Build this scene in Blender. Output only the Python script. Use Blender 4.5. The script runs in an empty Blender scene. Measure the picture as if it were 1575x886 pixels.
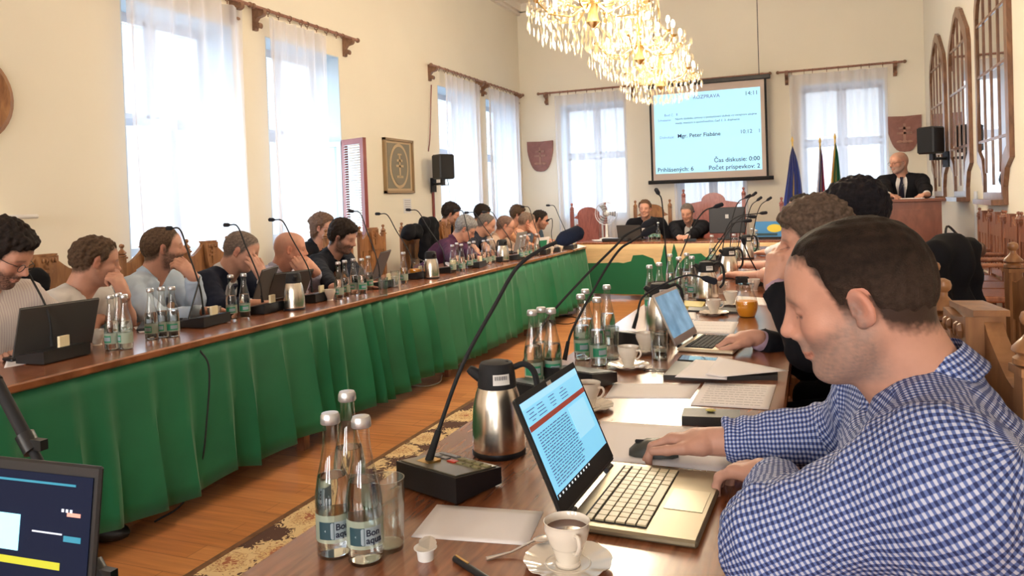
import bpy, math, random
import numpy as np
from mathutils import Vector, Matrix
random.seed(7)
SC = bpy.context.scene
COL = SC.collection
PI = math.pi

# ---------------------------------------------------------------- camera
F_PX, CX, CY, EYE = 1172.0, 787.5, 330.0, 1.31
_yaw, _pit, _rol = [math.radians(a) for a in (21.58, 0.973, -1.967)]
FW = np.array([-math.sin(_yaw)*math.cos(_pit), math.cos(_yaw)*math.cos(_pit), -math.sin(_pit)])
_R0 = np.array([math.cos(_yaw), math.sin(_yaw), 0.0]); _U0 = np.cross(_R0, FW)
RT = math.cos(_rol)*_R0 + math.sin(_rol)*_U0
UP = math.cos(_rol)*_U0 - math.sin(_rol)*_R0
cd = bpy.data.cameras.new('camera'); cam = bpy.data.objects.new('camera', cd); COL.objects.link(cam)
cd.sensor_fit = 'HORIZONTAL'; cd.sensor_width = 36.0; cd.lens = F_PX*36.0/1575.0
cd.shift_y = (CY-443.0)/1575.0
cd.clip_start = 0.02; cd.clip_end = 200
m = Matrix.Identity(4)
for i in range(3):
    m[i][0] = RT[i]; m[i][1] = UP[i]; m[i][2] = -FW[i]
m[2][3] = EYE
cam.matrix_world = m
SC.camera = cam
def ray(x, y): return FW + RT*(x-CX)/F_PX - UP*(y-CY)/F_PX
def PT(x, y, X=None, Y=None, Z=None, d=None):
    "world point seen at (x,y) on the plane X=, Y= or Z=, or at depth d"
    r = ray(x, y)
    t = d if d is not None else X/r[0] if X is not None else Y/r[1] if Y is not None else (Z-EYE)/r[2]
    return Vector((t*r[0], t*r[1], EYE+t*r[2]))

# ---------------------------------------------------------------- world, light, exposure
SC.view_settings.view_transform = 'Standard'
SC.view_settings.look = 'None'
SC.view_settings.exposure = 0.5
SC.view_settings.gamma = 1.0
SC.view_settings.use_curve_mapping = False
W = bpy.data.worlds.new('sky'); SC.world = W; W.use_nodes = True
wn = W.node_tree.nodes; wl = W.node_tree.links
bg = wn['Background']
wtc = wn.new('ShaderNodeTexCoord'); wsp = wn.new('ShaderNodeSeparateXYZ'); wr_ = wn.new('ShaderNodeValToRGB')
wl.new(wtc.outputs['Generated'], wsp.inputs[0]); wl.new(wsp.outputs['Z'], wr_.inputs[0]); wl.new(wr_.outputs[0], bg.inputs[0])
wr_.color_ramp.elements[0].color = (0.80, 0.90, 1.0, 1); wr_.color_ramp.elements[0].position = 0.0
wr_.color_ramp.elements[1].color = (0.62, 0.82, 1.0, 1)
bg.inputs[1].default_value = 1.35

def area_light(name, loc, rot, sx, sy, power, col):
    d = bpy.data.lights.new(name, 'AREA'); d.shape = 'RECTANGLE'; d.size = sx; d.size_y = sy
    d.energy = power; d.color = col
    o = bpy.data.objects.new(name, d); COL.objects.link(o); o.location = loc; o.rotation_euler = rot
    return o
# daylight standing in the tall windows (left wall, back wall) and fill lamps added behind the camera
for i, y in enumerate((5.08, 6.78, 10.5, 12.25)):
    area_light('window_daylight', (-5.75, y, 2.05), (0, -PI/2, 0), 2.2, 1.3, 46, (0.72, 0.87, 1.0))
for x in (-3.64, 0.47):
    area_light('window_daylight', (x, 13.95, 2.05), (-PI/2, 0, 0), 1.3, 2.2, 30, (0.78, 0.9, 1.0))
for x in (-3.64, -1.6, 0.47):
    area_light('window_daylight', (x, -4.9, 2.05), (PI/2, 0, 0), 1.3, 2.2, 105, (1.0, 0.95, 0.9))
SC.cycles.max_bounces = 7; SC.cycles.diffuse_bounces = 3; SC.cycles.glossy_bounces = 3
SC.cycles.transmission_bounces = 6; SC.cycles.transparent_max_bounces = 14
SC.cycles.caustics_reflective = False; SC.cycles.caustics_refractive = False
SC.cycles.sample_clamp_indirect = 4.0
SC.cycles.use_denoising = True

# ---------------------------------------------------------------- materials
MT = {}
def _n(nt, t, **kw):
    n = nt.nodes.new(t)
    for k, v in kw.items(): setattr(n, k, v)
    return n
def mat(name, col, rough=0.5, metal=0.0, var=0.0, vscale=8.0, stretch=(1, 1, 1), bump=0.0, bscale=60.0, emit=0.0,
        col2=None, spec=0.5, attr=None, trans=0.0, ior=1.45, alpha=1.0, sheen=0.0, coat=0.0):
    m = bpy.data.materials.new(name); m.use_nodes = True; nt = m.node_tree
    b = nt.nodes['Principled BSDF']
    b.inputs['Roughness'].default_value = rough; b.inputs['Metallic'].default_value = metal
    b.inputs['Specular IOR Level'].default_value = spec; b.inputs['IOR'].default_value = ior
    b.inputs['Transmission Weight'].default_value = trans; b.inputs['Alpha'].default_value = alpha
    b.inputs['Sheen Weight'].default_value = sheen; b.inputs['Coat Weight'].default_value = coat
    c = (*col, 1); b.inputs['Base Color'].default_value = c
    tc = _n(nt, 'ShaderNodeTexCoord'); mp = _n(nt, 'ShaderNodeMapping'); mp.inputs['Scale'].default_value = stretch
    nt.links.new(tc.outputs['Object'], mp.inputs[0])
    src = None
    if attr:
        a = _n(nt, 'ShaderNodeVertexColor'); a.layer_name = attr; src = a.outputs[0]
    if var > 0 or col2:
        nz = _n(nt, 'ShaderNodeTexNoise'); nz.inputs['Scale'].default_value = vscale; nz.inputs['Detail'].default_value = 5
        nt.links.new(mp.outputs[0], nz.inputs['Vector'])
        if col2:
            r = _n(nt, 'ShaderNodeValToRGB'); r.color_ramp.elements[0].position = 0.35; r.color_ramp.elements[1].position = 0.65
            r.color_ramp.elements[0].color = c; r.color_ramp.elements[1].color = (*col2, 1)
            nt.links.new(nz.outputs['Fac'], r.inputs[0]); src = r.outputs[0]
        else:
            hs = _n(nt, 'ShaderNodeHueSaturation'); hs.inputs['Color'].default_value = c
            if src: nt.links.new(src, hs.inputs['Color'])
            mr = _n(nt, 'ShaderNodeMapRange'); mr.inputs['From Min'].default_value = 0.3; mr.inputs['From Max'].default_value = 0.7
            mr.inputs['To Min'].default_value = 1-var; mr.inputs['To Max'].default_value = 1+var
            nt.links.new(nz.outputs['Fac'], mr.inputs[0]); nt.links.new(mr.outputs[0], hs.inputs['Value']); src = hs.outputs[0]
    if src: nt.links.new(src, b.inputs['Base Color'])
    if bump > 0:
        nb = _n(nt, 'ShaderNodeTexNoise'); nb.inputs['Scale'].default_value = bscale; nb.inputs['Detail'].default_value = 4
        nt.links.new(mp.outputs[0], nb.inputs['Vector'])
        bp = _n(nt, 'ShaderNodeBump'); bp.inputs['Strength'].default_value = bump; bp.inputs['Distance'].default_value = 0.004
        nt.links.new(nb.outputs['Fac'], bp.inputs['Height']); nt.links.new(bp.outputs[0], b.inputs['Normal'])
    if emit > 0:
        b.inputs['Emission Color'].default_value = c; b.inputs['Emission Strength'].default_value = emit
        if src: nt.links.new(src, b.inputs['Emission Color'])
    MT[name] = m
    return m
def thin_glass(name, tint=(1, 1, 1), rough=0.0, body=0.0, bodycol=(1, 1, 1), fac=0.04):
    m = bpy.data.materials.new(name); m.use_nodes = True; nt = m.node_tree; nt.nodes.clear()
    out = _n(nt, 'ShaderNodeOutputMaterial'); tr = _n(nt, 'ShaderNodeBsdfTransparent'); gl = _n(nt, 'ShaderNodeBsdfGlossy')
    tr.inputs[0].default_value = (*tint, 1); gl.inputs['Roughness'].default_value = rough
    lw = _n(nt, 'ShaderNodeLayerWeight'); lw.inputs['Blend'].default_value = 0.35
    mr = _n(nt, 'ShaderNodeMapRange'); mr.inputs['To Min'].default_value = fac; mr.inputs['To Max'].default_value = 0.85
    pw = _n(nt, 'ShaderNodeMath', operation='POWER'); pw.inputs[1].default_value = 1.6
    nt.links.new(lw.outputs['Facing'], pw.inputs[0]); nt.links.new(pw.outputs[0], mr.inputs[0])
    mx = _n(nt, 'ShaderNodeMixShader'); nt.links.new(mr.outputs[0], mx.inputs[0])
    nt.links.new(tr.outputs[0], mx.inputs[1]); nt.links.new(gl.outputs[0], mx.inputs[2])
    last = mx
    if body > 0:
        df = _n(nt, 'ShaderNodeBsdfDiffuse'); df.inputs[0].default_value = (*bodycol, 1)
        tl = _n(nt, 'ShaderNodeBsdfTranslucent'); tl.inputs[0].default_value = (*bodycol, 1)
        ad = _n(nt, 'ShaderNodeMixShader'); ad.inputs[0].default_value = 0.5
        nt.links.new(df.outputs[0], ad.inputs[1]); nt.links.new(tl.outputs[0], ad.inputs[2])
        m2 = _n(nt, 'ShaderNodeMixShader'); m2.inputs[0].default_value = body
        nt.links.new(mx.outputs[0], m2.inputs[1]); nt.links.new(ad.outputs[0], m2.inputs[2]); last = m2
    nt.links.new(last.outputs[0], out.inputs[0])
    MT[name] = m; return m
def wood(name, c1, c2, rough=0.3, stretch=(1, 1, 1), scale=6.0, coat=0.2, bump=0.05):
    m = bpy.data.materials.new(name); m.use_nodes = True; nt = m.node_tree; b = nt.nodes['Principled BSDF']
    tc = _n(nt, 'ShaderNodeTexCoord'); mp = _n(nt, 'ShaderNodeMapping'); mp.inputs['Scale'].default_value = stretch
    nt.links.new(tc.outputs['Object'], mp.inputs[0])
    nz = _n(nt, 'ShaderNodeTexNoise'); nz.inputs['Scale'].default_value = scale; nz.inputs['Detail'].default_value = 8
    nz.inputs['Distortion'].default_value = 1.2
    nt.links.new(mp.outputs[0], nz.inputs['Vector'])
    r = _n(nt, 'ShaderNodeValToRGB'); r.color_ramp.elements[0].position = 0.32; r.color_ramp.elements[1].position = 0.68
    r.color_ramp.elements[0].color = (*c1, 1); r.color_ramp.elements[1].color = (*c2, 1)
    nt.links.new(nz.outputs['Fac'], r.inputs[0]); nt.links.new(r.outputs[0], b.inputs['Base Color'])
    b.inputs['Roughness'].default_value = rough; b.inputs['Coat Weight'].default_value = coat; b.inputs['Coat Roughness'].default_value = 0.15
    if bump:
        bp = _n(nt, 'ShaderNodeBump'); bp.inputs['Strength'].default_value = bump; bp.inputs['Distance'].default_value = 0.003
        nt.links.new(nz.outputs['Fac'], bp.inputs['Height']); nt.links.new(bp.outputs[0], b.inputs['Normal'])
    MT[name] = m; return m

mat('wall_paint', (0.84, 0.785, 0.665), 0.85, var=0.03, vscale=0.7, bump=0.05, bscale=20)
mat('ceiling_paint', (0.82, 0.76, 0.68), 0.9, var=0.02, vscale=1)
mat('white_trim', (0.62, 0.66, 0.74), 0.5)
mat('reveal_paint', (0.62, 0.72, 0.8), 0.7)  # daylight on the window jambs, put into the colour as pale blue
mat('blind_white', (0.8, 0.83, 0.86), 0.5)
mat('blind_beige', (0.62, 0.5, 0.42), 0.6)
mat('sash_red', (0.20, 0.04, 0.035), 0.4)
wood('rod_wood', (0.2, 0.085, 0.055), (0.33, 0.15, 0.10), 0.45, (1, 4, 4), 6)
wood('carved_wood', (0.14, 0.065, 0.035), (0.25, 0.125, 0.07), 0.5, (3, 3, 3), 5)
wood('chair_wood', (0.20, 0.08, 0.028), (0.36, 0.165, 0.062), 0.42, (5, 5, 1.2), 5, coat=0.12)
wood('dark_chair_wood', (0.16, 0.05, 0.025), (0.3, 0.12, 0.06), 0.3, (5, 5, 1.2), 5, coat=0.3)
wood('red_chair_wood', (0.24, 0.07, 0.06), (0.36, 0.12, 0.1), 0.35, (5, 5, 1.2), 5)
wood('lectern_wood', (0.16, 0.045, 0.02), (0.24, 0.075, 0.035), 0.35, (2, 2, 1), 4)
wood('table_wood', (0.17, 0.052, 0.02), (0.32, 0.11, 0.045), 0.24, (9, 1.0, 1), 5, coat=0.5, bump=0.008)
wood('mirror_wood', (0.13, 0.055, 0.028), (0.24, 0.11, 0.055), 0.35, (4, 4, 1), 5)
wood('relief_wood', (0.3, 0.14, 0.1), (0.4, 0.2, 0.15), 0.5, (1, 1, 1), 8)
wood('shield_wood', (0.2, 0.07, 0.05), (0.28, 0.11, 0.08), 0.45, (1, 1, 1), 6)
mat('mirror_glass', (0.9, 0.9, 0.9), 0.03, 1.0)
mat('skirt_green', (0.003, 0.135, 0.052), 0.75, var=0.16, vscale=3, sheen=0.15)
mat('cloth_beige', (0.62, 0.45, 0.24), 0.9, var=0.08, vscale=6, stretch=(1, 1, 8))
mat('print_green', (0.01, 0.12, 0.05), 0.9)
mat('black_plastic', (0.012, 0.012, 0.014), 0.38)
mat('matte_black', (0.01, 0.01, 0.012), 0.75)
mat('foam_blue', (0.004, 0.010, 0.032), 0.95, bump=0.5, bscale=400)
mat('foam_black', (0.012, 0.013, 0.02), 0.95, bump=0.5, bscale=400)
mat('dark_metal', (0.03, 0.03, 0.035), 0.35, 0.6)
mat('panel_metal', (0.22, 0.19, 0.13), 0.32, 0.5)
mat('steel', (0.72, 0.66, 0.58), 0.24, 1.0, var=0.1, vscale=3, stretch=(20, 20, 0.2))
mat('silver', (0.66, 0.64, 0.62), 0.3, 0.9)
mat('chrome', (0.85, 0.85, 0.85), 0.1, 1.0)
mat('brass', (0.62, 0.42, 0.16), 0.3, 0.9)
mat('paper', (0.88, 0.83, 0.83), 0.8, var=0.02, vscale=3)
mat('paper_back', (0.7, 0.7, 0.72), 0.8)
mat('ink', (0.32, 0.3, 0.32), 0.9)
mat('ink_dark', (0.02, 0.025, 0.05), 0.8)
mat('cream_card', (0.85, 0.74, 0.5), 0.6)
mat('porcelain', (0.78, 0.70, 0.6), 0.12, coat=0.5)
mat('coffee', (0.11, 0.045, 0.03), 0.1)
mat('red_plastic', (0.6, 0.05, 0.03), 0.4)
mat('yellow_plastic', (0.55, 0.45, 0.12), 0.5)
mat('mouse_grey', (0.05, 0.052, 0.045), 0.45)
mat('grey_plastic', (0.2, 0.2, 0.22), 0.5)
mat('rim_grey', (0.35, 0.34, 0.33), 0.4, 0.5)
mat('key_tan', (0.52, 0.43, 0.27), 0.4)
mat('laptop_deck', (0.24, 0.2, 0.13), 0.36, 0.6)
mat('laptop_lid_dark', (0.085, 0.08, 0.078), 0.5, 0.3)
mat('leather_black', (0.018, 0.015, 0.013), 0.45, bump=0.2, bscale=300)
mat('black_cloth', (0.006, 0.006, 0.008), 0.9, sheen=0.0, spec=0.2, bump=0.2, bscale=200)
mat('juice', (0.95, 0.36, 0.02), 0.35)
mat('water', (0.96, 0.98, 0.97), 0.0, trans=1.0, ior=1.2)
mat('cap_silver', (0.62, 0.62, 0.64), 0.3, 0.8)
mat('label_green', (0.02, 0.25, 0.13), 0.5)
mat('label_dark', (0.02, 0.06, 0.08), 0.5)
mat('label_grey', (0.3, 0.37, 0.42), 0.5)
mat('label_pale', (0.5, 0.6, 0.48), 0.5, alpha=0.55)
mat('screen_cloth', (0.6, 0.5, 0.45), 0.9)
mat('flag_blue', (0.012, 0.03, 0.22), 0.7, sheen=0.3)
mat('flag_white', (0.75, 0.72, 0.78), 0.7)
mat('flag_red', (0.45, 0.04, 0.06), 0.7)
mat('flag_green', (0.02, 0.16, 0.08), 0.7)
mat('gold', (0.75, 0.5, 0.15), 0.35, 0.8)
mat('white_plastic', (0.75, 0.73, 0.7), 0.5)
mat('cable_white', (0.7, 0.62, 0.5), 0.6)
mat('rug_field', (0.5, 0.27, 0.2), 0.95)
mat('poster_blue', (0.06, 0.25, 0.55), 0.6)
mat('poster_yellow', (0.8, 0.65, 0.08), 0.6)
mat('mat_grey', (0.22, 0.2, 0.16), 0.9)
mat('ochre_frame', (0.3, 0.2, 0.1), 0.5)
mat('mount', (0.5, 0.38, 0.25), 0.9)
mat('mint', (0.4, 0.75, 0.45), 0.7)
thin_glass('glass', (0.95, 0.97, 0.96), 0.02, fac=0.08)
thin_glass('window_glass', (0.96, 0.98, 1.0), 0.0, fac=0.02)
thin_glass('crystal', (1, 0.95, 0.85), 0.15, 0.055, (1.0, 0.80, 0.50), fac=0.08)
thin_glass('sheer', (0.96, 0.97, 1.0), 0.9, 0.42, (0.9, 0.9, 0.96), fac=0.0)
def fix_sheer():
    m = MT['sheer']; nt = m.node_tree; nt.nodes.clear()
    out = _n(nt, 'ShaderNodeOutputMaterial'); tr = _n(nt, 'ShaderNodeBsdfTransparent')
    df = _n(nt, 'ShaderNodeBsdfDiffuse'); tl = _n(nt, 'ShaderNodeBsdfTranslucent')
    df.inputs[0].default_value = tl.inputs[0].default_value = (0.86, 0.84, 0.88, 1)
    a = _n(nt, 'ShaderNodeMixShader'); a.inputs[0].default_value = 0.45
    nt.links.new(df.outputs[0], a.inputs[1]); nt.links.new(tl.outputs[0], a.inputs[2])
    lw = _n(nt, 'ShaderNodeLayerWeight'); lw.inputs['Blend'].default_value = 0.5
    mr = _n(nt, 'ShaderNodeMapRange'); mr.inputs['To Min'].default_value = 0.50; mr.inputs['To Max'].default_value = 0.95
    nt.links.new(lw.outputs['Facing'], mr.inputs[0])
    mx = _n(nt, 'ShaderNodeMixShader'); nt.links.new(mr.outputs[0], mx.inputs[0])
    nt.links.new(tr.outputs[0], mx.inputs[1]); nt.links.new(a.outputs[0], mx.inputs[2]); nt.links.new(mx.outputs[0], out.inputs[0])
fix_sheer()

def floor_material():
    m = bpy.data.materials.new('parquet'); m.use_nodes = True; nt = m.node_tree; b = nt.nodes['Principled BSDF']
    tc = _n(nt, 'ShaderNodeTexCoord'); mp = _n(nt, 'ShaderNodeMapping'); mp.inputs['Scale'].default_value = (1, 1, 1)
    nt.links.new(tc.outputs['Object'], mp.inputs[0])
    br = _n(nt, 'ShaderNodeTexBrick'); br.inputs['Scale'].default_value = 1.0; br.inputs['Brick Width'].default_value = 0.9
    br.inputs['Row Height'].default_value = 0.11; br.inputs['Mortar Size'].default_value = 0.0015
    br.inputs['Color1'].default_value = (0.46, 0.17, 0.055, 1); br.inputs['Color2'].default_value = (0.56, 0.23, 0.08, 1)
    br.inputs['Mortar'].default_value = (0.25, 0.08, 0.03, 1)
    nt.links.new(mp.outputs[0], br.inputs['Vector'])
    m2 = _n(nt, 'ShaderNodeMapping'); m2.inputs['Scale'].default_value = (1.5, 22, 1); nt.links.new(tc.outputs['Object'], m2.inputs[0])
    nz = _n(nt, 'ShaderNodeTexNoise'); nz.inputs['Scale'].default_value = 2.0; nz.inputs['Detail'].default_value = 7
    nt.links.new(m2.outputs[0], nz.inputs['Vector'])
    mx = _n(nt, 'ShaderNodeMixRGB', blend_type='OVERLAY'); mx.inputs[0].default_value = 0.55
    nt.links.new(br.outputs[0], mx.inputs[1]); nt.links.new(nz.outputs['Fac'], mx.inputs[2])
    nt.links.new(mx.outputs[0], b.inputs['Base Color']); b.inputs['Roughness'].default_value = 0.34
    MT['parquet'] = m
floor_material()
def rug_material():
    m = bpy.data.materials.new('rug_border'); m.use_nodes = True; nt = m.node_tree; b = nt.nodes['Principled BSDF']
    tc = _n(nt, 'ShaderNodeTexCoord')
    vo = _n(nt, 'ShaderNodeTexVoronoi'); vo.inputs['Scale'].default_value = 4.4; nt.links.new(tc.outputs['Object'], vo.inputs['Vector'])
    wv = _n(nt, 'ShaderNodeTexNoise'); wv.inputs['Scale'].default_value = 26; wv.inputs['Detail'].default_value = 2; wv.inputs['Distortion'].default_value = 2.5
    nt.links.new(tc.outputs['Object'], wv.inputs['Vector'])
    # flowers: voronoi distance broken into petals by noise
    ad = _n(nt, 'ShaderNodeMath', operation='MULTIPLY_ADD'); ad.inputs[1].default_value = 0.7; nt.links.new(wv.outputs['Fac'], ad.inputs[0]); nt.links.new(vo.outputs['Distance'], ad.inputs[2])
    r = _n(nt, 'ShaderNodeValToRGB'); cr = r.color_ramp; cr.interpolation = 'CONSTANT'
    cols = [(0.0, (0.33, 0.11, 0.05)), (0.47, (0.62, 0.42, 0.2)), (0.60, (0.30, 0.11, 0.05)), (0.64, (0.66, 0.47, 0.24)), (1.0, (0.5, 0.25, 0.1))]
    cr.elements[0].color = (*cols[0][1], 1); cr.elements[1].position = cols[1][0]; cr.elements[1].color = (*cols[1][1], 1)
    for p, c in cols[2:4]:
        e = cr.elements.new(p); e.color = (*c, 1)
    r2 = _n(nt, 'ShaderNodeValToRGB'); r2.color_ramp.interpolation = 'CONSTANT'
    r2.color_ramp.elements[0].color = (1, 1, 1, 1); r2.color_ramp.elements[1].position = 1.0; r2.color_ramp.elements[1].color = (0, 0, 0, 1)
    gt = _n(nt, 'ShaderNodeMath', operation='GREATER_THAN'); gt.inputs[1].default_value = 0.86; nt.links.new(ad.outputs[0], gt.inputs[0])
    nt.links.new(ad.outputs[0], r.inputs[0])
    mx = _n(nt, 'ShaderNodeMixRGB'); nt.links.new(gt.outputs[0], mx.inputs[0]); nt.links.new(r.outputs[0], mx.inputs[1]); mx.inputs[2].default_value = (0.075, 0.03, 0.018, 1)
    nt.links.new(mx.outputs[0], b.inputs['Base Color']); b.inputs['Roughness'].default_value = 0.95
    MT['rug_border'] = m
rug_material()
def gingham_material():
    m = bpy.data.materials.new('gingham'); m.use_nodes = True; nt = m.node_tree; b = nt.nodes['Principled BSDF']
    tc = _n(nt, 'ShaderNodeTexCoord'); sp = _n(nt, 'ShaderNodeSeparateXYZ'); nt.links.new(tc.outputs['UV'], sp.inputs[0])
    outs = []
    for ax in ('X', 'Y'):
        mu = _n(nt, 'ShaderNodeMath', operation='MULTIPLY'); mu.inputs[1].default_value = 2*PI/0.0076; nt.links.new(sp.outputs[ax], mu.inputs[0])
        si = _n(nt, 'ShaderNodeMath', operation='SINE'); nt.links.new(mu.outputs[0], si.inputs[0])
        mr = _n(nt, 'ShaderNodeMapRange'); mr.inputs['From Min'].default_value = -0.35; mr.inputs['From Max'].default_value = 0.35
        nt.links.new(si.outputs[0], mr.inputs[0]); outs.append(mr)
    av = _n(nt, 'ShaderNodeMath', operation='ADD'); nt.links.new(outs[0].outputs[0], av.inputs[0]); nt.links.new(outs[1].outputs[0], av.inputs[1])
    hv = _n(nt, 'ShaderNodeMath', operation='MULTIPLY'); hv.inputs[1].default_value = 0.5; nt.links.new(av.outputs[0], hv.inputs[0])
    r = _n(nt, 'ShaderNodeValToRGB'); r.color_ramp.elements[0].color = (0.50, 0.53, 0.66, 1)
    r.color_ramp.elements[1].color = (0.012, 0.022, 0.10, 1)
    e = r.color_ramp.elements.new(0.5); e.color = (0.10, 0.145, 0.36, 1)
    nt.links.new(hv.outputs[0], r.inputs[0]); nt.links.new(r.outputs[0], b.inputs['Base Color'])
    b.inputs['Roughness'].default_value = 0.8
    MT['gingham'] = m
gingham_material()
def stripe_material(name, c1, c2, period, axis='Y'):
    m = bpy.data.materials.new(name); m.use_nodes = True; nt = m.node_tree; b = nt.nodes['Principled BSDF']
    tc = _n(nt, 'ShaderNodeTexCoord'); sp = _n(nt, 'ShaderNodeSeparateXYZ'); nt.links.new(tc.outputs['Object'], sp.inputs[0])
    mu = _n(nt, 'ShaderNodeMath', operation='MULTIPLY'); mu.inputs[1].default_value = 2*PI/period; nt.links.new(sp.outputs[axis], mu.inputs[0])
    si = _n(nt, 'ShaderNodeMath', operation='SINE'); nt.links.new(mu.outputs[0], si.inputs[0])
    gt = _n(nt, 'ShaderNodeMath', operation='GREATER_THAN'); gt.inputs[1].default_value = 0.6; nt.links.new(si.outputs[0], gt.inputs[0])
    mx = _n(nt, 'ShaderNodeMixRGB'); mx.inputs[1].default_value = (*c1, 1); mx.inputs[2].default_value = (*c2, 1)
    nt.links.new(gt.outputs[0], mx.inputs[0]); nt.links.new(mx.outputs[0], b.inputs['Base Color']); b.inputs['Roughness'].default_value = 0.8
    MT[name] = m
# ---------------------------------------------------------------- mesh helpers
def rotz(a): return Matrix.Rotation(a, 4, 'Z')
def basis(x, z):
    "rotation matrix whose local x axis is x and whose local z is close to z"
    x = Vector(x).normalized(); y = Vector(z).cross(x).normalized(); z = x.cross(y)
    return Matrix(((x.x, y.x, z.x, 0), (x.y, y.y, z.y, 0), (x.z, y.z, z.z, 0), (0, 0, 0, 1)))
def TR(x, y, z): return Matrix.Translation((x, y, z))
class MB:
    def __init__(s): s.v = []; s.f = []
    def add(s, vs, fs, M=None):
        o = len(s.v)
        s.v += [tuple(M @ Vector(p)) for p in vs] if M is not None else [tuple(p) for p in vs]
        s.f += [tuple(i+o for i in f) for f in fs]; return s
    def box(s, c, d, M=None, bev=0.0):
        x, y, z = c; a, b, h = d[0]/2, d[1]/2, d[2]/2
        if bev <= 0:
            vs = [(x+i*a, y+j*b, z+k*h) for k in (-1, 1) for j in (-1, 1) for i in (-1, 1)]
            return s.add(vs, [(0, 2, 3, 1), (4, 5, 7, 6), (0, 1, 5, 4), (2, 6, 7, 3), (0, 4, 6, 2), (1, 3, 7, 5)], M)
        pts = [(-1, -1), (1, -1), (1, 1), (-1, 1)]; r = min(bev, a, b, h); out = []
        for z0, ins in ((z-h, r), (z-h+r, 0), (z+h-r, 0), (z+h, r)):
            ring = []
            for (i, j) in pts:
                ax, ay = a-ins, b-ins
                ring += [(x+i*ax, y+j*(ay-r if ins == 0 else ay), z0), (x+i*(ax-r if ins == 0 else ax), y+j*ay, z0)] if (i*j > 0) == False else \
                        [(x+i*(ax-r if ins == 0 else ax), y+j*ay, z0), (x+i*ax, y+j*(ay-r if ins == 0 else ay), z0)]
            out.append(ring)
        # ring order: make it counter-clockwise by angle
        rings = []
        for ring in out:
            base = sorted(range(8), key=lambda q: math.atan2((out[1][q][1]-y)/max(b, 1e-6), (out[1][q][0]-x)/max(a, 1e-6)))
            rings.append([ring[q] for q in base])
        vs = [p for r_ in rings for p in r_]
        fs = [tuple(reversed(range(8))), tuple(range(24, 32))]
        for k in range(3):
            for q in range(8):
                q2 = (q+1) % 8; fs.append((k*8+q, k*8+q2, k*8+8+q2, k*8+8+q))
        return s.add(vs, fs, M)
    def lathe(s, prof, n=20, M=None, cap=True):
        vs = []; fs = []
        for r, z in prof:
            for k in range(n):
                a = 2*PI*k/n; vs.append((r*math.cos(a), r*math.sin(a), z))
        for i in range(len(prof)-1):
            for k in range(n):
                k2 = (k+1) % n; fs.append((i*n+k, i*n+k2, (i+1)*n+k2, (i+1)*n+k))
        if cap:
            fs.append(tuple(reversed(range(n)))); fs.append(tuple((len(prof)-1)*n+k for k in range(n)))
        return s.add(vs, fs, M)
    def tube(s, pts, r, n=8, M=None, cap=True):
        pts = [Vector(p) for p in pts]; rs = r if isinstance(r, (list, tuple)) else [r]*len(pts)
        vs = []; fs = []; up = None
        for i, p in enumerate(pts):
            t = (pts[min(i+1, len(pts)-1)]-pts[max(i-1, 0)])
            t = t.normalized() if t.length > 1e-9 else Vector((0, 0, 1))
            if up is None: up = t.orthogonal().normalized()
            else:
                up = (up - t*up.dot(t)); up = up.normalized() if up.length > 1e-6 else t.orthogonal().normalized()
            w = t.cross(up)
            for k in range(n):
                a = 2*PI*k/n; vs.append(p+(up*math.cos(a)+w*math.sin(a))*rs[i])
        for i in range(len(pts)-1):
            for k in range(n):
                k2 = (k+1) % n; fs.append((i*n+k, i*n+k2, (i+1)*n+k2, (i+1)*n+k))
        if cap:
            fs.append(tuple(reversed(range(n)))); fs.append(tuple((len(pts)-1)*n+k for k in range(n)))
        return s.add(vs, fs, M)
    def prism(s, poly, t, M=None):
        "polygon in local x,y extruded from z=0 to z=t"
        n = len(poly); vs = [(x, y, 0) for x, y in poly]+[(x, y, t) for x, y in poly]
        fs = [tuple(reversed(range(n))), tuple(range(n, 2*n))]+[(i, (i+1) % n, n+(i+1) % n, n+i) for i in range(n)]
        return s.add(vs, fs, M)
    def ball(s, c, r, n=12, k=8, M=None):
        r = r if isinstance(r, (list, tuple)) else (r, r, r)
        vs = [(c[0], c[1], c[2]-r[2])]; fs = []
        for i in range(1, k):
            a = -PI/2+PI*i/k
            for j in range(n):
                b = 2*PI*j/n; vs.append((c[0]+r[0]*math.cos(a)*math.cos(b), c[1]+r[1]*math.cos(a)*math.sin(b), c[2]+r[2]*math.sin(a)))
        vs.append((c[0], c[1], c[2]+r[2])); L = len(vs)-1
        for j in range(n): fs.append((0, 1+(j+1) % n, 1+j)); fs.append((L, 1+(k-2)*n+j, 1+(k-2)*n+(j+1) % n))
        for i in range(k-2):
            for j in range(n):
                a = 1+i*n+j; b = 1+i*n+(j+1) % n; fs.append((a, b, b+n, a+n))
        return s.add(vs, fs, M)
    def obj(s, name, m, parent=None, smooth=False, loc=None):
        me = bpy.data.meshes.new(name); me.from_pydata(s.v, [], s.f)
        me.materials.append(MT[m] if isinstance(m, str) else m)
        if smooth:
            me.polygons.foreach_set('use_smooth', [True]*len(me.polygons))
            try: me.set_sharp_from_angle(angle=math.radians(42))
            except Exception: pass
        me.update()
        o = bpy.data.objects.new(name, me); COL.objects.link(o)
        if parent is not None: o.parent = parent
        if loc: o.location = loc
        return o
def tag(o, label=None, cat=None, group=None, kind=None):
    if label: o['label'] = label
    if cat: o['category'] = cat
    if group: o['group'] = group
    if kind: o['kind'] = kind
    return o
def thing(name, label, cat, loc=(0, 0, 0), rz=0.0, group=None):
    o = bpy.data.objects.new(name, None); COL.objects.link(o); o.location = loc; o.rotation_euler = (0, 0, rz)
    o.empty_display_size = 0.05
    return tag(o, label, cat, group)
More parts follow.
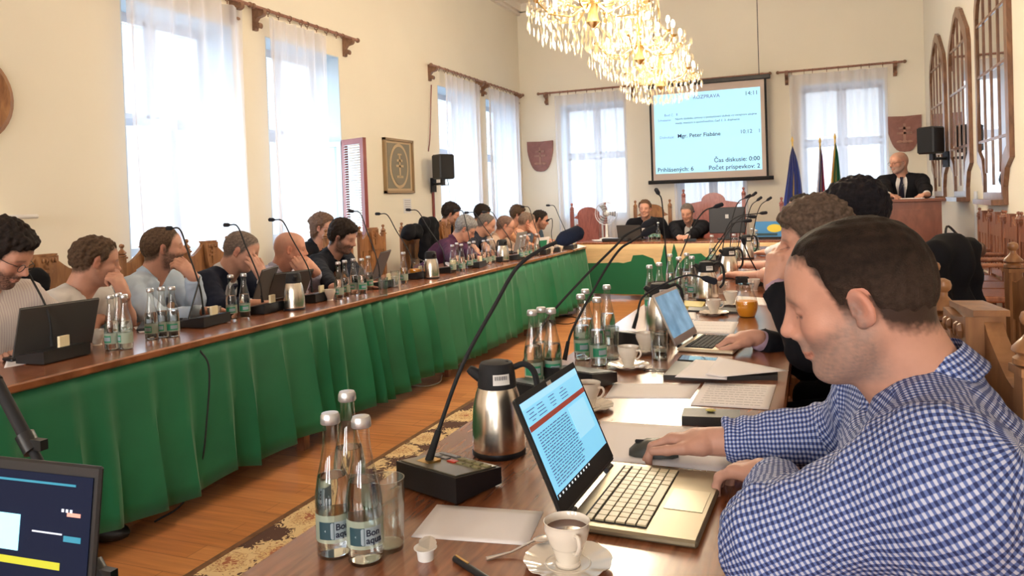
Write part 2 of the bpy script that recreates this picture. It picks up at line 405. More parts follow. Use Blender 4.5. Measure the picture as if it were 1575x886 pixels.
def dup(o, loc=None, rz=None, label=None, group=None, parent=None):
    c = o.copy(); COL.objects.link(c)
    if parent is not None: c.parent = parent
    for ch in list(o.children): dup(ch, parent=c)
    if parent is None:
        if loc is not None: c.location = loc
        if rz is not None: c.rotation_euler = (0, 0, rz)
        if label: c['label'] = label
        if group: c['group'] = group
    return c
def struct(o): o['kind'] = 'structure'; return o
def spline(pts, n=8):
    "Catmull-Rom through pts"
    pts = [Vector(p) for p in pts]; P = [pts[0]*2-pts[1]]+pts+[pts[-1]*2-pts[-2]]; out = []
    for i in range(1, len(P)-2):
        for k in range(n):
            t = k/n; a, b, c, d = P[i-1], P[i], P[i+1], P[i+2]
            out.append(0.5*((2*b)+(c-a)*t+(2*a-5*b+4*c-d)*t*t+(3*b-a-3*c+d)*t**3))
    out.append(pts[-1]); return out
def text_mb(txt, size, depth=0.0005, align='LEFT', bold=0.0):
    cu = bpy.data.curves.new('t', 'FONT'); cu.body = txt; cu.size = size; cu.extrude = depth; cu.align_x = align; cu.offset = bold
    cu.resolution_u = 3
    o = bpy.data.objects.new('t', cu); COL.objects.link(o)
    bpy.context.view_layer.update()
    dg = bpy.context.evaluated_depsgraph_get(); me = bpy.data.meshes.new_from_object(o.evaluated_get(dg))
    mb = MB(); mb.v = [tuple(v.co) for v in me.vertices]; mb.f = [tuple(p.vertices) for p in me.polygons]
    bpy.data.objects.remove(o); bpy.data.meshes.remove(me); bpy.data.curves.remove(cu)
    return mb
def moved(mb, M):
    r = MB(); r.v = [tuple(M @ Vector(p)) for p in mb.v]; r.f = list(mb.f); return r
def ordinal(i, n):
    if n == 1: return 'only'
    if i == 0: return 'leftmost'
    if i == n-1: return 'rightmost'
    return ['', 'second', 'third', 'fourth', 'fifth', 'sixth', 'seventh', 'eighth', 'ninth', 'tenth', 'eleventh', 'twelfth'][i]+' from left'
# ---------------------------------------------------------------- the room
XL, XR, YB, YF, ZC = -5.0, 1.64, 13.24, -4.2, 4.92
def wall_with_holes(name, horiz0, horiz1, z1, holes, place, thick=0.55):
    "wall slab in (u,z) with rectangular holes; place(u,z,depth) -> point"
    us = sorted(set([horiz0, horiz1]+[h[0] for h in holes]+[h[1] for h in holes])); zs = sorted(set([0, z1]+[h[2] for h in holes]+[h[3] for h in holes]))
    mb = MB()
    def hole(u, z): return any(h[0] < u < h[1] and h[2] < z < h[3] for h in holes)
    for i in range(len(us)-1):
        for j in range(len(zs)-1):
            if hole((us[i]+us[i+1])/2, (zs[j]+zs[j+1])/2): continue
            u0, u1, z0, zz = us[i], us[i+1], zs[j], zs[j+1]
            c = [place(u, z, d) for d in (0, thick) for z in (z0, zz) for u in (u0, u1)]
            mb.add(c, [(0, 1, 3, 2), (4, 6, 7, 5), (0, 4, 5, 1), (2, 3, 7, 6), (0, 2, 6, 4), (1, 5, 7, 3)])
    return struct(mb.obj(name, 'wall_paint'))
WZ0, WZ1 = 0.95, 3.03
LW = [(4.46, 5.70), (6.16, 7.42), (9.88, 11.12), (11.62, 12.86)]
BW = [(-4.23, -3.05), (-2.17, -1.04), (-0.14, 1.09)]
wall_with_holes('wall_left', YF, YB, ZC, [(a, b, WZ0, WZ1) for a, b in LW], lambda u, z, d: (XL-d, u, z))
wall_with_holes('wall_back', XL-0.5, XR+0.3, ZC, [(a, b, WZ0, WZ1) for a, b in BW], lambda u, z, d: (u, YB+d, z))
wall_with_holes('wall_front', XL-0.5, XR+0.3, ZC, [(a, b, WZ0, WZ1) for a, b in BW], lambda u, z, d: (u, YF-d, z))  # unseen rear wall, window openings added to let fill light in
wall_with_holes('wall_right', YF, YB, ZC, [], lambda u, z, d: (XR+d, u, z), 0.3)
struct(MB().box(((XL+XR)/2, (YF+YB)/2, -0.05), (XR-XL+0.1, YB-YF, 0.1)).obj('floor', 'parquet'))
struct(MB().box(((XL+XR)/2, (YF+YB)/2, ZC+0.1), (XR-XL+0.6, YB-YF+0.5, 0.2)).obj('ceiling', 'ceiling_paint'))
struct(MB().box((XL+0.06, (YF+YB)/2, ZC-0.07), (0.12, YB-YF, 0.14)).box((XL+0.03, (YF+YB)/2, ZC-0.16), (0.06, YB-YF, 0.06)).obj('trim_1', 'ceiling_paint'))
struct(MB().box(((XL+XR)/2, YB-0.06, ZC-0.07), (XR-XL, 0.12, 0.14)).obj('trim_2', 'ceiling_paint'))
struct(MB().box((XL+0.012, (YF+YB)/2, 0.06), (0.024, YB-YF, 0.12)).obj('baseboard_left', 'chair_wood'))
struct(MB().box(((XL+XR)/2, YB-0.012, 0.06), (XR-XL, 0.024, 0.12)).obj('baseboard_back', 'chair_wood'))
struct(MB().box((XR-0.012, (YF+YB)/2, 0.06), (0.024, YB-YF, 0.12)).obj('baseboard_right', 'chair_wood'))
struct(MB().tube([(XR-0.03, 9.35, 0.1), (XR-0.03, 9.35, 1.25)], 0.018).obj('trim_3', 'white_trim'))   # pipe at the right wall

def slat_mesh(w, h, pitch=0.028):
    mb = MB(); n = int(h/pitch)
    for k in range(n):
        z = -k*pitch; mb.add([(-w/2, -0.011, z-0.006), (w/2, -0.011, z-0.006), (w/2, 0.011, z+0.006), (-w/2, 0.011, z+0.006)], [(0, 1, 2, 3)])
    return mb
def make_window(idx, M, w, blind, sash_mat='white_trim', skip=()):
    "window in local coordinates: x along the wall, y outwards, z up from the sill"
    h = WZ1-WZ0; t = 0.055; zt = 1.15
    root = bpy.data.objects.new('window_%d' % idx, None); COL.objects.link(root); root.matrix_world = M; struct(root)
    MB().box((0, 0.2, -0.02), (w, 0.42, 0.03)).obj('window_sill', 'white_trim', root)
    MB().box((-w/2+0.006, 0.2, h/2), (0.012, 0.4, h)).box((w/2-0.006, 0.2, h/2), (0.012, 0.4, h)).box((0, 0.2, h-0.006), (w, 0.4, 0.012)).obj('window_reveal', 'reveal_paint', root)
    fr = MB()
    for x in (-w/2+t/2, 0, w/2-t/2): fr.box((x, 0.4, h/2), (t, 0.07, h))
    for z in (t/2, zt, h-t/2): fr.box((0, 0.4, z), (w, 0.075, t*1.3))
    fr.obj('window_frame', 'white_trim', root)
    for s in (-1, 1):
        for z0, z1, up in ((t, zt-t/2, 0), (zt+t/2, h-t, 1)):
            if (s, up) in skip: continue
            cx = s*(w/4); ww = w/2-t*1.1; zz = (z0+z1)/2; hh = z1-z0; sh = MB()
            for x in (-1, 1): sh.box((cx+x*(ww/2-0.02), 0.38, zz), (0.04, 0.04, hh))
            for z in (-1, 1): sh.box((cx, 0.38, zz+z*(hh/2-0.02)), (ww, 0.04, 0.04))
            so = sh.obj('sash', sash_mat, root)
            MB().box((cx, 0.385, zz), (ww-0.08, 0.005, hh-0.08)).obj('pane', 'window_glass', so)
            if up and blind:
                b = tag(slat_mesh(ww-0.07, hh-0.1).obj('blind', blind, so), kind='stuff'); b.location = (cx, 0.345, zz+hh/2-0.06)
    return root
def left_M(a, b): return Matrix.Translation((XL, (a+b)/2, WZ0)) @ Matrix.Rotation(PI/2, 4, 'Z')
def back_M(a, b): return Matrix.Translation(((a+b)/2, YB, WZ0))
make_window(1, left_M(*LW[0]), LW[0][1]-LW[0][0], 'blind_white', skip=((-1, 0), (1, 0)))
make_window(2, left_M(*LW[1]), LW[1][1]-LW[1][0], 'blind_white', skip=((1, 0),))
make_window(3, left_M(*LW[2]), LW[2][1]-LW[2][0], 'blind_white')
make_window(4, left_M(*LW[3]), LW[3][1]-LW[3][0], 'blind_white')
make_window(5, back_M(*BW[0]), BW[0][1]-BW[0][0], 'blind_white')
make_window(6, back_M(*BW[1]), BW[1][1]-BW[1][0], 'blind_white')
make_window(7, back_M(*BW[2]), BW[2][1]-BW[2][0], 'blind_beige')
def open_sash(win, label, p0, p1, z0, z1, m, blind=None):
    "a sash standing open, from plan point p0 (hinge) to p1"
    r = thing('open_sash', None, None, (p0[0], p0[1], z0), math.atan2(p1[1]-p0[1], p1[0]-p0[0])); r['label'] = label
    wo_ = bpy.data.objects[win]; r.parent = wo_; r.matrix_parent_inverse = (Matrix.Translation(wo_.location) @ wo_.rotation_euler.to_matrix().to_4x4()).inverted()
    w = math.dist(p0, p1); h = z1-z0; f = MB()
    for x in (0.03, w-0.03): f.box((x, 0, h/2), (0.06, 0.045, h))
    for z in (0.03, h-0.03): f.box((w/2, 0, z), (w, 0.044, 0.06))
    f.obj('sash_frame', m, r); MB().box((w/2, 0, h/2), (w-0.1, 0.005, h-0.1)).obj('pane', 'window_glass', r)
    if blind:
        b = tag(slat_mesh(w-0.13, h-0.14).obj('blind', blind, r), kind='stuff'); b.location = (w/2, -0.03, h-0.07)
    return r
open_sash('window_2', 'dark red window sash with slatted blind standing open into the room', (-4.93, 7.34), (-4.56, 7.2), 0.97, 2.07, 'sash_red', 'blind_white')
open_sash('window_2', 'pale grey open sash behind the second curtain, joined to red sash', (-5.35, 7.36), (-4.96, 7.36), 0.97, 2.06, 'white_trim')
open_sash('window_1', 'grey lavender sash standing open behind the first tall curtain', (-5.35, 4.52), (-4.99, 4.98), 0.97, 2.1, 'white_trim', None)

# curtain rods on carved brackets with sheer curtains
def bracket(M, parent):
    pr = [(0, -0.20), (0.03, -0.20), (0.035, -0.17)]
    for a in range(-60, 200, 26): pr.append((0.055+0.032*math.cos(math.radians(a)), -0.155+0.032*math.sin(math.radians(a))))
    pr += [(0.035, -0.11), (0.06, -0.08), (0.11, -0.07)]
    for a in range(-70, 120, 26): pr.append((0.105+0.035*math.cos(math.radians(a)), -0.035+0.035*math.sin(math.radians(a))))
    pr += [(0.06, 0.03), (0, 0.03)]
    Mx = M @ Matrix(((1, 0, 0, 0), (0, 0, -1, 0.025), (0, 1, 0, 0), (0, 0, 0, 1)))
    return MB().prism(pr, 0.05, Mx).obj('bracket', 'carved_wood', parent)
def rod(label, M, L, nr, group=None, ext=0.1, three=False):
    "M: origin at rod start on the wall; local x out of the wall, y along"
    r = thing('curtain_rod', label, 'curtain rod', (0, 0, 0)); r.matrix_world = M
    MB().tube([(0.11, -ext, 0), (0.11, L+ext, 0)], 0.017, 10).obj('rod', 'rod_wood', r, True)
    for y in (0.03, L-0.03): bracket(TR(0, y, 0), r)
    for y in (-ext, L+ext): MB().ball((0.11, y, 0), 0.028, 8, 6).obj('finial', 'carved_wood', r, True)
    for k in range(nr):
        y = 0.1+(L-0.2)*(k+0.5*random.random())/nr
        pts = [(0.11+0.026*math.cos(a*PI/4), y, -0.008+0.026*math.sin(a*PI/4)) for a in range(9)]
        MB().tube(pts, 0.005, 5, cap=False).box((0.11, y, -0.045), (0.006, 0.008, 0.03)).obj('curtain_ring', 'carved_wood', r)
    return r
def curtain(label, M, y0, y1, z0, z1, folds, amp=0.035, shift=0.0, yb=None):
    n = folds*10; mb = MB(); rows = 9; rnd = random.Random(int(abs(y0)*100)+folds); ph = [rnd.uniform(-.6, .6) for _ in range(n+1)]
    yb = yb or (y0, y1)
    for j in range(rows):
        t = j/(rows-1); z = z0+(z1-z0)*t
        for i in range(n+1):
            s = i/n; a = y0+(y1-y0)*s; b = yb[0]+(yb[1]-yb[0])*s
            y = b+(a-b)*t
            w = math.sin(s*folds*2*PI+0.5*math.sin(t*2+s*9))*(amp*(0.6+0.4*math.sin(s*17+1)))+0.012*math.sin(s*41+t*3)
            mb.v.append((0.10+w, y+0.01*math.sin(t*5+s*20), z))
    for j in range(rows-1):
        for i in range(n): a = j*(n+1)+i; mb.f.append((a, a+1, a+n+2, a+n+1))
    o = mb.obj('sheer_curtain', 'sheer', smooth=True); o.matrix_world = M
    return tag(o, label, 'curtain', 'sheer curtains')
MLft = Matrix.Translation((XL, 0, 0)); RZ = 3.25
def MLrod(y): return Matrix.Translation((XL, y, RZ))
rod('carved curtain rod over the first left window, cut by the top edge', MLrod(4.25), 1.48, 10)
rod('carved curtain rod over the left window with the red sash', MLrod(5.98), 1.58, 9)
rod('carved curtain rod right of the left wall loudspeaker', MLrod(9.6), 1.68, 10)
rod('carved curtain rod in the corner end of the left wall', MLrod(11.45), 1.55, 9)
for lab, a, b, f in (('sheer white curtain at the first tall window, beside round wall plate', 4.42, 5.74, 7), ('sheer white curtain at the window with the red open sash', 6.1, 7.06, 6),
                     ('sheer curtain on left wall just right of the loudspeaker', 9.92, 11.2, 8), ('sheer curtain on left wall next to the far room corner', 11.5, 12.95, 8)):
    curtain(lab, MLft, a, b, 0.15, RZ-0.06, f)
MBk = Matrix.Translation((0, YB, 0)) @ Matrix.Rotation(-PI/2, 4, 'Z')   # local x -> -Y, y -> +X
def MBrod(x): return Matrix.Translation((x, YB, RZ)) @ Matrix.Rotation(-PI/2, 4, 'Z')
rod('thin curtain rod on the back wall between corner and chandelier', MBrod(-4.5), 1.66, 9)
rod('thin curtain rod on the back wall behind the projection screen', MBrod(-2.3), 1.6, 7)
rod('thin curtain rod on the back wall above the flags', MBrod(-0.38), 1.64, 9)
for lab, a, b in (('sheer curtain on back wall left of the projection screen', -4.28, -2.99), ('sheer curtain hanging behind and below the projection screen', -2.2, -1.0),
                  ('sheer curtain on back wall behind the flags', -0.3, 1.12)):
    curtain(lab, MBk, a, b, 0.15, RZ-0.06, 7, 0.03)

# long mirrors on the right wall
def mirror(y, w, z0, z1, label):
    r = thing('wall_mirror', label, 'mirror', (XR, y, z0), 0); h = z1-z0
    def outline(hw, top, bot, sh):     # local (y, z)
        return [(-hw*0.62, bot), (hw*0.62, bot), (hw*0.62, bot+0.16), (hw*0.74, bot+0.33), (hw, bot+0.42), (hw, top-0.5), (hw*0.9, top-0.36), (hw*0.62, top-0.22), (hw*0.3, top-0.06),
                (0, top), (-hw*0.3, top-0.06), (-hw*0.62, top-0.22), (-hw*0.9, top-0.36), (-hw, top-0.5), (-hw, bot+0.42), (-hw*0.74, bot+0.33), (-hw*0.62, bot+0.16)]
    O = outline(w/2, h, 0, 0); I = outline(w/2-0.09, h-0.11, 0.11, 0)
    Mx = Matrix(((0, 0, -1, 0), (1, 0, 0, 0), (0, 1, 0, 0), (0, 0, 0, 1)))
    n = len(O); fr = MB(); vs = [(x, y_, 0) for x, y_ in O]+[(x, y_, 0.04) for x, y_ in O]+[(x*0.985, y_, 0.045) for x, y_ in I]+[(x, y_, 0.02) for x, y_ in I]
    fs = []
    for i in range(n):
        j = (i+1) % n
        for a in range(3): fs.append((a*n+i, a*n+j, (a+1)*n+j, (a+1)*n+i))
    fr.add(vs, fs, Mx).obj('frame', 'mirror_wood', r)
    MB().prism(I, 0.026, Mx @ TR(0, 0, 0.003)).obj('mirror_pane', 'mirror_glass', r)
    b = w/2-0.09
    for k in (-1, 0, 1): MB().box((-0.034, k*b*0.5, h*0.52), (0.012, 0.028, h-0.5 if k else h-0.26)).obj('glazing_bar', 'mirror_wood', r)
    for z in (0.62, 1.28, 1.8): MB().box((-0.034, 0, z), (0.011, 2*b, 0.026)).obj('glazing_bar', 'mirror_wood', r)
    MB().box((-0.07, 0, 0.02), (0.13, w*0.6, 0.05)).obj('ledge', 'mirror_wood', r)
    return r
mirror(11.85, 1.28, 1.14, 3.4, 'farthest tall arched mirror with glazing bars on right wall')
mirror(10.23, 1.28, 1.14, 3.4, 'middle tall arched mirror with glazing bars on right wall')
mirror(8.48, 1.42, 1.13, 3.62, 'nearest tall arched mirror with glazing bars, cut by top edge')

# shields with a double cross
def double_cross(mb, s, t, M):
    for c, d in (((0, 0.02), (0.07, 0.62)), ((0, 0.18), (0.34, 0.07)), ((0, 0.02), (0.44, 0.07))):
        mb.box((c[0]*s, c[1]*s, t), (d[0]*s, d[1]*s, 0.012*s/0.5), M)
    for x in (-0.15, 0, 0.15): mb.ball((x*s, -0.26*s, t-0.004), (0.1*s, 0.06*s, 0.012), 8, 5, M)
    return mb
def shield_poly(w, h, n=9):
    r = [(-w/2, h/2), (0, h/2-0.01), (w/2, h/2)]
    for i in range(1, n):
        t = i/n; r.append((w/2*math.cos(t*PI/2)**0.7, h/2-h*(0.25+0.75*math.sin(t*PI/2)**1.5) if t > 0 else h/2))
    r.append((0, -h/2))
    for i in range(n-1, 0, -1):
        t = i/n; r.append((-w/2*math.cos(t*PI/2)**0.7, h/2-h*(0.25+0.75*math.sin(t*PI/2)**1.5)))
    return list(reversed(r))
def wall_shield(x, z, w, h, label):
    r = thing('wall_shield', label, 'shield', (x, YB, z)); Mx = Matrix(((1, 0, 0, 0), (0, 0, -1, 0), (0, 1, 0, 0), (0, 0, 0, 1)))
    MB().prism(shield_poly(w, h), 0.035, Mx).obj('shield_board', 'shield_wood', r)
    double_cross(MB(), w, 0.04, Mx).obj('cross_relief', 'relief_wood', r)
    return r
wall_shield(-4.63, 2.12, 0.5, 0.56, 'dark wooden shield with double cross left of the screen')
wall_shield(1.34, 2.15, 0.48, 0.56, 'dark wooden shield with double cross above the speaker at the lectern')

# framed coat of arms, note, round plate on the left wall
MLw = Matrix(((0, 0, 1, XL), (1, 0, 0, 0), (0, 1, 0, 0), (0, 0, 0, 1)))   # local x->Y, y->Z, z->out of wall
def on_left(mb_fn, name, m, parent): return mb_fn.obj(name, m, parent)
fp = thing('framed_emblem', 'framed emblem with double cross in an oval on left wall', 'picture', (XL, 8.67, 1.82))
ML0 = Matrix(((0, 0, 1, 0), (1, 0, 0, 0), (0, 1, 0, 0), (0, 0, 0, 1)))
w_, h_ = 0.74, 0.70; fm = MB()
for x in (-1, 1): fm.box((x*(w_/2-0.015), 0, 0.02), (0.03, h_, 0.04), ML0)
for y in (-1, 1): fm.box((0, y*(h_/2-0.015), 0.02), (w_, 0.03, 0.04), ML0)
fm.obj('frame', 'ochre_frame', fp); MB().box((0, 0, 0.008), (w_-0.05, h_-0.05, 0.014), ML0).obj('mount', 'mount', fp)
MB().box((0, 0, 0.017), (w_-0.17, h_-0.12, 0.006), ML0).obj('print_field', 'mat_grey', fp)
ov = lambda a, b: [(a*math.cos(t*PI/16), b*math.sin(t*PI/16)) for t in range(32)]
MB().prism(ov(0.24, 0.29), 0.004, ML0 @ TR(0, 0, 0.02)).obj('oval_border', 'mount', fp)
MB().prism(ov(0.2, 0.25), 0.004, ML0 @ TR(0, 0, 0.0245)).obj('oval_field', 'mat_grey', fp)
cm = MB()
for c, d in (((0, 0), (0.035, 0.3)), ((0, 0.07), (0.14, 0.03)), ((0, 0), (0.19, 0.03)), ((0, -0.14), (0.16, 0.03)), ((0, 0.15), (0.1, 0.02))): cm.box((*c, 0.031), (*d, 0.004), ML0)
cm.obj('cross_emblem', 'mount', fp)
nt_ = MB().box((0, 0, 0.003), (0.2, 0.19, 0.004), ML0).obj('paper_note', 'paper_back'); nt_.location = (XL, 8.88, 1.3); tag(nt_, 'small pale printed note on left wall below the framed emblem', 'note')
nl = MB()
for k in range(6): nl.box((0, 0.07-k*0.026, 0.006), (0.15, 0.006, 0.002), ML0)
nl.obj('printed_lines', 'ink', nt_)
rp = thing('round_wall_plate', 'round wooden framed plate cut by the left edge', 'wall plate', (XL, 3.24, 2.1))
MB().lathe([(0.21, 0), (0.3, 0.0), (0.31, 0.03), (0.27, 0.055), (0.23, 0.045), (0.2, 0.02)], 36, ML0, cap=False).obj('plate_frame', 'chair_wood', rp, True)
MB().lathe([(0.001, 0.035), (0.08, 0.04), (0.15, 0.02), (0.215, 0.025), (0.215, 0.0)], 36, ML0).obj('plate_relief', 'grey_plastic', rp, True)

# loudspeakers
def loudspeaker(loc, rz, label, side):
    r = thing('loudspeaker', label, 'loudspeaker', loc, rz)
    MB().box((0, 0, 0), (0.22, 0.24, 0.34), bev=0.02).obj('cabinet', 'black_plastic', r)
    MB().box((0.112, 0, 0), (0.006, 0.21, 0.31)).obj('grille', 'matte_black', r)
    b = MB().box((-0.02, 0, -0.21), (0.05, 0.05, 0.08)).tube([(-0.02, 0, -0.23), (-0.25, 0, -0.23)], 0.018, 8).box((-0.26, 0, -0.24), (0.03, 0.08, 0.2))
    b.obj('bracket', 'dark_metal', r)
    MB().tube([(0.0, 0.06, -0.16), (0.01, 0.07, -0.25), (-0.1, 0.03, -0.25)], 0.006, 6).obj('cable', 'matte_black', r)
    return r
loudspeaker((-4.72, 9.42, 1.82), 0.45-PI/2+0.6, 'black loudspeaker on bracket on the left wall', 1)
loudspeaker((1.40, 10.9, 1.9), PI+0.75, 'black loudspeaker on bracket in front of the far mirror', 1)
tag(MB().tube(spline([(XL+0.02, 9.66, 3.0), (XL+0.03, 9.55, 2.3), (XL+0.02, 9.5, 2.05)], 4), 0.007, 6).obj('speaker_cable', 'sash_red'), 'thin brown cable running down to the left loudspeaker', 'cable')
tag(MB().tube([(XL+0.02, 9.6, 1.6), (XL+0.02, 9.6, 0.2)], 0.02, 6).obj('cable_duct', 'sash_red'), 'brown cable duct below the left loudspeaker', 'duct')

# projection screen hanging from the ceiling in front of the back wall
def PS(x, y): return PT(x, y, Y=YB-0.35)
def proj_screen():
    yy = YB-0.35; a = PT(1003, 279, Y=yy); b = PT(1182, 272, Y=yy); t = PT(1178, 121, Y=yy)
    x0, x1, z0, z1 = a.x, b.x, a.z, t.z; w = x1-x0; h = z1-z0
    r = thing('projection_screen', 'pull down projection screen with dark bars in front of back wall', 'screen', (x0, yy, z0))
    MB().box((w/2, 0, h/2), (w, 0.006, h)).obj('screen_cloth', 'screen_cloth', r)
    MB().box((w/2, 0, h+0.035), (w+0.14, 0.07, 0.075), bev=0.012).obj('roller_case', 'black_plastic', r)
    MB().tube([(-0.06, 0, -0.02), (w+0.08, 0, -0.02)], 0.032, 8).obj('bottom_bar', 'matte_black', r)
    for x in (0.01, w-0.01): MB().box((x, -0.005, h/2), (0.035, 0.004, h)).obj('side_border', 'matte_black', r)
    for x in (0.1, w-0.1): MB().tube([(x, 0, h+0.06), (x, 0, ZC-z0)], 0.006, 5).obj('hanging_wire', 'dark_metal', r)
    mat('projected_light', (0.33, 0.63, 0.76), 0.8, emit=0.72)
    MB().box((w/2-0.01, -0.008, h/2-0.0), (w-0.16, 0.003, h-0.24)).obj('projected_image', 'projected_light', r)
    mat('projected_text', (0.03, 0.04, 0.12), 0.8, emit=0.05)
    mat('projected_text_soft', (0.16, 0.22, 0.42), 0.8, emit=0.25)
    def tx(s, x, z, size, al='LEFT', m='projected_text', bold=0.0):
        t_ = text_mb(s, size, 0.0008, al, bold)
        moved(t_, TR(x, -0.0115, z) @ Matrix.Rotation(PI/2, 4, 'X')).obj('projected_words', m, r)
    tx('ROZPRAVA', w*0.5, h-0.235, 0.085, 'CENTER', 'projected_text_soft', 0.001)
    tx('14:11', w-0.12, h-0.24, 0.095, 'RIGHT', 'projected_text')
    tx('Bod č.  8', 0.24, h-0.49, 0.06, 'LEFT', 'projected_text_soft')
    tx('Schválenie:', 0.13, h-0.57, 0.052, 'LEFT', 'projected_text_soft')
    tx('Návrh dodatku zmluvy o poskytovaní služieb vo verejnom záujme', 0.42, h-0.56, 0.049, 'LEFT', 'projected_text')
    tx('medzi mestom a spoločnosťou, časť č. 2, doplnenie', 0.42, h-0.63, 0.049, 'LEFT', 'projected_text')
    tx('Diskutuje:', 0.15, h-0.86, 0.062, 'LEFT', 'projected_text_soft')
    tx('Mgr. Peter Fiabáne', 0.45, h-0.86, 0.092, 'LEFT', 'projected_text', 0.001)
    tx('10:12', w-0.42, h-0.85, 0.088, 'LEFT', 'projected_text'); tx('1', w-0.14, h-0.85, 0.088, 'LEFT', 'projected_text')
    tx('Čas diskusie: 0:00', w-0.12, 0.27, 0.1, 'RIGHT', 'projected_text', 0.001)
    tx('Počet príspevkov: 2', w-0.12, 0.15, 0.1, 'RIGHT', 'projected_text', 0.001)
    tx('Prihlásených: 6', 0.10, 0.15, 0.1, 'LEFT', 'projected_text', 0.001)
proj_screen()

# chandeliers
def chandelier(y, label, seed, xx=-1.62, sc=1.0):
    rnd = random.Random(seed); R = 0.47
    r = thing('crystal_chandelier', label, 'chandelier', (xx, y, 2.42), 0, 'crystal chandeliers in a row')
    MB().tube([(0, 0, 0.62), (0, 0, ZC-2.42)], 0.012, 8).lathe([(0.05, ZC-2.44), (0.07, ZC-2.42)], 12).obj('suspension_rod', 'brass', r)
    MB().lathe([(0.01, 0.12), (0.05, 0.16), (0.03, 0.24), (0.06, 0.34), (0.025, 0.45), (0.05, 0.55), (0.015, 0.64)], 14).obj('stem', 'brass', r, True)
    cr = MB()
    def drop(x, y_, z, L, w, a):
        c, s = math.cos(a)*w, math.sin(a)*w
        cr.add([(x, y_, z), (x+c, y_+s, z-L*0.62), (x-s*0.5, y_+c*0.5, z-L*0.62), (x-c, y_-s, z-L*0.62), (x+s*0.5, y_-c*0.5, z-L*0.62), (x, y_, z-L)],
               [(0, 1, 2), (0, 2, 3), (0, 3, 4), (0, 4, 1), (5, 2, 1), (5, 3, 2), (5, 4, 3), (5, 1, 4)])
    for rad, z, n, L in ((0.47, 0.20, 46, 0.085), (0.47, 0.32, 40, 0.07), (0.40, 0.12, 40, 0.085), (0.40, 0.26, 34, 0.07), (0.31, 0.07, 32, 0.08), (0.33, 0.38, 30, 0.07), (0.22, 0.04, 22, 0.08), (0.24, 0.46, 24, 0.07), (0.12, 0.03, 12, 0.07), (0.17, 0.2, 18, 0.08),
                         (0.14, 0.56, 16, 0.07), (0.44, 0.25, 34, 0.05), (0.28, 0.3, 26, 0.07), (0.36, 0.19, 34, 0.07), (0.07, 0.64, 8, 0.06), (0.42, 0.4, 30, 0.06)):
        for k in range(n):
            a = 2*PI*k/n+rnd.random()*0.1; rr = rad+rnd.uniform(-0.012, 0.012)
            drop(rr*math.cos(a), rr*math.sin(a), z+rnd.uniform(-0.015, 0.015), L*rnd.uniform(0.8, 1.15), rnd.uniform(0.009, 0.016), a+PI/2)
    # garlands of beads from the crown to the rim
    for k in range(20):
        a = 2*PI*k/20
        for j in range(14):
            t = j/13; rr = 0.06+(0.46-0.06)*t; z = 0.62-0.36*t-0.16*math.sin(t*PI)
            cr.ball((rr*math.cos(a), rr*math.sin(a), z), 0.011, 5, 4)
    tag(cr.obj('crystal_drops', 'crystal', r), kind='stuff')
    for k in range(12):
        a = 2*PI*k/12; tier = k % 2; rr = 0.4 if tier else 0.27; zb = 0.33 if tier else 0.42
        c, s = math.cos(a), math.sin(a)
        arm = MB().tube([(q*c, q*s, z) for q, z in ((0.03, 0.3), (rr*0.4, 0.2 if tier else 0.28), (rr*0.8, 0.22 if tier else 0.32), (rr, zb-0.03))], 0.007, 6)
        arm.lathe([(0.012, zb-0.035), (0.035, zb-0.02), (0.033, zb-0.012)], 10, TR(rr*c, rr*s, 0)).obj('arm', 'brass', r, True)
        MB().lathe([(0.011, zb-0.02), (0.011, zb+0.05)], 8, TR(rr*c, rr*s, 0)).obj('candle_sleeve', 'porcelain', r)
        MB().ball((rr*c, rr*s, zb+0.085), (0.019, 0.019, 0.038), 8, 6).obj('bulb', 'bulb_glow', r, True)
    for dz in (0.5,):
        L = bpy.data.lights.new('bulb_light', 'POINT'); L.energy = 138; L.color = (1.0, 0.85, 0.64); L.shadow_soft_size = 0.25
        lo = bpy.data.objects.new('bulb_light', L); COL.objects.link(lo); lo.parent = r; lo.location = (0, 0, 0.3)
    return r
mat('bulb_glow', (1.0, 0.88, 0.66), 0.4, emit=3.5)
chandelier(5.36, 'nearest and largest looking crystal chandelier, cut by top edge', 1, -1.44)
chandelier(7.04, 'middle crystal chandelier of the three in the row', 2, -1.46)
chandelier(8.85, 'farthest and smallest looking crystal chandelier, beside the projection screen', 3, -1.6)
# ---------------------------------------------------------------- rug, tables
TZ = 0.75
rg = thing('patterned_rug', 'patterned rug with flowered dark border between the tables', 'rug', (-2.12, -1.2, 0.0))
MB().box((0.85, 2.9, 0.006), (1.7, 5.8, 0.010)).obj('rug_field', 'rug_field', rg)
MB().box((0.24, 2.9, 0.0085), (0.46, 5.8, 0.011)).obj('rug_border', 'rug_border', rg)
MB().box((0.85, 5.56, 0.009), (1.7, 0.46, 0.0115)).obj('rug_border', 'rug_border', rg)
MB().box((0.008, 2.9, 0.0085), (0.03, 5.8, 0.013)).obj('rug_binding', 'mirror_wood', rg)

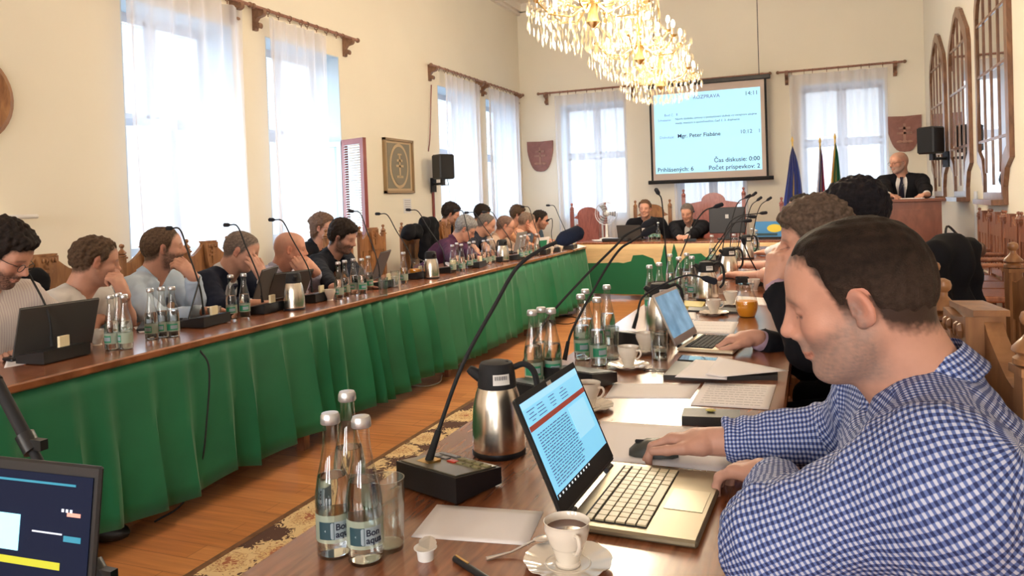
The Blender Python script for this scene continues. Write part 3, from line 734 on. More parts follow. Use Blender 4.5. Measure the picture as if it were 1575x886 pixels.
def table(name, label, x0, x1, y0, y1, z=TZ, legs=True):
    r = thing(name, label, 'table', ((x0+x1)/2, (y0+y1)/2, 0)); w = x1-x0; l = y1-y0
    MB().box((0, 0, z-0.016), (w, l, 0.032), bev=0.006).obj('table_top', 'table_wood', r)
    MB().box((0, 0, z-0.07), (w-0.08, l-0.08, 0.075)).obj('apron', 'dark_chair_wood', r)
    n = max(2, int(max(w, l)/1.5)+1)
    for k in range(n):
        for s in (-1, 1):
            t = -0.5+k/(n-1)
            p = (s*(w/2-0.09), t*(l-0.2)) if l > w else (t*(w-0.2), s*(l/2-0.09))
            MB().box((p[0], p[1], (z-0.03)/2), (0.05, 0.05, z-0.03)).obj('leg', 'dark_chair_wood', r)
    return r
tL = table('conference_table', 'long brown table with green skirt on the left', -3.28, -2.53, -0.2, 8.78)
tR = table('conference_table', 'long brown table in the right foreground with open laptop', -0.84, -0.08, 0.45, 8.4)
tH = table('head_table', 'brown head table at the far end of the room', -2.92, 0.2, 9.62, 10.35, 0.74)
def skirt(label, pts, z0, z1, pitch, seed, inward=(0, 0), name='table_skirt', m='skirt_green', amp=0.042):
    rnd = random.Random(seed); mb = MB(); (ax, ay), (bx, by) = pts; L = math.hypot(bx-ax, by-ay); dx, dy = (bx-ax)/L, (by-ay)/L; nx, ny = dy, -dx
    # pleats of uneven width
    s = [0.0]; 
    while s[-1] < L: s.append(s[-1]+pitch*rnd.uniform(0.6, 1.5))
    N = int(L/0.022); rows = 10; cols = []
    low = [rnd.uniform(-0.02, 0.02) for _ in s]
    for i in range(N+1):
        u = L*i/N
        k = max(j for j in range(len(s)) if s[j] <= u+1e-9); k1 = min(k+1, len(s)-1); t = (u-s[k])/max(s[k1]-s[k], 1e-6)
        w = (t**0.75)*2-1; w = w if t < 0.86 else w*(1-t)/0.14*1.0-(t-0.86)/0.14
        cols.append((u, w, low[k]*(1-t)+low[k1]*t))
    for j in range(rows):
        t = j/(rows-1)
        for u, w, lo in cols:
            z = z1+(z0-z1+lo)*t; off = w*amp*(0.12+0.88*t**0.8)*(1+0.4*math.sin(u*1.7))+0.01*math.sin(u*7+t*4)*t
            mb.v.append((ax+dx*u+nx*(off+inward[0]*t)+dx*0.015*math.sin(u*9+t*5)*t, ay+dy*u+ny*(off+inward[0]*t), z))
    n = N+1
    for j in range(rows-1):
        for i in range(N): a = j*n+i; mb.f.append((a, a+1, a+n+1, a+n))
    o = mb.obj(name, m, smooth=True); md = o.modifiers.new('s', 'SOLIDIFY'); md.thickness = 0.003
    return tag(o, label, 'table skirt')
skirt('green pleated skirt along the front of the left table', ((-2.545, 8.76), (-2.545, -0.15)), 0.11, 0.715, 0.17, 5, (-0.05,))
skirt('green pleated skirt hanging off the far end of the left table', ((-3.27, 8.79), (-2.545, 8.79)), 0.11, 0.715, 0.17, 6)
skirt('green pleated skirt of the right table, facing the aisle', ((-0.855, 0.45), (-0.855, 8.4)), 0.11, 0.715, 0.17, 7)

# cloth with a painted town silhouette on the front of the head table
bn = skirt('beige cloth with green painted trees and church spires on head table', ((0.2, 9.6), (-2.93, 9.6)), 0.07, 0.715, 0.35, 9, name='painted_cloth', m='cloth_beige', amp=0.006)
bn['category'] = 'table cloth'
def sil(px, py): p = PT(px, py, Y=9.56); return (p.x, p.z)
S1 = [(885, 451), (1000, 454), (1120, 452), (1216, 450), (1216, 408), (1190, 400), (1165, 404), (1150, 396), (1125, 400), (1108, 392), (1085, 396), (1078, 390), (1062, 391), (1053, 396), (1046, 404), (1042, 403),
      (1041, 390), (1036, 374), (1033, 388), (1031, 402), (1027, 402), (1024, 386), (1021, 376), (1018, 392), (1014, 408), (1008, 408), (1004, 398), (996, 395), (988, 392), (973, 393), (970, 402), (958, 405), (950, 404), (925, 405), (885, 405)]
sp_ = [sil(*p) for p in S1]
me_ = MB(); me_.prism(sp_, 0.004, Matrix(((1, 0, 0, 0), (0, 0, -1, 9.585), (0, 1, 0, 0), (0, 0, 0, 1))))
so_ = me_.obj('painted_silhouette', 'print_green'); so_.parent = bn
del so_

# ---------------------------------------------------------------- carved chairs
FIN = [(0.013, 0.0), (0.026, 0.004), (0.026, 0.012), (0.019, 0.017), (0.0275, 0.023), (0.0265, 0.028), (0.015, 0.041), (0.0085, 0.049), (0.0085, 0.057), (0.0145, 0.063), (0.016, 0.071), (0.0135, 0.079), (0.004, 0.084)]
def chair(label, loc, rz, wd='chair_wood', w=0.46, H=1.04, arms=False, shield=True, group='carved wooden chairs'):
    "local +x is the way the chair faces; the back stands at x=-0.22"
    r = thing('carved_chair', label, 'chair', loc, rz, group); bx = -0.22; hw = w/2
    MB().box((0.0, 0, 0.44), (0.45, w, 0.05), bev=0.012).obj('seat', wd, r)
    for s in (-1, 1):
        MB().box((0.2, s*(hw-0.025), 0.21), (0.042, 0.042, 0.42)).obj('leg', wd, r)
        po = MB().box((bx, s*(hw-0.02), H/2), (0.04, 0.04, H), bev=0.005).box((bx, s*(hw-0.02), H+0.0), (0.048, 0.048, 0.012)).obj('back_post', wd, r)
        MB().lathe(FIN, 14, TR(bx, s*(hw-0.02), H+0.005)).obj('finial', wd, po, True)
        MB().box((0, s*(hw-0.025), 0.2), (0.4, 0.025, 0.03)).obj('stretcher', wd, r)
    MB().box((bx, 0, 0.52), (0.03, w-0.06, 0.06)).obj('lower_rail', wd, r)
    b = MB()
    for k in (-1, 0, 1): b.box((bx, k*0.115, 0.72), (0.018, 0.075, 0.38))
    for k in (-0.165, -0.06, 0.06, 0.165): b.box((bx, k, 0.72), (0.026, 0.014, 0.4))
    b.obj('back_panel', wd, r)
    # crest board: shoulders, ogee, raised centre block
    h0 = H-0.15; c = [(-hw+0.03, h0), (hw-0.03, h0), (hw-0.03, H-0.03)]
    top = [(0.17, H-0.035), (0.145, H-0.025), (0.115, H-0.005), (0.075, H+0.025), (0.058, H+0.045)]
    c += top+[(-x, z) for x, z in reversed(top)]+[(-hw+0.03, H-0.03)]
    Mx = Matrix(((0, 0, 1, bx-0.014), (1, 0, 0, 0), (0, 1, 0, 0), (0, 0, 0, 1)))
    MB().prism(c, 0.028, Mx).obj('crest_board', wd, r)
    MB().box((bx+0.004, 0, H+0.006), (0.046, 0.112, 0.1)).box((bx+0.004, 0, H+0.06), (0.054, 0.124, 0.010)).obj('crest_block', wd, r)
    if shield:
        Ms = Matrix(((0.72, 0, 0, 0), (0, 0.86, 0, 0), (0, 0, 1, 0), (0, 0, 0, 1))); Ms = Matrix(((0, 0, 1, bx+0.014), (1, 0, 0, 0), (0, 1, 0, H-0.045), (0, 0, 0, 1))) @ Ms
        sh = MB().prism(shield_poly(0.165, 0.23), 0.028, Ms).obj('crest_shield', wd, r)
        cr = MB()
        for cc, dd in (((0, 0.01), (0.02, 0.14)), ((0, 0.045), (0.07, 0.017)), ((0, 0.012), (0.095, 0.017))): cr.box((*cc, 0.032), (*dd, 0.008), Ms)
        for x in (-0.05, -0.02, 0.03, 0.055): cr.ball((x, 0.085, 0.03), (0.009, 0.017, 0.007), 6, 4, Ms)
        cr.obj('double_cross', wd, sh)
    if arms:
        for s in (-1, 1):
            MB().box((0.0, s*(hw-0.015), 0.70), (0.46, 0.045, 0.03), bev=0.01).obj('armrest', wd, r)
            MB().lathe([(0.018, 0.44), (0.018, 0.5), (0.026, 0.55), (0.014, 0.6), (0.022, 0.66), (0.02, 0.69)], 10, TR(0.19, s*(hw-0.015), 0)).obj('arm_post', wd, r, True)
    return r
c0 = chair('carved chair with double cross crest right behind the man in gingham shirt', (0.0, 0.0, 0), 0)
# near chair: posts measured at (0.277,1.343) and (0.235,1.703)
pa, pb = Vector((0.29, 1.30)), Vector((0.235, 1.71))
def place_by_posts(c, a, b):
    mid = (a+b)/2; d = (b-a).normalized(); fx = Vector((-d.y, d.x))   # facing: left of a->b
    c.location = (mid.x+fx.x*0.22, mid.y+fx.y*0.22, 0); c.rotation_euler[2] = math.atan2(fx.y, fx.x)
place_by_posts(c0, pa, pb)
def chair_copy(src, x, y, rz, label): return dup(src, (x, y, 0), rz, label)
chair_copy(c0, 0.06, 2.33, PI-0.05, 'carved chair of the young man in the black jacket')
chair_copy(c0, 0.09, 3.08, PI, 'carved chair under the man with dark hair near the lectern side')
chair_copy(c0, 0.1, 3.95, PI, 'carved chair in right row, third one behind the gingham shirt')
chair_copy(c0, 0.1, 4.9, PI, 'carved chair in right row, fourth one behind the gingham shirt')
chair_jacket = chair_copy(c0, 0.42, 2.55, PI+0.25, 'carved chair carrying the black jacket')
# chairs behind the left table, backs to the wall
for i, (y, lab) in enumerate(((2.42, 'carved chair behind the man in white t-shirt, left of him'), (3.02, 'carved chair between white t-shirt man and light blue shirt man'), (3.75, 'carved chair behind the light blue shirt, near the dark suit'),
                              (4.28, 'carved chair whose finial shows between the dark suit and the bald man'), (5.78, 'empty carved chair to the right of the black shirt man'), (6.32, 'carved chair with black bag on it at left table'))):
    chair_copy(c0, -3.82 if i < 4 else -3.74, y, random.uniform(-0.08, 0.08), lab)
for i, y in enumerate((7.3, 8.0, 8.6)):
    chair_copy(c0, -3.85, y, 0, ['carved chair of the man in the purple shirt', 'carved chair of the man in the beige shirt', 'carved chair of the man in the orange shirt'][i])
# wall row on the right (dark chairs) and an armchair
w0 = chair('dark carved chair at right wall, nearest of the wall row', (1.33, 6.95, 0), PI, 'dark_chair_wood', 0.5, 1.0, True, False, 'dark carved chairs along the right wall')
for i, y in enumerate((7.5, 8.05, 8.6)):
    dup(w0, (1.33, y, 0), PI, 'dark carved armchair at right wall, %s from the near end' % ['second', 'third', 'fourth', 'fifth', 'sixth'][i])
# chairs at the head table
def throne(label, x, y, w, H, wd):
    r = thing('high_back_chair', label, 'chair', (x, y, 0), -PI/2); hw = w/2; bx = -0.24
    MB().box((0, 0, 0.45), (0.48, w, 0.06), bev=0.01).obj('seat', wd, r)
    for s in (-1, 1):
        MB().box((0.2, s*(hw-0.03), 0.22), (0.05, 0.05, 0.44)).obj('leg', wd, r)
        po = MB().box((bx, s*(hw-0.025), H/2), (0.05, 0.05, H)).obj('back_post', wd, r)
        MB().lathe([(q[0]*1.25, q[1]*1.5) for q in FIN], 12, TR(bx, s*(hw-0.025), H)).obj('finial', wd, po, True)
    for s in (-1, 1): MB().box((bx, s*(hw-0.1), 0.78), (0.03, 0.022, H-0.82)).obj('baluster', wd, r)
    c = [(-hw+0.12, 0.55), (hw-0.12, 0.55), (hw-0.12, H-0.12), (hw-0.05, H-0.1)]+[(0.17*math.cos(a*PI/10)*1.0, H-0.06+0.12*math.sin(a*PI/10)) for a in range(11)]+[(-hw+0.05, H-0.1), (-hw+0.12, H-0.12)]
    MB().prism(c, 0.03, Matrix(((0, 0, 1, bx-0.015), (1, 0, 0, 0), (0, 1, 0, 0), (0, 0, 0, 1)))).obj('back_panel', wd, r)
    return r
throne('empty reddish high back chair at the left end of head table', -3.12, 10.75, 0.56, 1.13, 'red_chair_wood')
throne('pale brown high back chair of the man in dark suit and tie', -2.2, 10.95, 0.56, 1.14, 'chair_wood')
throne('widest high back chair behind the leaning man with clasped hands', -1.35, 11.15, 0.9, 1.28, 'red_chair_wood')
throne('high back chair at the right end of the head table', -0.15, 10.9, 0.56, 1.12, 'red_chair_wood')

# lectern
lc = thing('lectern', 'brown wooden lectern in front of the bald man', 'lectern', (0.98, 9.28, 0), 0)
MB().box((0, 0, 0.58), (0.54, 0.42, 1.16)).obj('lectern_body', 'lectern_wood', lc)
MB().box((0, -0.215, 0.58), (0.44, 0.012, 1.0)).obj('front_panel', 'lectern_wood', lc)
MB().box((0, 0, 1.175), (0.62, 0.48, 0.03), bev=0.006).obj('lectern_top', 'lectern_wood', lc)
tag(MB().box((0.02, 0.02, 1.196), (0.22, 0.15, 0.008)).obj('paper_sheet', 'paper', loc=(0.98, 9.28, 0)), 'white paper lying on the lectern', 'paper')
tag(MB().tube(spline([(0.9, 9.42, 1.19), (0.89, 9.4, 1.28), (0.92, 9.36, 1.34)], 4), 0.005, 6).ball((0.92, 9.355, 1.345), 0.012, 8, 6).obj('lectern_microphone', 'dark_metal'), 'thin microphone standing on the lectern', 'microphone')

# flags
def flag(label, x, y, cols, H, w):
    r = thing('flag_on_pole', label, 'flag', (x, y, 0))
    MB().tube([(0, 0, 0.02), (0, 0, H)], 0.013, 8).lathe([(0.12, 0), (0.12, 0.02), (0.03, 0.05)], 14).obj('flag_pole', 'gold', r, True)
    MB().lathe([(0.005, H+0.09), (0.022, H+0.03), (0.012, H)], 8).obj('pole_tip', 'gold', r, True)
    k = len(cols)
    for i, c in enumerate(cols):
        mb = MB(); n = 12; rows = 12
        for j in range(rows):
            t = j/(rows-1); z = H-0.04-t*1.25; ww = w*(0.08+0.92*t**0.7)
            for q in range(n+1):
                s = (i+q/n)/k-0.5
                mb.v.append((s*ww+0.01*math.sin(t*6+i), -0.02+0.035*math.sin(s*26+t*2)*(0.3+t)*0.9, z-0.03*abs(s)*4*(1-t)))
        for j in range(rows-1):
            for q in range(n): a = j*(n+1)+q; mb.f.append((a, a+1, a+n+2, a+n+1))
        o = mb.obj('flag_cloth', c, r, True)
    return r
flag('dark blue flag standing at back wall, leftmost of the flags', -0.27, 12.35, ['flag_blue'], 2.06, 0.36)
flag('white, blue and red flag standing between blue and green flags', 0.12, 12.45, ['flag_white', 'flag_blue', 'flag_red'], 2.03, 0.2)
flag('green and yellow flag at back wall, rightmost of the flags', 0.33, 12.5, ['gold', 'flag_green', 'flag_green'], 2.08, 0.26)
# fan
fn = thing('desk_fan', 'round metal desk fan standing on the head table', 'fan', (-2.66, 10.25, 0.74), 0)
MB().lathe([(0.1, 0), (0.1, 0.02), (0.02, 0.035), (0.015, 0.22)], 16).obj('fan_stand', 'white_plastic', fn, True)
g = MB(); Mf = TR(0, 0, 0.36) @ Matrix.Rotation(PI/2, 4, 'X')
for rr in (0.155, 0.12, 0.085, 0.05): g.tube([(rr*math.cos(a*PI/12), rr*math.sin(a*PI/12), 0.03 if rr < 0.15 else 0) for a in range(25)], 0.003 if rr < 0.15 else 0.006, 5, Mf, cap=False)
for a in range(36): g.tube([(0.02*math.cos(a*PI/18), 0.02*math.sin(a*PI/18), 0.035), (0.155*math.cos(a*PI/18), 0.155*math.sin(a*PI/18), 0)], 0.0014, 4, Mf)
g.obj('fan_cage', 'silver', fn)
for k in range(3):
    a = k*2*PI/3; MB().prism([(0.02, -0.015), (0.13, -0.05), (0.14, 0.03), (0.03, 0.02)], 0.003, Mf @ Matrix.Rotation(a, 4, 'Z') @ Matrix.Rotation(0.35, 4, 'X')).obj('fan_blade', 'grey_plastic', fn)
MB().lathe([(0.035, -0.08), (0.045, -0.04), (0.03, 0.0)], 14, Mf).obj('fan_motor', 'white_plastic', fn, True)
# monitor on the head table, seen from behind
mo = thing('computer_monitor', 'black computer monitor seen from behind on head table', 'monitor', (-1.02, 9.98, 0.74), 0.05)
MB().box((0, 0, 0.24), (0.44, 0.035, 0.33), bev=0.008).obj('display_housing', 'black_plastic', mo)
MB().box((0, 0.02, 0.24), (0.41, 0.004, 0.3)).obj('display', 'matte_black', mo)
MB().box((0, 0, 0.008), (0.24, 0.18, 0.014), bev=0.004).box((0, 0.0, 0.06), (0.06, 0.04, 0.1)).obj('monitor_stand', 'black_plastic', mo)
MB().box((0, -0.0185, 0.29), (0.04, 0.002, 0.05)).obj('back_badge', 'rim_grey', mo)
# painting card
pc = thing('small_picture', 'small blue picture with yellow fish shape on head table', 'picture', (-0.55, 9.95, 0.74), 0.0)
MB().box((0.05, 0, 0.12), (0.36, 0.02, 0.19)).obj('canvas', 'poster_blue', pc)
MB().prism([(0.09*math.cos(a*PI/8), 0.05*math.sin(a*PI/8)) for a in range(16)], 0.004, Matrix(((1, 0, 0, 0.1), (0, 0, -1, -0.011), (0, 1, 0, 0.13), (0, 0, 0, 1)))).obj('yellow_shape', 'poster_yellow', pc)
MB().box((0.0, -0.012, 0.055), (0.26, 0.004, 0.03)).obj('dark_band', 'label_dark', pc)
MB().box((0.0, 0.03, 0.01), (0.4, 0.1, 0.02)).obj('picture_foot', 'matte_black', pc)
# ---------------------------------------------------------------- people: bodies as one smooth surface
class Field:
    def __init__(s, xs, ys, zs):
        s.ax = [np.asarray(a, dtype=np.float32) for a in (xs, ys, zs)]
        s.F = np.full([len(a) for a in s.ax], 1.0, dtype=np.float32)
    def _sub(s, lo, hi):
        sl = []
        for k in range(3):
            a = np.searchsorted(s.ax[k], lo[k]); b = np.searchsorted(s.ax[k], hi[k])
            if b <= a: return None
            sl.append(slice(a, b))
        return tuple(sl)
    def apply(s, fn, lo, hi, k=0.02, op='u'):
        pad = k+0.03
        sl = s._sub([lo[i]-pad for i in range(3)], [hi[i]+pad for i in range(3)])
        if sl is None: return
        X = s.ax[0][sl[0]][:, None, None]; Y = s.ax[1][sl[1]][None, :, None]; Z = s.ax[2][sl[2]][None, None, :]
        d = fn(X, Y, Z); f = s.F[sl]
        if op == 'u':
            h = np.maximum(k-np.abs(f-d), 0)/k; s.F[sl] = np.minimum(f, d)-h*h*k*0.25
        else:
            h = np.maximum(k-np.abs(f+d), 0)/k; s.F[sl] = np.maximum(f, -d)+h*h*k*0.25
    def cone(s, a, b, ra, rb, k=0.02, op='u'):
        a = np.array(a, float); b = np.array(b, float); ba = b-a; L2 = max(float(ba@ba), 1e-9)
        def fn(X, Y, Z):
            px, py, pz = X-a[0], Y-a[1], Z-a[2]
            t = np.clip((px*ba[0]+py*ba[1]+pz*ba[2])/L2, 0, 1)
            return np.sqrt((px-t*ba[0])**2+(py-t*ba[1])**2+(pz-t*ba[2])**2)-(ra+(rb-ra)*t)
        m = max(ra, rb); s.apply(fn, np.minimum(a, b)-m, np.maximum(a, b)+m, k, op)
    def ell(s, c, r, R=None, k=0.02, op='u'):
        c = np.array(c, float); r = np.array(r, float); R = np.eye(3) if R is None else R   # columns of R = local axes
        def fn(X, Y, Z):
            px, py, pz = X-c[0], Y-c[1], Z-c[2]
            q = [(px*R[0, i]+py*R[1, i]+pz*R[2, i]) for i in range(3)]
            k0 = np.sqrt(sum((q[i]/r[i])**2 for i in range(3))); k1 = np.sqrt(sum((q[i]/r[i]**2)**2 for i in range(3)))
            return k0*(k0-1)/np.maximum(k1, 1e-6)
        ext = np.sqrt((R**2)@(r**2)); s.apply(fn, c-ext, c+ext, k, op)
    def mesh(s):
        F = s.F; nx, ny, nz = F.shape; I = F < 0
        ax = s.ax; n = (nx-1)*(ny-1)*(nz-1)
        acc = np.zeros((nx-1, ny-1, nz-1, 3), np.float32); cnt = np.zeros((nx-1, ny-1, nz-1), np.float32)
        for d in range(3):
            sa = [slice(None)]*3; sb = [slice(None)]*3; sa[d] = slice(0, -1); sb[d] = slice(1, None)
            fa, fb = F[tuple(sa)], F[tuple(sb)]; cr = I[tuple(sa)] != I[tuple(sb)]
            idx = np.argwhere(cr)
            if len(idx) == 0: continue
            va, vb = fa[cr], fb[cr]; t = va/(va-vb)
            P = np.empty((len(idx), 3), np.float32)
            for e in range(3):
                P[:, e] = ax[e][idx[:, e]]
            P[:, d] += t*(ax[d][idx[:, d]+1]-ax[d][idx[:, d]])
            o1, o2 = [e for e in range(3) if e != d]
            for i in (0, 1):
                for j in (0, 1):
                    c = idx.copy(); c[:, o1] -= i; c[:, o2] -= j
                    ok = (c[:, o1] >= 0) & (c[:, o2] >= 0) & (c[:, 0] < nx-1) & (c[:, 1] < ny-1) & (c[:, 2] < nz-1)
                    c = c[ok]; np.add.at(acc, (c[:, 0], c[:, 1], c[:, 2]), P[ok]); np.add.at(cnt, (c[:, 0], c[:, 1], c[:, 2]), 1)
        m = cnt > 0; vid = np.full(cnt.shape, -1, np.int64); vid[m] = np.arange(m.sum())
        V = acc[m]/cnt[m][:, None]; faces = []
        for d in range(3):
            o1, o2 = [(1, 2), (2, 0), (0, 1)][d]
            sa = [slice(None)]*3; sb = [slice(None)]*3; sa[d] = slice(0, -1); sb[d] = slice(1, None)
            cr = I[tuple(sa)] != I[tuple(sb)]; idx = np.argwhere(cr)
            ok = (idx[:, o1] > 0) & (idx[:, o2] > 0) & (idx[:, o1] < F.shape[o1]-1) & (idx[:, o2] < F.shape[o2]-1)
            idx = idx[ok]
            if len(idx) == 0: continue
            ins = I[tuple(idx.T)]
            q = []
            for i, j in ((1, 1), (0, 1), (0, 0), (1, 0)):
                c = idx.copy(); c[:, o1] -= i; c[:, o2] -= j; q.append(vid[tuple(c.T)])
            q = np.stack(q, 1); q[~ins] = q[~ins][:, ::-1]; faces.append(q)
        Fc = np.concatenate(faces); Fc = Fc[(Fc >= 0).all(1)]
        return V, Fc
def axis(lo, hi, coarse, fines, fine):
    "graded axis: spacing fine inside the fine intervals, coarse elsewhere"
    x = lo; out = [lo]
    while x < hi:
        st = coarse
        for a, b in fines:
            if a-1e-6 <= x <= b: st = fine; break
            if x < a: st = min(st, max(fine, min(coarse, (a-x)*0.5+fine)))
            elif x > b: st = min(st, max(fine, (x-b)*0.5+fine))
        x += st; out.append(x)
    return out
def wav(P, s, seed, n=7):
    rnd = np.random.RandomState(seed); r = np.zeros(len(P)); 
    for i in range(n):
        k = rnd.normal(size=3); k /= np.linalg.norm(k); r += np.sin(P@k*(2*PI/s)*rnd.uniform(0.7, 1.6)+rnd.uniform(0, 6.3)+1.2*np.sin(P@rnd.normal(size=3)*4))
    return r/n**0.5
def np_obj(name, V, Fc, m, parent, col=None, smooth=True, uv=None):
    me = bpy.data.meshes.new(name); me.vertices.add(len(V)); me.vertices.foreach_set('co', np.asarray(V, np.float32).ravel())
    me.loops.add(len(Fc)*4); me.loops.foreach_set('vertex_index', np.asarray(Fc, np.int32).ravel())
    me.polygons.add(len(Fc)); me.polygons.foreach_set('loop_start', np.arange(0, len(Fc)*4, 4, dtype=np.int32)); me.polygons.foreach_set('loop_total', np.full(len(Fc), 4, np.int32))
    me.polygons.foreach_set('use_smooth', [True]*len(Fc))
    me.materials.append(MT[m]); me.update(calc_edges=True)
    if col is not None:
        a = me.color_attributes.new('Col', 'FLOAT_COLOR', 'POINT'); c = np.ones((len(V), 4), np.float32); c[:, :3] = col; a.data.foreach_set('color', c.ravel())
    if uv is not None:
        l = me.uv_layers.new(name='UVMap'); l.data.foreach_set('uv', np.asarray(uv, np.float32).ravel())
    me.validate()
    o = bpy.data.objects.new(name, me); COL.objects.link(o); o.parent = parent
    return o
def normals(V, Fc):
    n = np.cross(V[Fc[:, 2]]-V[Fc[:, 0]], V[Fc[:, 3]]-V[Fc[:, 1]]); N = np.zeros_like(V)
    for i in range(4): np.add.at(N, Fc[:, i], n)
    return N/np.maximum(np.linalg.norm(N, axis=1, keepdims=True), 1e-9)
def smooth_v(V, Fc, it=1):
    for _ in range(it):
        A = np.zeros_like(V); C = np.zeros(len(V))
        for i in range(4):
            j = (i+1) % 4; np.add.at(A, Fc[:, i], V[Fc[:, j]]); np.add.at(C, Fc[:, i], 1); np.add.at(A, Fc[:, j], V[Fc[:, i]]); np.add.at(C, Fc[:, j], 1)
        V = V*0.5+0.5*A/np.maximum(C, 1)[:, None]
    return V
def euler(yaw, pitch, roll=0.0):
    "columns: forward, left, up; yaw about z, pitch>0 looks down, roll>0 tilts to own right"
    cy, sy, cp, sp, cr, sr = math.cos(yaw), math.sin(yaw), math.cos(pitch), math.sin(pitch), math.cos(roll), math.sin(roll)
    Rz = np.array([[cy, -sy, 0], [sy, cy, 0], [0, 0, 1]]); Ry = np.array([[cp, 0, sp], [0, 1, 0], [-sp, 0, cp]]); Rx = np.array([[1, 0, 0], [0, cr, -sr], [0, sr, cr]])
    return Rz@Ry@Rx
mat('skin', (0.55, 0.3, 0.22), 0.5, attr='Col', var=0.05, vscale=40, bump=0.12, bscale=350, spec=0.35)
mat('eyeball', (0.75, 0.72, 0.7), 0.15, attr='Col')
mat('hair', (0.05, 0.03, 0.02), 0.62, attr='Col', var=0.3, vscale=120, bump=0.6, bscale=420, spec=0.14)
SKIN = np.array((0.56, 0.29, 0.205)); 
def clothmat(name, c, **k): 
    if name not in MT: mat(name, c, 0.85, var=0.05, vscale=10, bump=0.15, bscale=300, sheen=0.0, spec=0.2, **k)
    return name
def head_prims(f, hc, R, s, ear=True):
    P = lambda x, y, z: hc+R@(np.array((x, y, z))*s)
    E = lambda c, r, k=0.02, op='u', RR=None: f.ell(P(*c), np.array(r)*s, R if RR is None else R@RR, k*s, op)
    Cn = lambda a, b, ra, rb, k=0.02, op='u': f.cone(P(*a), P(*b), ra*s, rb*s, k*s, op)
    E((-0.018, 0, 0.038), (0.1, 0.077, 0.084)); E((0.028, 0, 0.035), (0.068, 0.066, 0.07), 0.03); E((-0.045, 0, 0.0), (0.068, 0.066, 0.066), 0.03)
    E((0.035, 0, -0.03), (0.058, 0.056, 0.078), 0.025); E((0.03, 0, -0.075), (0.052, 0.047, 0.04), 0.025)
    Cn((0.0, 0.05, -0.055), (0.062, 0.014, -0.101), 0.017, 0.016, 0.03); Cn((0.0, -0.05, -0.055), (0.062, -0.014, -0.101), 0.017, 0.016, 0.03)
    E((0.076, 0, -0.1), (0.018, 0.022, 0.016), 0.02)
    for y in (-1, 1):
        E((0.057, y*0.040, -0.028), (0.024, 0.023, 0.020), 0.03)                      # cheekbone
        Cn((0.083, y*0.012, 0.02), (0.07, y*0.047, 0.022), 0.011, 0.01, 0.02)          # brow
    for y in (-1, 1): E((0.1025, y*0.036, 0.0), (0.0225, 0.0195, 0.0125), 0.012, 's')      # sockets
    for y in (-1, 1):
        E((0.0775, y*0.032, 0.0045), (0.0132, 0.0165, 0.0095), 0.003)                     # lids
        E((0.0765, y*0.032, -0.0108), (0.0118, 0.0155, 0.0062), 0.003)
    Cn((0.078, 0, 0.018), (0.092, 0, -0.034), 0.012, 0.015, 0.014); Cn((0.0915, 0, 0.020), (0.1155, 0, -0.022), 0.0078, 0.0085, 0.012); E((0.115, 0, -0.0285), (0.0125, 0.0105, 0.0095), 0.009)
    for y in (-1, 1): E((0.101, y*0.0125, -0.036), (0.011, 0.0075, 0.0075), 0.008)
    for y in (-1, 1): E((0.108, y*0.007, -0.0435), (0.006, 0.0035, 0.004), 0.004, 's')
    E((0.09, 0, -0.052), (0.012, 0.02, 0.012), 0.014)
    E((0.095, 0, -0.0625), (0.0085, 0.022, 0.0052), 0.008); E((0.0935, 0, -0.0730), (0.0085, 0.018, 0.0055), 0.008)
    Cn((0.107, -0.02, -0.068), (0.107, 0.02, -0.068), 0.0016, 0.0016, 0.005, 's')
    if ear:
        for y in (-1, 1):
            Ry = euler(-y*0.35, 0.22)
            E((-0.010, y*0.081, -0.008), (0.018, 0.0065, 0.029), 0.008, 'u', Ry)
            E((-0.005, y*0.0865, -0.005), (0.0112, 0.0062, 0.0195), 0.003, 's', Ry)
            E((-0.003, y*0.078, -0.031), (0.008, 0.0055, 0.008), 0.008)
            Cn((0.004, y*0.081, -0.006), (0.004, y*0.081, -0.015), 0.0035, 0.004, 0.004)
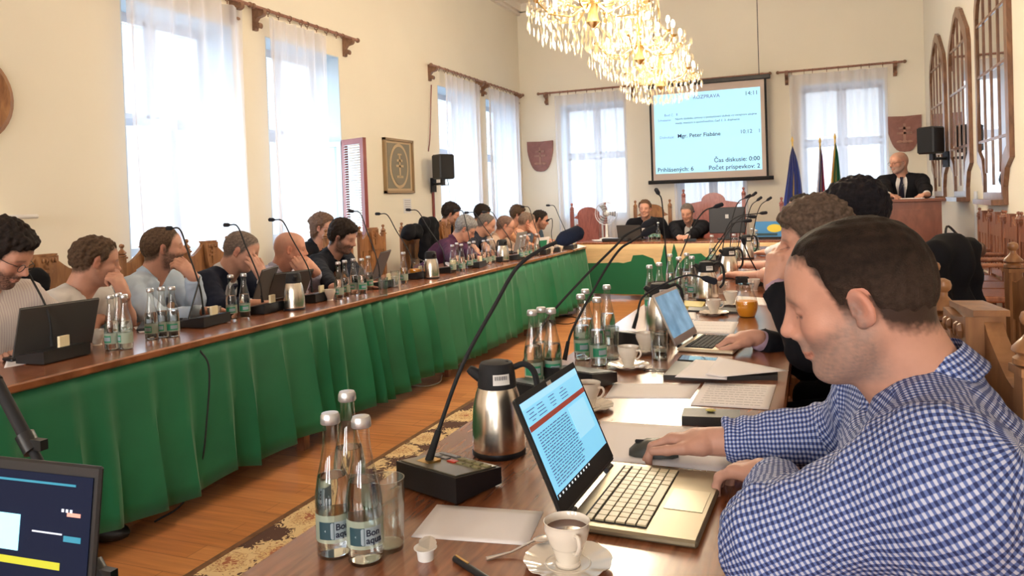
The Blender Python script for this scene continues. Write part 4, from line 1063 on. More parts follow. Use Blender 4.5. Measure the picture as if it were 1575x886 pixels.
def hand_prims(f, w, fd, nrm, left, s=1.0, curl=(0.5, 0.6, 0.6), spread=0.12, thumb=0.7, kk=0.008):
    "w wrist, fd finger direction, nrm back-of-hand normal"
    fd = np.array(fd, float); fd /= np.linalg.norm(fd); n = np.array(nrm, float); n -= fd*(n@fd); n /= np.linalg.norm(n)
    side = np.cross(fd, n)            # palm down, fd forward: n up -> side = right
    th = side if left else -side      # thumb side
    Q = lambda a, b, c: w+(fd*a+th*b+n*c)*s
    f.cone(w-fd*0.02*s, Q(0.035, 0.0, 0), 0.0245*s, 0.026*s, 0.015)
    for b in (0.028, 0.010, -0.009, -0.026): f.cone(Q(0.02, b*0.6, -0.002), Q(0.082-abs(b-0.01)*0.15, b, 0.0), 0.016*s, 0.0125*s, 0.012)
    f.cone(Q(0.02, 0.022, -0.01), Q(0.05, 0.03, -0.012), 0.018*s, 0.014*s, 0.012)
    ln = ((0.028, (0.042, 0.026, 0.021)), (0.010, (0.047, 0.030, 0.022)), (-0.009, (0.043, 0.028, 0.021)), (-0.026, (0.034, 0.021, 0.019)))
    rr = (0.0098, 0.0088, 0.008, 0.0068)
    for i, (b, L) in enumerate(ln):
        p = Q(0.084-abs(b-0.01)*0.25, b, 0.001); ang = 0.0; dirb = math.sin(spread)*(b/0.028)
        for j in range(3):
            cj = curl[j] if not isinstance(curl[j], (list, tuple)) else curl[j][i]; ang += cj
            d = fd*math.cos(ang)+(-n)*math.sin(ang)+th*dirb*math.cos(ang); d /= np.linalg.norm(d)
            q = p+d*L[j]*s; f.cone(p, q, rr[j]*s, rr[j+1]*s, kk*0.7 if j else kk); p = q
    a0 = Q(0.018, 0.024, -0.01); a1 = Q(0.018+0.036*math.cos(thumb), 0.03+0.034*math.sin(thumb), -0.016)
    d = (fd*math.cos(thumb*0.55)+th*math.sin(thumb*0.55)-n*0.15); d /= np.linalg.norm(d); a2 = a1+d*0.033*s; a3 = a2+(d*0.9+fd*0.25-th*0.1)*0.026*s
    f.cone(a0, a1, 0.0165*s, 0.012*s, 0.012); f.cone(a1, a2, 0.0115*s, 0.0105*s, 0.006); f.cone(a2, a3, 0.0103*s, 0.0088*s, 0.005)
def ik(a, c, l1, l2, pole):
    a = np.array(a, float); c = np.array(c, float); d = c-a; L = np.linalg.norm(d); 
    if L > (l1+l2)*0.999: k = L/(l1+l2)*1.001; l1 *= k; l2 *= k
    u = d/L; x = (l1*l1-l2*l2+L*L)/(2*L); h = math.sqrt(max(l1*l1-x*x, 1e-6)); p = np.array(pole, float)-a; p -= u*(p@u); p /= np.linalg.norm(p)
    return a+u*x+p*h
NP = lambda *a: np.array(a, float)
def person(label, hc, face, look=(0, 0.2, 0), size=1.0, girth=1.0, hands=None, shirt='shirt_white', sleeve=1.0, neck='collar', under=None, tie=None, hair=('short', (0.05, 0.03, 0.02)),
           beard=None, glasses=None, res=0.009, hres=0.006, skin=1.0, pants='black_cloth', seat=0.45, standing=False, lean=None, shd=0.19, turn=0.0, group=None, redness=0.0, legs=True, pelvis=None, neckb=None, shl=None, shr=None,
           hsz=0.955, belt=None, fold=0.003, seed=1, uv=False, elbows=(None, None), armr=1.0):
    """hc: centre of the head; face: heading of the chest; look: (yaw relative to the chest, pitch down, roll)
    hands: two entries (left, right): dict(w=wrist point, fd=finger direction, n=back normal, curl, thumb) or None for the lap"""
    hc = np.array(hc, float); s = size; sh = size*hsz; fw = NP(math.cos(face), math.sin(face), 0); lf = NP(-math.sin(face), math.cos(face), 0); up = NP(0, 0, 1)
    R = euler(face+look[0], look[1], look[2])
    nb = NP(*neckb) if neckb is not None else hc+R@(NP(-0.035, 0, -0.09)*s)*0.9+NP(0, 0, -0.075*s)-fw*0.045*s
    if pelvis is not None: pv = NP(*pelvis)
    elif standing: pv = nb-up*0.55*s-fw*0.02
    else:
        pz = seat+0.1; dz = nb[2]-pz; L = 0.5*s; h = math.sqrt(max(L*L-dz*dz, 0.0009)); pv = NP(nb[0], nb[1], pz)-fw*h
    sp = (nb-pv)/np.linalg.norm(nb-pv)
    Rt = np.stack([np.cross(lf, sp), lf, sp], 1); Rt[:, 0] /= np.linalg.norm(Rt[:, 0])
    tl = euler(turn, 0); lf2 = tl@lf
    SL = NP(*shl) if shl is not None else nb-sp*0.065*s+lf2*shd*s+fw*0.03*s
    SR = NP(*shr) if shr is not None else nb-sp*0.065*s-lf2*shd*s+fw*0.03*s
    hands = hands or (None, None); AR = []
    for q, (S, sg) in enumerate(((SL, 1), (SR, -1))):
        h = hands[q]
        if h is None: h = dict(w=pv+fw*0.3*s+lf*sg*0.12*s+up*0.1, fd=fw-lf*sg*0.4, n=up)
        w = NP(*h['w']); E = NP(*elbows[q]) if elbows[q] is not None else ik(S, w, 0.28*s, 0.255*s, h.get('pole', S+lf*sg*0.35-up*0.6-fw*0.1)); AR.append((S, E, w, h))
    root = thing('person', label, 'person', (float(pv[0]), float(pv[1]), 0.0), 0, group)
    off = NP(pv[0], pv[1], 0)
    if standing: feet = [pv*NP(1, 1, 0)+lf*sg*0.1+up*0.08 for sg in (1, -1)]; knees = [(pv+f_)/2+fw*0.02 for f_ in feet]
    else:
        knees = [pv+fw*0.42*s+lf*sg*0.12*s+up*(0.0) for sg in (1, -1)]; knees = [NP(k[0], k[1], seat+0.06) for k in knees]; feet = [NP(k[0], k[1], 0.08)+fw*0.03 for k in knees]
    g = girth
    def torso(f, e, cloth):
        c1 = pv+sp*0.5*np.linalg.norm(nb-pv); c2 = nb-sp*0.17*s
        f.ell(pv+up*0.02, NP(0.125*g+e, 0.165*g**0.5+e, 0.12+e)*s, np.stack([fw, lf, up], 1), 0.05)
        f.ell(c1+Rt[:, 0]*0.02*(g-0.9), NP(0.115*g+e, 0.15*g**0.7+e, 0.17+e)*s, Rt, 0.06)
        f.ell(c2-Rt[:, 0]*0.0, NP(0.112*g**0.5+e, 0.165*g**0.4+e, 0.15+e)*s, Rt, 0.06)
        for S in (SL, SR):
            f.cone(nb-sp*0.03*s, S+sp*0.005, 0.058*s+e, 0.056*s*armr+e, 0.04)
            f.cone(nb-sp*0.14*s, S-sp*0.04*s, 0.09*s+e, 0.062*s*armr+e, 0.05)
    # ---- skin body: one continuous surface
    lo = np.min([pv-0.22, nb-0.2, hc-0.16, SL-0.1, SR-0.1]+[a[2]-0.2 for a in AR]+[a[1]-0.09 for a in AR], 0); hi = np.max([pv+0.22, nb+0.2, hc+0.16, SL+0.1, SR+0.1]+[a[2]+0.2 for a in AR]+[a[1]+0.09 for a in AR], 0)
    lo[2] = max(lo[2], pv[2]-0.14)
    hb = [(hc[i]-0.14*s, hc[i]+0.14*s) for i in range(3)]
    for S, E, w, h in AR:
        if h.get('vis', True):
            c = w+NP(*h['fd'])/np.linalg.norm(h['fd'])*0.08
            for i in range(3): hb.append((c[i]-0.1, c[i]+0.1))
    fx = [hb[i] for i in range(len(hb)) if i % 3 == 0]; fy = [hb[i] for i in range(len(hb)) if i % 3 == 1]; fz = [hb[i] for i in range(len(hb)) if i % 3 == 2]
    f = Field(axis(lo[0], hi[0], 0.018, fx, hres), axis(lo[1], hi[1], 0.018, fy, hres), axis(lo[2], hi[2], 0.018, fz, hres))
    torso(f, -0.012, False)
    for q, (S, E, w, h) in enumerate(AR):
        f.cone(S, E, 0.046*s*armr, 0.039*s*armr, 0.03); f.cone(E, w, 0.040*s*armr, 0.0255*s, 0.03); None if sleeve >= 1 else f.cone(E+(w-E)*0.3, E+(w-E)*0.35, 0.042*s*armr, 0.042*s*armr, 0.04)
        hand_prims(f, w, h['fd'], h['n'], q == 0, s*h.get('s', 1.0), h.get('curl', (0.35, 0.5, 0.4)), h.get('spread', 0.12), h.get('thumb', 0.6))
    f.cone(hc+R@(NP(-0.028, 0, -0.03)*s), nb-sp*0.02, 0.056*s*g**0.3, 0.060*s*g**0.4, 0.03)
    f.cone(hc+R@(NP(0.02, 0, -0.075)*s), nb+fw*0.03-sp*0.02, 0.035*s*g**0.6, 0.045*s, 0.03)
    head_prims(f, hc, R, sh)
    V, Fc = f.mesh()
    Lc = ((V-hc)@R)/sh; x, y, z = Lc[:, 0], Lc[:, 1], Lc[:, 2]; ay = np.abs(y)
    head = (np.linalg.norm(Lc*NP(1, 1, 0.85), axis=1) < 0.15)
    sm = lambda e0, e1, v: np.clip((v-e0)/(e1-e0), 0, 1)
    c = np.tile(SKIN*skin, (len(V), 1))
    def blend(w, col):
        nonlocal c; w = (np.clip(w, 0, 1)*head)[:, None]; c = c*(1-w)+np.array(col)*w
    bl = lambda cx, cy, cz, r: np.exp(-(((x-cx)/r)**2+((ay-cy)/r)**2+((z-cz)/r)**2))
    blend(0.3*bl(0.075, 0.04, -0.025, 0.028)+0.35*bl(0.112, 0, -0.03, 0.018)+0.5*(ay > 0.074)*(x < 0.03)*(x > -0.05), SKIN*skin*NP(1.05, 0.72, 0.68))
    blend(redness*np.ones(len(V)), SKIN*NP(1.1, 0.72, 0.66))
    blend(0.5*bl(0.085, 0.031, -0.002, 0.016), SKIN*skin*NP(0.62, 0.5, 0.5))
    blend(0.85*np.exp(-((z+0.0042+12*(ay-0.031)**2)/0.0017)**2)*(ay > 0.017)*(ay < 0.046)*(x > 0.06), (0.05, 0.03, 0.025))
    hcx = hair[1] if hair else (0.1, 0.08, 0.06); hcol = np.array(hcx)
    brow = np.exp(-((z-0.0235+0.22*(ay-0.03)+4*(ay-0.03)**2)/0.0045)**2)*sm(0.010, 0.018, ay)*sm(0.056, 0.046, ay)*(x > 0.045)
    blend(0.6*brow, hcol*0.9+SKIN*0.10)
    lip = (np.abs(z+0.068) < 0.0125*(1-(ay/0.03)**2))*(x > 0.085)*(ay < 0.026)
    blend(0.6*lip, SKIN*skin*NP(0.82, 0.6, 0.56)); blend((np.abs(z+0.068) < 0.0018)*(x > 0.085)*(ay < 0.023)*0.6, SKIN*NP(0.3, 0.15, 0.15))
    blend(0.6*np.exp(-(((x+0.003)/0.009)**2+((ay-0.081)/0.006)**2+((z+0.008)/0.015)**2)), SKIN*skin*NP(0.5, 0.3, 0.27))  # shading of the ear hollow painted into the skin colour
    nk = wav(V, 0.006, 5)*0.2
    if beard:
        bcol, st = beard; bm = sm(-0.028, -0.052, z+0.35*(x-0.06)*(x < 0.06)+0.004*wav(V, 0.02, 3))*sm(-0.135, -0.115, z)*sm(-0.03, 0.0, x)*(1-bl(0.1, 0.0, -0.066, 0.016)*0.0)
        bm = np.maximum(bm*(~lip), (np.abs(z+0.051) < 0.009)*(ay < 0.03)*(x > 0.08)*1.0)
        bm = np.maximum(bm, sm(0.02, 0.012, np.abs(x-0.005))*sm(0.03, 0.0, z)*(z > -0.08)*(ay > 0.05))
        blend(bm*st*(0.9+nk), bcol)
    # hairline height as a function of x (head coordinates)
    hstyle = hair[0] if hair else None
    LN = dict(buzz=([-.13, -.06, -.035, -.02, .005, .022, .034, .05, .07, .1], [-.07, -.055, -.04, .02, -.01, .0, .045, .078, .09, .094]), short=([-.13, -.06, -.035, -.02, .012, .03, .045, .075, .095], [-.075, -.06, -.04, .02, -.005, .01, .055, .085, .088]),
              receding=([-.13, -.06, -.035, -.02, .012, .03, .05, .09], [-.075, -.06, -.04, .02, .0, .04, .1, .118]),
              crown_bald=([-.13, -.06, -.035, -.02, .012, .025, .04], [-.075, -.06, -.04, .02, -.005, .03, .2]),
              full=([-.13, -.06, -.035, -.02, .015, .035, .055, .09], [-.095, -.085, -.06, .0, -.02, .0, .05, .066]),
              long=([-.13, -.06, -.03, .0, .02, .04, .06, .09], [-.13, -.12, -.08, -.03, .0, .02, .055, .07]))
    if hstyle and hstyle != 'bald':
        hl = np.interp(x, *LN[hstyle]); hm = sm(-0.016, 0.008, z-hl+0.003*wav(V, 0.012, 9))*(ay < 0.0765); blend(hm*(x < 0.2)*(1 if hstyle != 'crown_bald' else (z < 0.085)), hcol*0.8+SKIN*0.05)
    if hstyle == 'bald': blend(0.35*sm(0.0, 0.02, z-np.interp(x, [-.13, -.05, -.02, .02, .05, .09], [-.06, -.05, .02, .01, .06, .1])), hcol+SKIN*0.25)
    np_obj('body', V-off, Fc, 'skin', root, c)
    # eyes
    for sg in (-1, 1):
        eb = MB(); p = hc+R@(NP(0.0732, sg*0.031, -0.002)*sh)-off; eb.ball((0, 0, 0), 0.0118*sh, 10, 8)
        vv = np.array(eb.v); n_ = vv/np.linalg.norm(vv, axis=1, keepdims=True); gz = R@NP(1, 0, -0.25); gz /= np.linalg.norm(gz)
        me = bpy.data.meshes.new('eye'); me.from_pydata([tuple(v) for v in vv+p], [], eb.f); me.materials.append(MT['eyeball'])
        a = me.color_attributes.new('Col', 'FLOAT_COLOR', 'POINT'); dt = n_@gz
        for i_ in range(len(vv)): a.data[i_].color = (0.01, 0.01, 0.01, 1) if dt[i_] > 0.93 else ((0.09, 0.07, 0.05, 1) if dt[i_] > 0.8 else (0.6, 0.56, 0.54, 1))
        me.polygons.foreach_set('use_smooth', [True]*len(me.polygons)); o = bpy.data.objects.new('eye', me); COL.objects.link(o); o.parent = root
    # hair
    if hstyle and hstyle != 'bald':
        th = hair[2] if len(hair) > 2 else 0.008
        hf = Field(*[np.arange(hc[i]-0.17*s, hc[i]+0.17*s, hres) for i in range(3)])
        HP = lambda c_, r_, k_=0.02: hf.ell(hc+R@(NP(*c_)*sh), (np.array(r_)+th)*sh, R, k_*sh)
        HP((-0.018, 0, 0.038), (0.1, 0.077, 0.084)); HP((0.028, 0, 0.035), (0.068, 0.066, 0.07), 0.03); HP((-0.045, 0, 0.0), (0.068, 0.066, 0.066), 0.03)
        if hstyle in ('full', 'long'): HP((-0.03, 0, 0.055), (0.09, 0.07, 0.085), 0.03); HP((0.02, 0, 0.085), (0.06, 0.05, 0.035), 0.03)
        if hstyle == 'long': HP((-0.07, 0, -0.06), (0.04, 0.065, 0.07), 0.03)
        X, Y, Z = np.meshgrid(*hf.ax, indexing='ij'); Q = (np.stack([X, Y, Z], -1)-hc)@R/sh
        qx, qy, qz = Q[..., 0], Q[..., 1], Q[..., 2]
        hl = np.interp(qx, *LN[hstyle])+(0.25*np.maximum(np.abs(qy)-0.035, 0) if hstyle in ('receding', 'short') else 0)*(qx > 0.04)
        hl = hl+0.003*np.sin(qy*300)+0.003*np.sin(qx*230+qz*90)
        hf.F = (hf.F+th*s*1.15*(1-np.clip((qz-hl)/0.035, 0, 1))).astype(np.float32); hf.F = np.maximum(hf.F, ((hl-qz)*0.7*s).astype(np.float32))
        if hstyle == 'crown_bald': hf.F = np.maximum(hf.F, ((qz-0.085)*s).astype(np.float32))
        # keep the ears free
        em = np.sqrt(((qx+0.008)/1.0)**2+((qz+0.007)/1.5)**2)-0.019; hf.F = np.maximum(hf.F, np.where(np.abs(qy) > 0.06, -em*0.8*s, -1).astype(np.float32))
        HV, HF = hf.mesh()
        if len(HF):
            HN = normals(HV, HF); q = (HV-hc)@R/sh
            st = np.sin(q[:, 1]*260+3*np.sin(q[:, 0]*40)+2*np.sin(q[:, 2]*33))*0.6+np.sin(q[:, 0]*170+q[:, 1]*190+q[:, 2]*60)*0.5
            HV = HV+HN*(st*min(th, 0.014)*0.22+(0.0035*wav(HV, 0.035, 4) if th > 0.008 else 0))[:, None]
            hcv = np.tile(hcol, (len(HV), 1))*(1+0.18*wav(HV, 0.02, 8))[:, None]
            if len(hair) > 3:    # greying sides
                w = np.clip((0.055-q[:, 2])/0.05, 0, 1)[:, None]; hcv = hcv*(1-w)+np.array(hair[3])*w
            np_obj('hair', HV-off, HF, 'hair', root, np.clip(hcv, 0.002, 1))
    if beard and beard[1] > 0.85 and hres < 0.0065:
        pass
    # clothes
    rr = res
    lo2 = np.min([pv-0.24*g, nb-0.16, SL-0.1, SR-0.1]+[a[2]-0.07 for a in AR]+[a[1]-0.1 for a in AR], 0); hi2 = np.max([pv+0.24*g, nb+0.16, SL+0.1, SR+0.1]+[a[2]+0.07 for a in AR]+[a[1]+0.1 for a in AR], 0)
    lo2[2] = max(lo2[2], pv[2]-0.2)
    def garment(name, m, e, sl, vneck, fold_, uvs=False, hem=-0.09, open_w=0.0):
        gx = Field(*[np.arange(lo2[i]-0.02, hi2[i]+0.02, rr) for i in range(3)])
        torso(gx, e, True); segs = []
        for S, E, w, h in AR:
            if sl >= 1.0: C = w+(E-w)*(0.06+(sl-1)); gx.cone(S, E, (0.054*armr+e)*s, (0.049*armr+e)*s, 0.035); gx.cone(E, C, (0.047*armr+e)*s, (0.031+e)*s, 0.03); segs += [(S, E, 0.055), (E, C, 0.045)]
            else: T = S+(E-S)*sl; gx.cone(S, T, (0.054*armr+e)*s, (0.054+e)*s, 0.035); segs.append((S, T, 0.055))
        # sleeve ends: cut flat
        for S, E, w, h in AR:
            if sl >= 1.0: C = w+(E-w)*(0.06+(sl-1)); d = (w-E)/np.linalg.norm(w-E)
            else: C = S+(E-S)*(sl+0.04/0.28); d = (E-S)/np.linalg.norm(E-S)
            def cut(X, Y, Z, C=C, d=d): 
                px, py, pz = X-C[0], Y-C[1], Z-C[2]; al = px*d[0]+py*d[1]+pz*d[2]; rad = np.sqrt(np.maximum(px*px+py*py+pz*pz-al*al, 0))
                return np.maximum(-al, rad-0.085)
            gx.apply(cut, C-0.1, C+0.1, 0.004, 's')
        # neck hole
        hn = nb+up*0.02+fw*0.012
        gx.cone(nb-sp*0.01+fw*0.008, hn+(hc-hn)*0.5, 0.058*s*g**0.3, 0.064*s, 0.012, 's')
        if vneck > 0:
            a = nb+Rt[:, 0]*0.135*s-sp*0.02*s; b = nb+Rt[:, 0]*0.155*s-sp*(0.02+vneck)*s
            gx.cone(a, b, 0.062*s+open_w, 0.012*s+open_w, 0.01, 's')
        gx.F = np.maximum(gx.F, (pv[2]+hem-gx.ax[2])[None, None, :].astype(np.float32)*1.0)
        GV, GF = gx.mesh(); GN = normals(GV, GF)
        dd = np.zeros(len(GV))
        for (a, b, r_) in segs:      # creases run around the limbs, strongest at the elbow
            ba = b-a; L = np.linalg.norm(ba); u = ba/L; t = (GV-a)@u; rad = np.linalg.norm((GV-a)-t[:, None]*u, axis=1)
            w_ = np.exp(-np.maximum(rad-0.075, 0)/0.02)*(t > -0.03)*(t < L+0.03); el = np.exp(-(np.minimum(np.abs(t), np.abs(L-t))/0.09)**2)
            dd = np.maximum(dd, 0)+w_*fold_*1.3*el*np.sin(t*110+2.2*np.sin(GV@NP(31, 23, 17)+seed))*0.6
        dd += fold_*0.55*wav(GV, 0.09, seed)+fold_*0.25*wav(GV, 0.04, seed+3)
        GV2 = smooth_v(GV, GF, 1)+GN*dd[:, None]
        U = None
        if uvs:
            allseg = segs+[(pv, nb, 0.15)]; C = GV[GF].mean(1); best = np.full(len(C), 9.0); pid = np.zeros(len(C), int)
            for i_, (a, b, r_) in enumerate(allseg):
                ba = b-a; L2 = ba@ba; t = np.clip(((C-a)@ba)/L2, 0, 1); dist = np.linalg.norm(C-a-t[:, None]*ba, axis=1)-r_*(1.0 if i_ < len(segs) else 1.02)
                w_ = dist < best; best[w_] = dist[w_]; pid[w_] = i_
            U = np.zeros((len(GF), 4, 2))
            for i_, (a, b, r_) in enumerate(allseg):
                m_ = pid == i_
                if not m_.any(): continue
                u = (b-a)/np.linalg.norm(b-a); e1 = np.cross(u, NP(0.3, 1, 0.2) if i_ < len(segs) else fw); e1 /= np.linalg.norm(e1); e2 = np.cross(u, e1)
                Pv = GV[GF[m_]]-a; Pc = C[m_]-a; tc = np.arctan2(Pc@e2, Pc@e1); tv = np.arctan2(Pv@e2, Pv@e1); tv = tc[:, None]+((tv-tc[:, None]+PI) % (2*PI)-PI)
                if i_ == len(segs):  # torso: flat across the back and the front
                    nn = np.cross(GV[GF[m_][:, 2]]-GV[GF[m_][:, 0]], GV[GF[m_][:, 3]]-GV[GF[m_][:, 1]]); nn /= np.maximum(np.linalg.norm(nn, axis=1, keepdims=True), 1e-9)
                    lat = np.abs(nn@lf); upn = np.abs(nn@sp)
                    U0 = np.where(lat[:, None] > 0.72, Pv@fw, Pv@lf); V0 = np.where((upn[:, None] > 0.8), Pv@fw, Pv@sp)
                    U[m_, :, 0] = U0; U[m_, :, 1] = V0
                else:
                    U[m_, :, 0] = tv*r_; U[m_, :, 1] = Pv@u
            U = U.reshape(-1, 2)
        return np_obj(name, GV2-off, GF, m, root, uv=U)
    if under:     # jacket open over a shirt
        garment('shirt', under, 0.006, 1.0 if sleeve >= 1 else sleeve, 0.0 if neck != 'open' else 0.10, 0.001)
        garment('jacket', shirt, 0.02, 1.08, 0.26, fold, open_w=0.018)
    else:
        garment('shirt', shirt, 0.012, sleeve, {'collar': 0.045, 'round': 0.012, 'v': 0.13, 'open': 0.2}[neck], fold, uv)
    # collar
    if neck in ('collar', 'open') or under:
        cm_ = under or shirt; cl = MB(); n_ = 22; pts = []
        ctr = nb+up*0.012+fw*0.006; ax_ = (hc-nb); ax_ = ax_/np.linalg.norm(ax_); ax_ = ax_*0.5+sp*0.5; ax_ /= np.linalg.norm(ax_)
        ex = fw-ax_*(fw@ax_); ex /= np.linalg.norm(ex); ey = np.cross(ax_, ex)
        for i_ in range(n_+1):
            a = 0.42+(2*PI-0.84)*i_/n_; dd_ = ex*math.cos(a)+ey*math.sin(a); fr = max(0, math.cos(a))
            r0 = (0.066+0.006*g)*s; b0 = ctr+dd_*r0*1.0-ax_*(0.004+0.03*fr)*s
            t0 = b0+ax_*0.034*s-dd_*0.006*s; o0 = b0+dd_*(0.012+0.01*fr)*s-ax_*(0.006+0.045*fr**2)*s
            pts.append((b0-off, t0-off, o0-off))
        for p_ in pts: cl.v += [tuple(q_) for q_ in p_]
        for i_ in range(n_):
            a = i_*3; cl.f += [(a, a+3, a+4, a+1), (a+1, a+4, a+5, a+2)]
        co = cl.obj('collar', cm_, root, True); md = co.modifiers.new('s', 'SOLIDIFY'); md.thickness = 0.003
        if cm_ == 'gingham':
            l = co.data.uv_layers.new(name='UVMap')
            for pl in co.data.polygons:
                for li in pl.loop_indices:
                    vi = co.data.loops[li].vertex_index; l.data[li].uv = ((vi//3)*0.017, (vi % 3)*0.035)
    if tie:
        tb = MB(); a = nb+Rt[:, 0]*0.095*s-sp*0.01; b = nb+Rt[:, 0]*0.16*s-sp*0.1*s; c_ = nb+Rt[:, 0]*0.17*s-sp*0.3*s
        M_ = lambda p_, hw, o_: [tuple(p_-off+lf*hw+Rt[:, 0]*o_), tuple(p_-off-lf*hw+Rt[:, 0]*o_), tuple(p_-off-lf*hw-Rt[:, 0]*0.01), tuple(p_-off+lf*hw-Rt[:, 0]*0.01)]
        tb.v = M_(a, 0.018, 0.008)+M_(a-sp*0.04, 0.012, 0.012)+M_(b-sp*0.02, 0.024, 0.006)+M_(c_, 0.035, 0.006)
        for i_ in range(3):
            for j_ in range(4): k_ = (j_+1) % 4; tb.f.append((i_*4+j_, i_*4+k_, i_*4+4+k_, i_*4+4+j_))
        tb.f += [(0, 3, 2, 1), (12, 13, 14, 15)]; tb.obj('tie', tie, root)
    if glasses:
        gm = MB(); LP = lambda a, b, c_: tuple(hc+R@(NP(a, b, c_)*sh)-off)
        for sg in (-1, 1):
            gm.tube([LP(0.106-0.05*(abs(0.019*math.cos(t))), sg*0.032+0.022*math.cos(t), -0.003+0.0165*math.sin(t)) for t in [k_*PI/8 for k_ in range(17)]], 0.0015*s, 6, cap=False)
            gm.tube([LP(0.1, sg*0.056, 0.006), LP(0.07, sg*0.074, 0.006), LP(0.0, sg*0.082, 0.006), LP(-0.03, sg*0.082, -0.008)], 0.0015*s, 6)
        gm.tube([LP(0.106, -0.011, 0.0), LP(0.11, 0, 0.004), LP(0.106, 0.011, 0.0)], 0.0014*s, 6)
        gm.obj('glasses', glasses, root)
    if legs:
        pm = Field(*[np.arange(min(q_[i] for q_ in (pv, *knees, *feet))-0.2, max(q_[i] for q_ in (pv, *knees, *feet))+0.24, 0.022) for i in range(3)])
        pm.ell(pv, NP(0.13*g, 0.17*g**0.5, 0.115)*s, np.stack([fw, lf, up], 1), 0.04)
        for sg, kn, ft in ((1, knees[0], feet[0]), (-1, knees[1], feet[1])):
            hp = pv+lf*sg*0.09*s; pm.cone(hp, kn, 0.085*s, 0.06*s, 0.05); pm.cone(kn, ft, 0.062*s, 0.045*s, 0.03)
        PVv, PF = pm.mesh(); np_obj('trousers', PVv-off, PF, pants, root)
        for sg, ft in ((1, feet[0]), (-1, feet[1])):
            fm_ = MB().ball((0, 0, 0), (0.135, 0.048, 0.042), 12, 8); fm_ = moved(fm_, Matrix.Translation(tuple(ft+fw*0.06-up*0.036-off)) @ rotz(face)); fm_.obj('shoe', 'leather_black', root, True)
    return root, dict(R=R, nb=nb, pv=pv, SL=SL, SR=SR, AR=AR, off=off, fw=fw, lf=lf, sp=sp)
def look_at_eye(): pass
# ---------------------------------------------------------------- the people of this room
clothmat('shirt_white', (0.66, 0.63, 0.62)); clothmat('shirt_blue', (0.50, 0.60, 0.74)); clothmat('shirt_lilac', (0.42, 0.40, 0.50)); clothmat('suit_navy', (0.010, 0.013, 0.028))
clothmat('suit_black', (0.006, 0.006, 0.009)); clothmat('shirt_black', (0.009, 0.010, 0.016)); clothmat('shirt_purple', (0.07, 0.022, 0.055)); clothmat('polo_navy', (0.02, 0.022, 0.035)); clothmat('shirt_beige', (0.5, 0.36, 0.28))
clothmat('shirt_orange', (0.68, 0.33, 0.18)); clothmat('shirt_teal', (0.08, 0.12, 0.17)); clothmat('shirt_pink', (0.55, 0.45, 0.46)); clothmat('tie_dark', (0.02, 0.02, 0.04)); clothmat('tie_grey', (0.12, 0.12, 0.2))
clothmat('shirt_mauve', (0.4, 0.28, 0.36))
stripe_material('shirt_striped', (0.62, 0.55, 0.52), (0.5, 0.4, 0.42), 0.012)
G = 'councillors seated at the tables'
# the large man in the gingham shirt, right foreground
HC = NP(0.056, 1.262, 1.146)
person('man in blue gingham shirt using a mouse, large in right foreground', HC, PI, (-0.08, 0.28, 0.0), 1.0, 1.3,
       (dict(w=(-0.070, 1.425, 0.805), fd=(-0.90, 0.48, -0.10), n=(0.1, 0.05, 1), curl=(0.45, 0.75, 0.5), thumb=0.3, spread=0.1),
        dict(w=(-0.205, 1.605, 0.800), fd=(-1, 0.12, -0.05), n=(0, 0.25, 1), curl=(0.42, 0.75, 0.55), thumb=0.55, spread=0.2)),
       'gingham', 1.03, 'collar', hsz=0.95, hair=('buzz', (0.017, 0.010, 0.007), 0.005, (0.04, 0.025, 0.018)), beard=((0.17, 0.14, 0.125), 0.62), res=0.0062, hres=0.0036, pelvis=(0.20, 1.25, 0.58), neckb=(0.155, 1.285, 1.015),
       shl=(0.145, 1.085, 0.945), shr=(0.12, 1.475, 0.955), elbows=((-0.06, 1.125, 0.815), (0.06, 1.60, 0.83)), fold=0.0045, uv=True, armr=1.28, skin=0.92, pants='suit_navy')
EYEV = Vector((0, 0, EYE))
def vb(r, u, t=0.0): return tuple(RT*r+UP*u-FW*t)
def dep(p): return float((NP(*p)-NP(0, 0, EYE))@FW)
def head_at(x, y, X=None, d=None): return NP(*PT(x, y, X=X, d=d))
def hand(px, py, d, fd, n, **k): return dict(w=tuple(PT(px, py, d=d)), fd=vb(*fd), n=vb(*n), **k)
def hand_t(px, py, fd, n=(0, 0, 1), z=0.785, **k):
    return dict(w=tuple(PT(px, py, Z=z)), fd=fd, n=n, **k)
FIST = dict(curl=(1.0, 1.4, 0.9), thumb=0.3, spread=0.0)
HALF = dict(curl=(0.5, 0.9, 0.6), thumb=0.4, spread=0.1)
def row(label, x, y, X, face, look, hands, shirt, **k):
    h = head_at(x, y, X=X); d = dep(h)
    hd = [None if q is None else (q(d) if callable(q) else q) for q in hands]
    k.setdefault('res', 0.010 if d < 5.5 else 0.014); k.setdefault('hres', 0.0058 if d < 5.5 else 0.0085)
    return person(label, h, face, look, 1.0, k.pop('girth', 1.0), hd, shirt, k.pop('sleeve', 1.0), k.pop('neck', 'collar'), group=None, **k)
DK = (0.022, 0.016, 0.014); BR = (0.09, 0.055, 0.035); GY = (0.24, 0.23, 0.23); BD = (0.2, 0.13, 0.08)
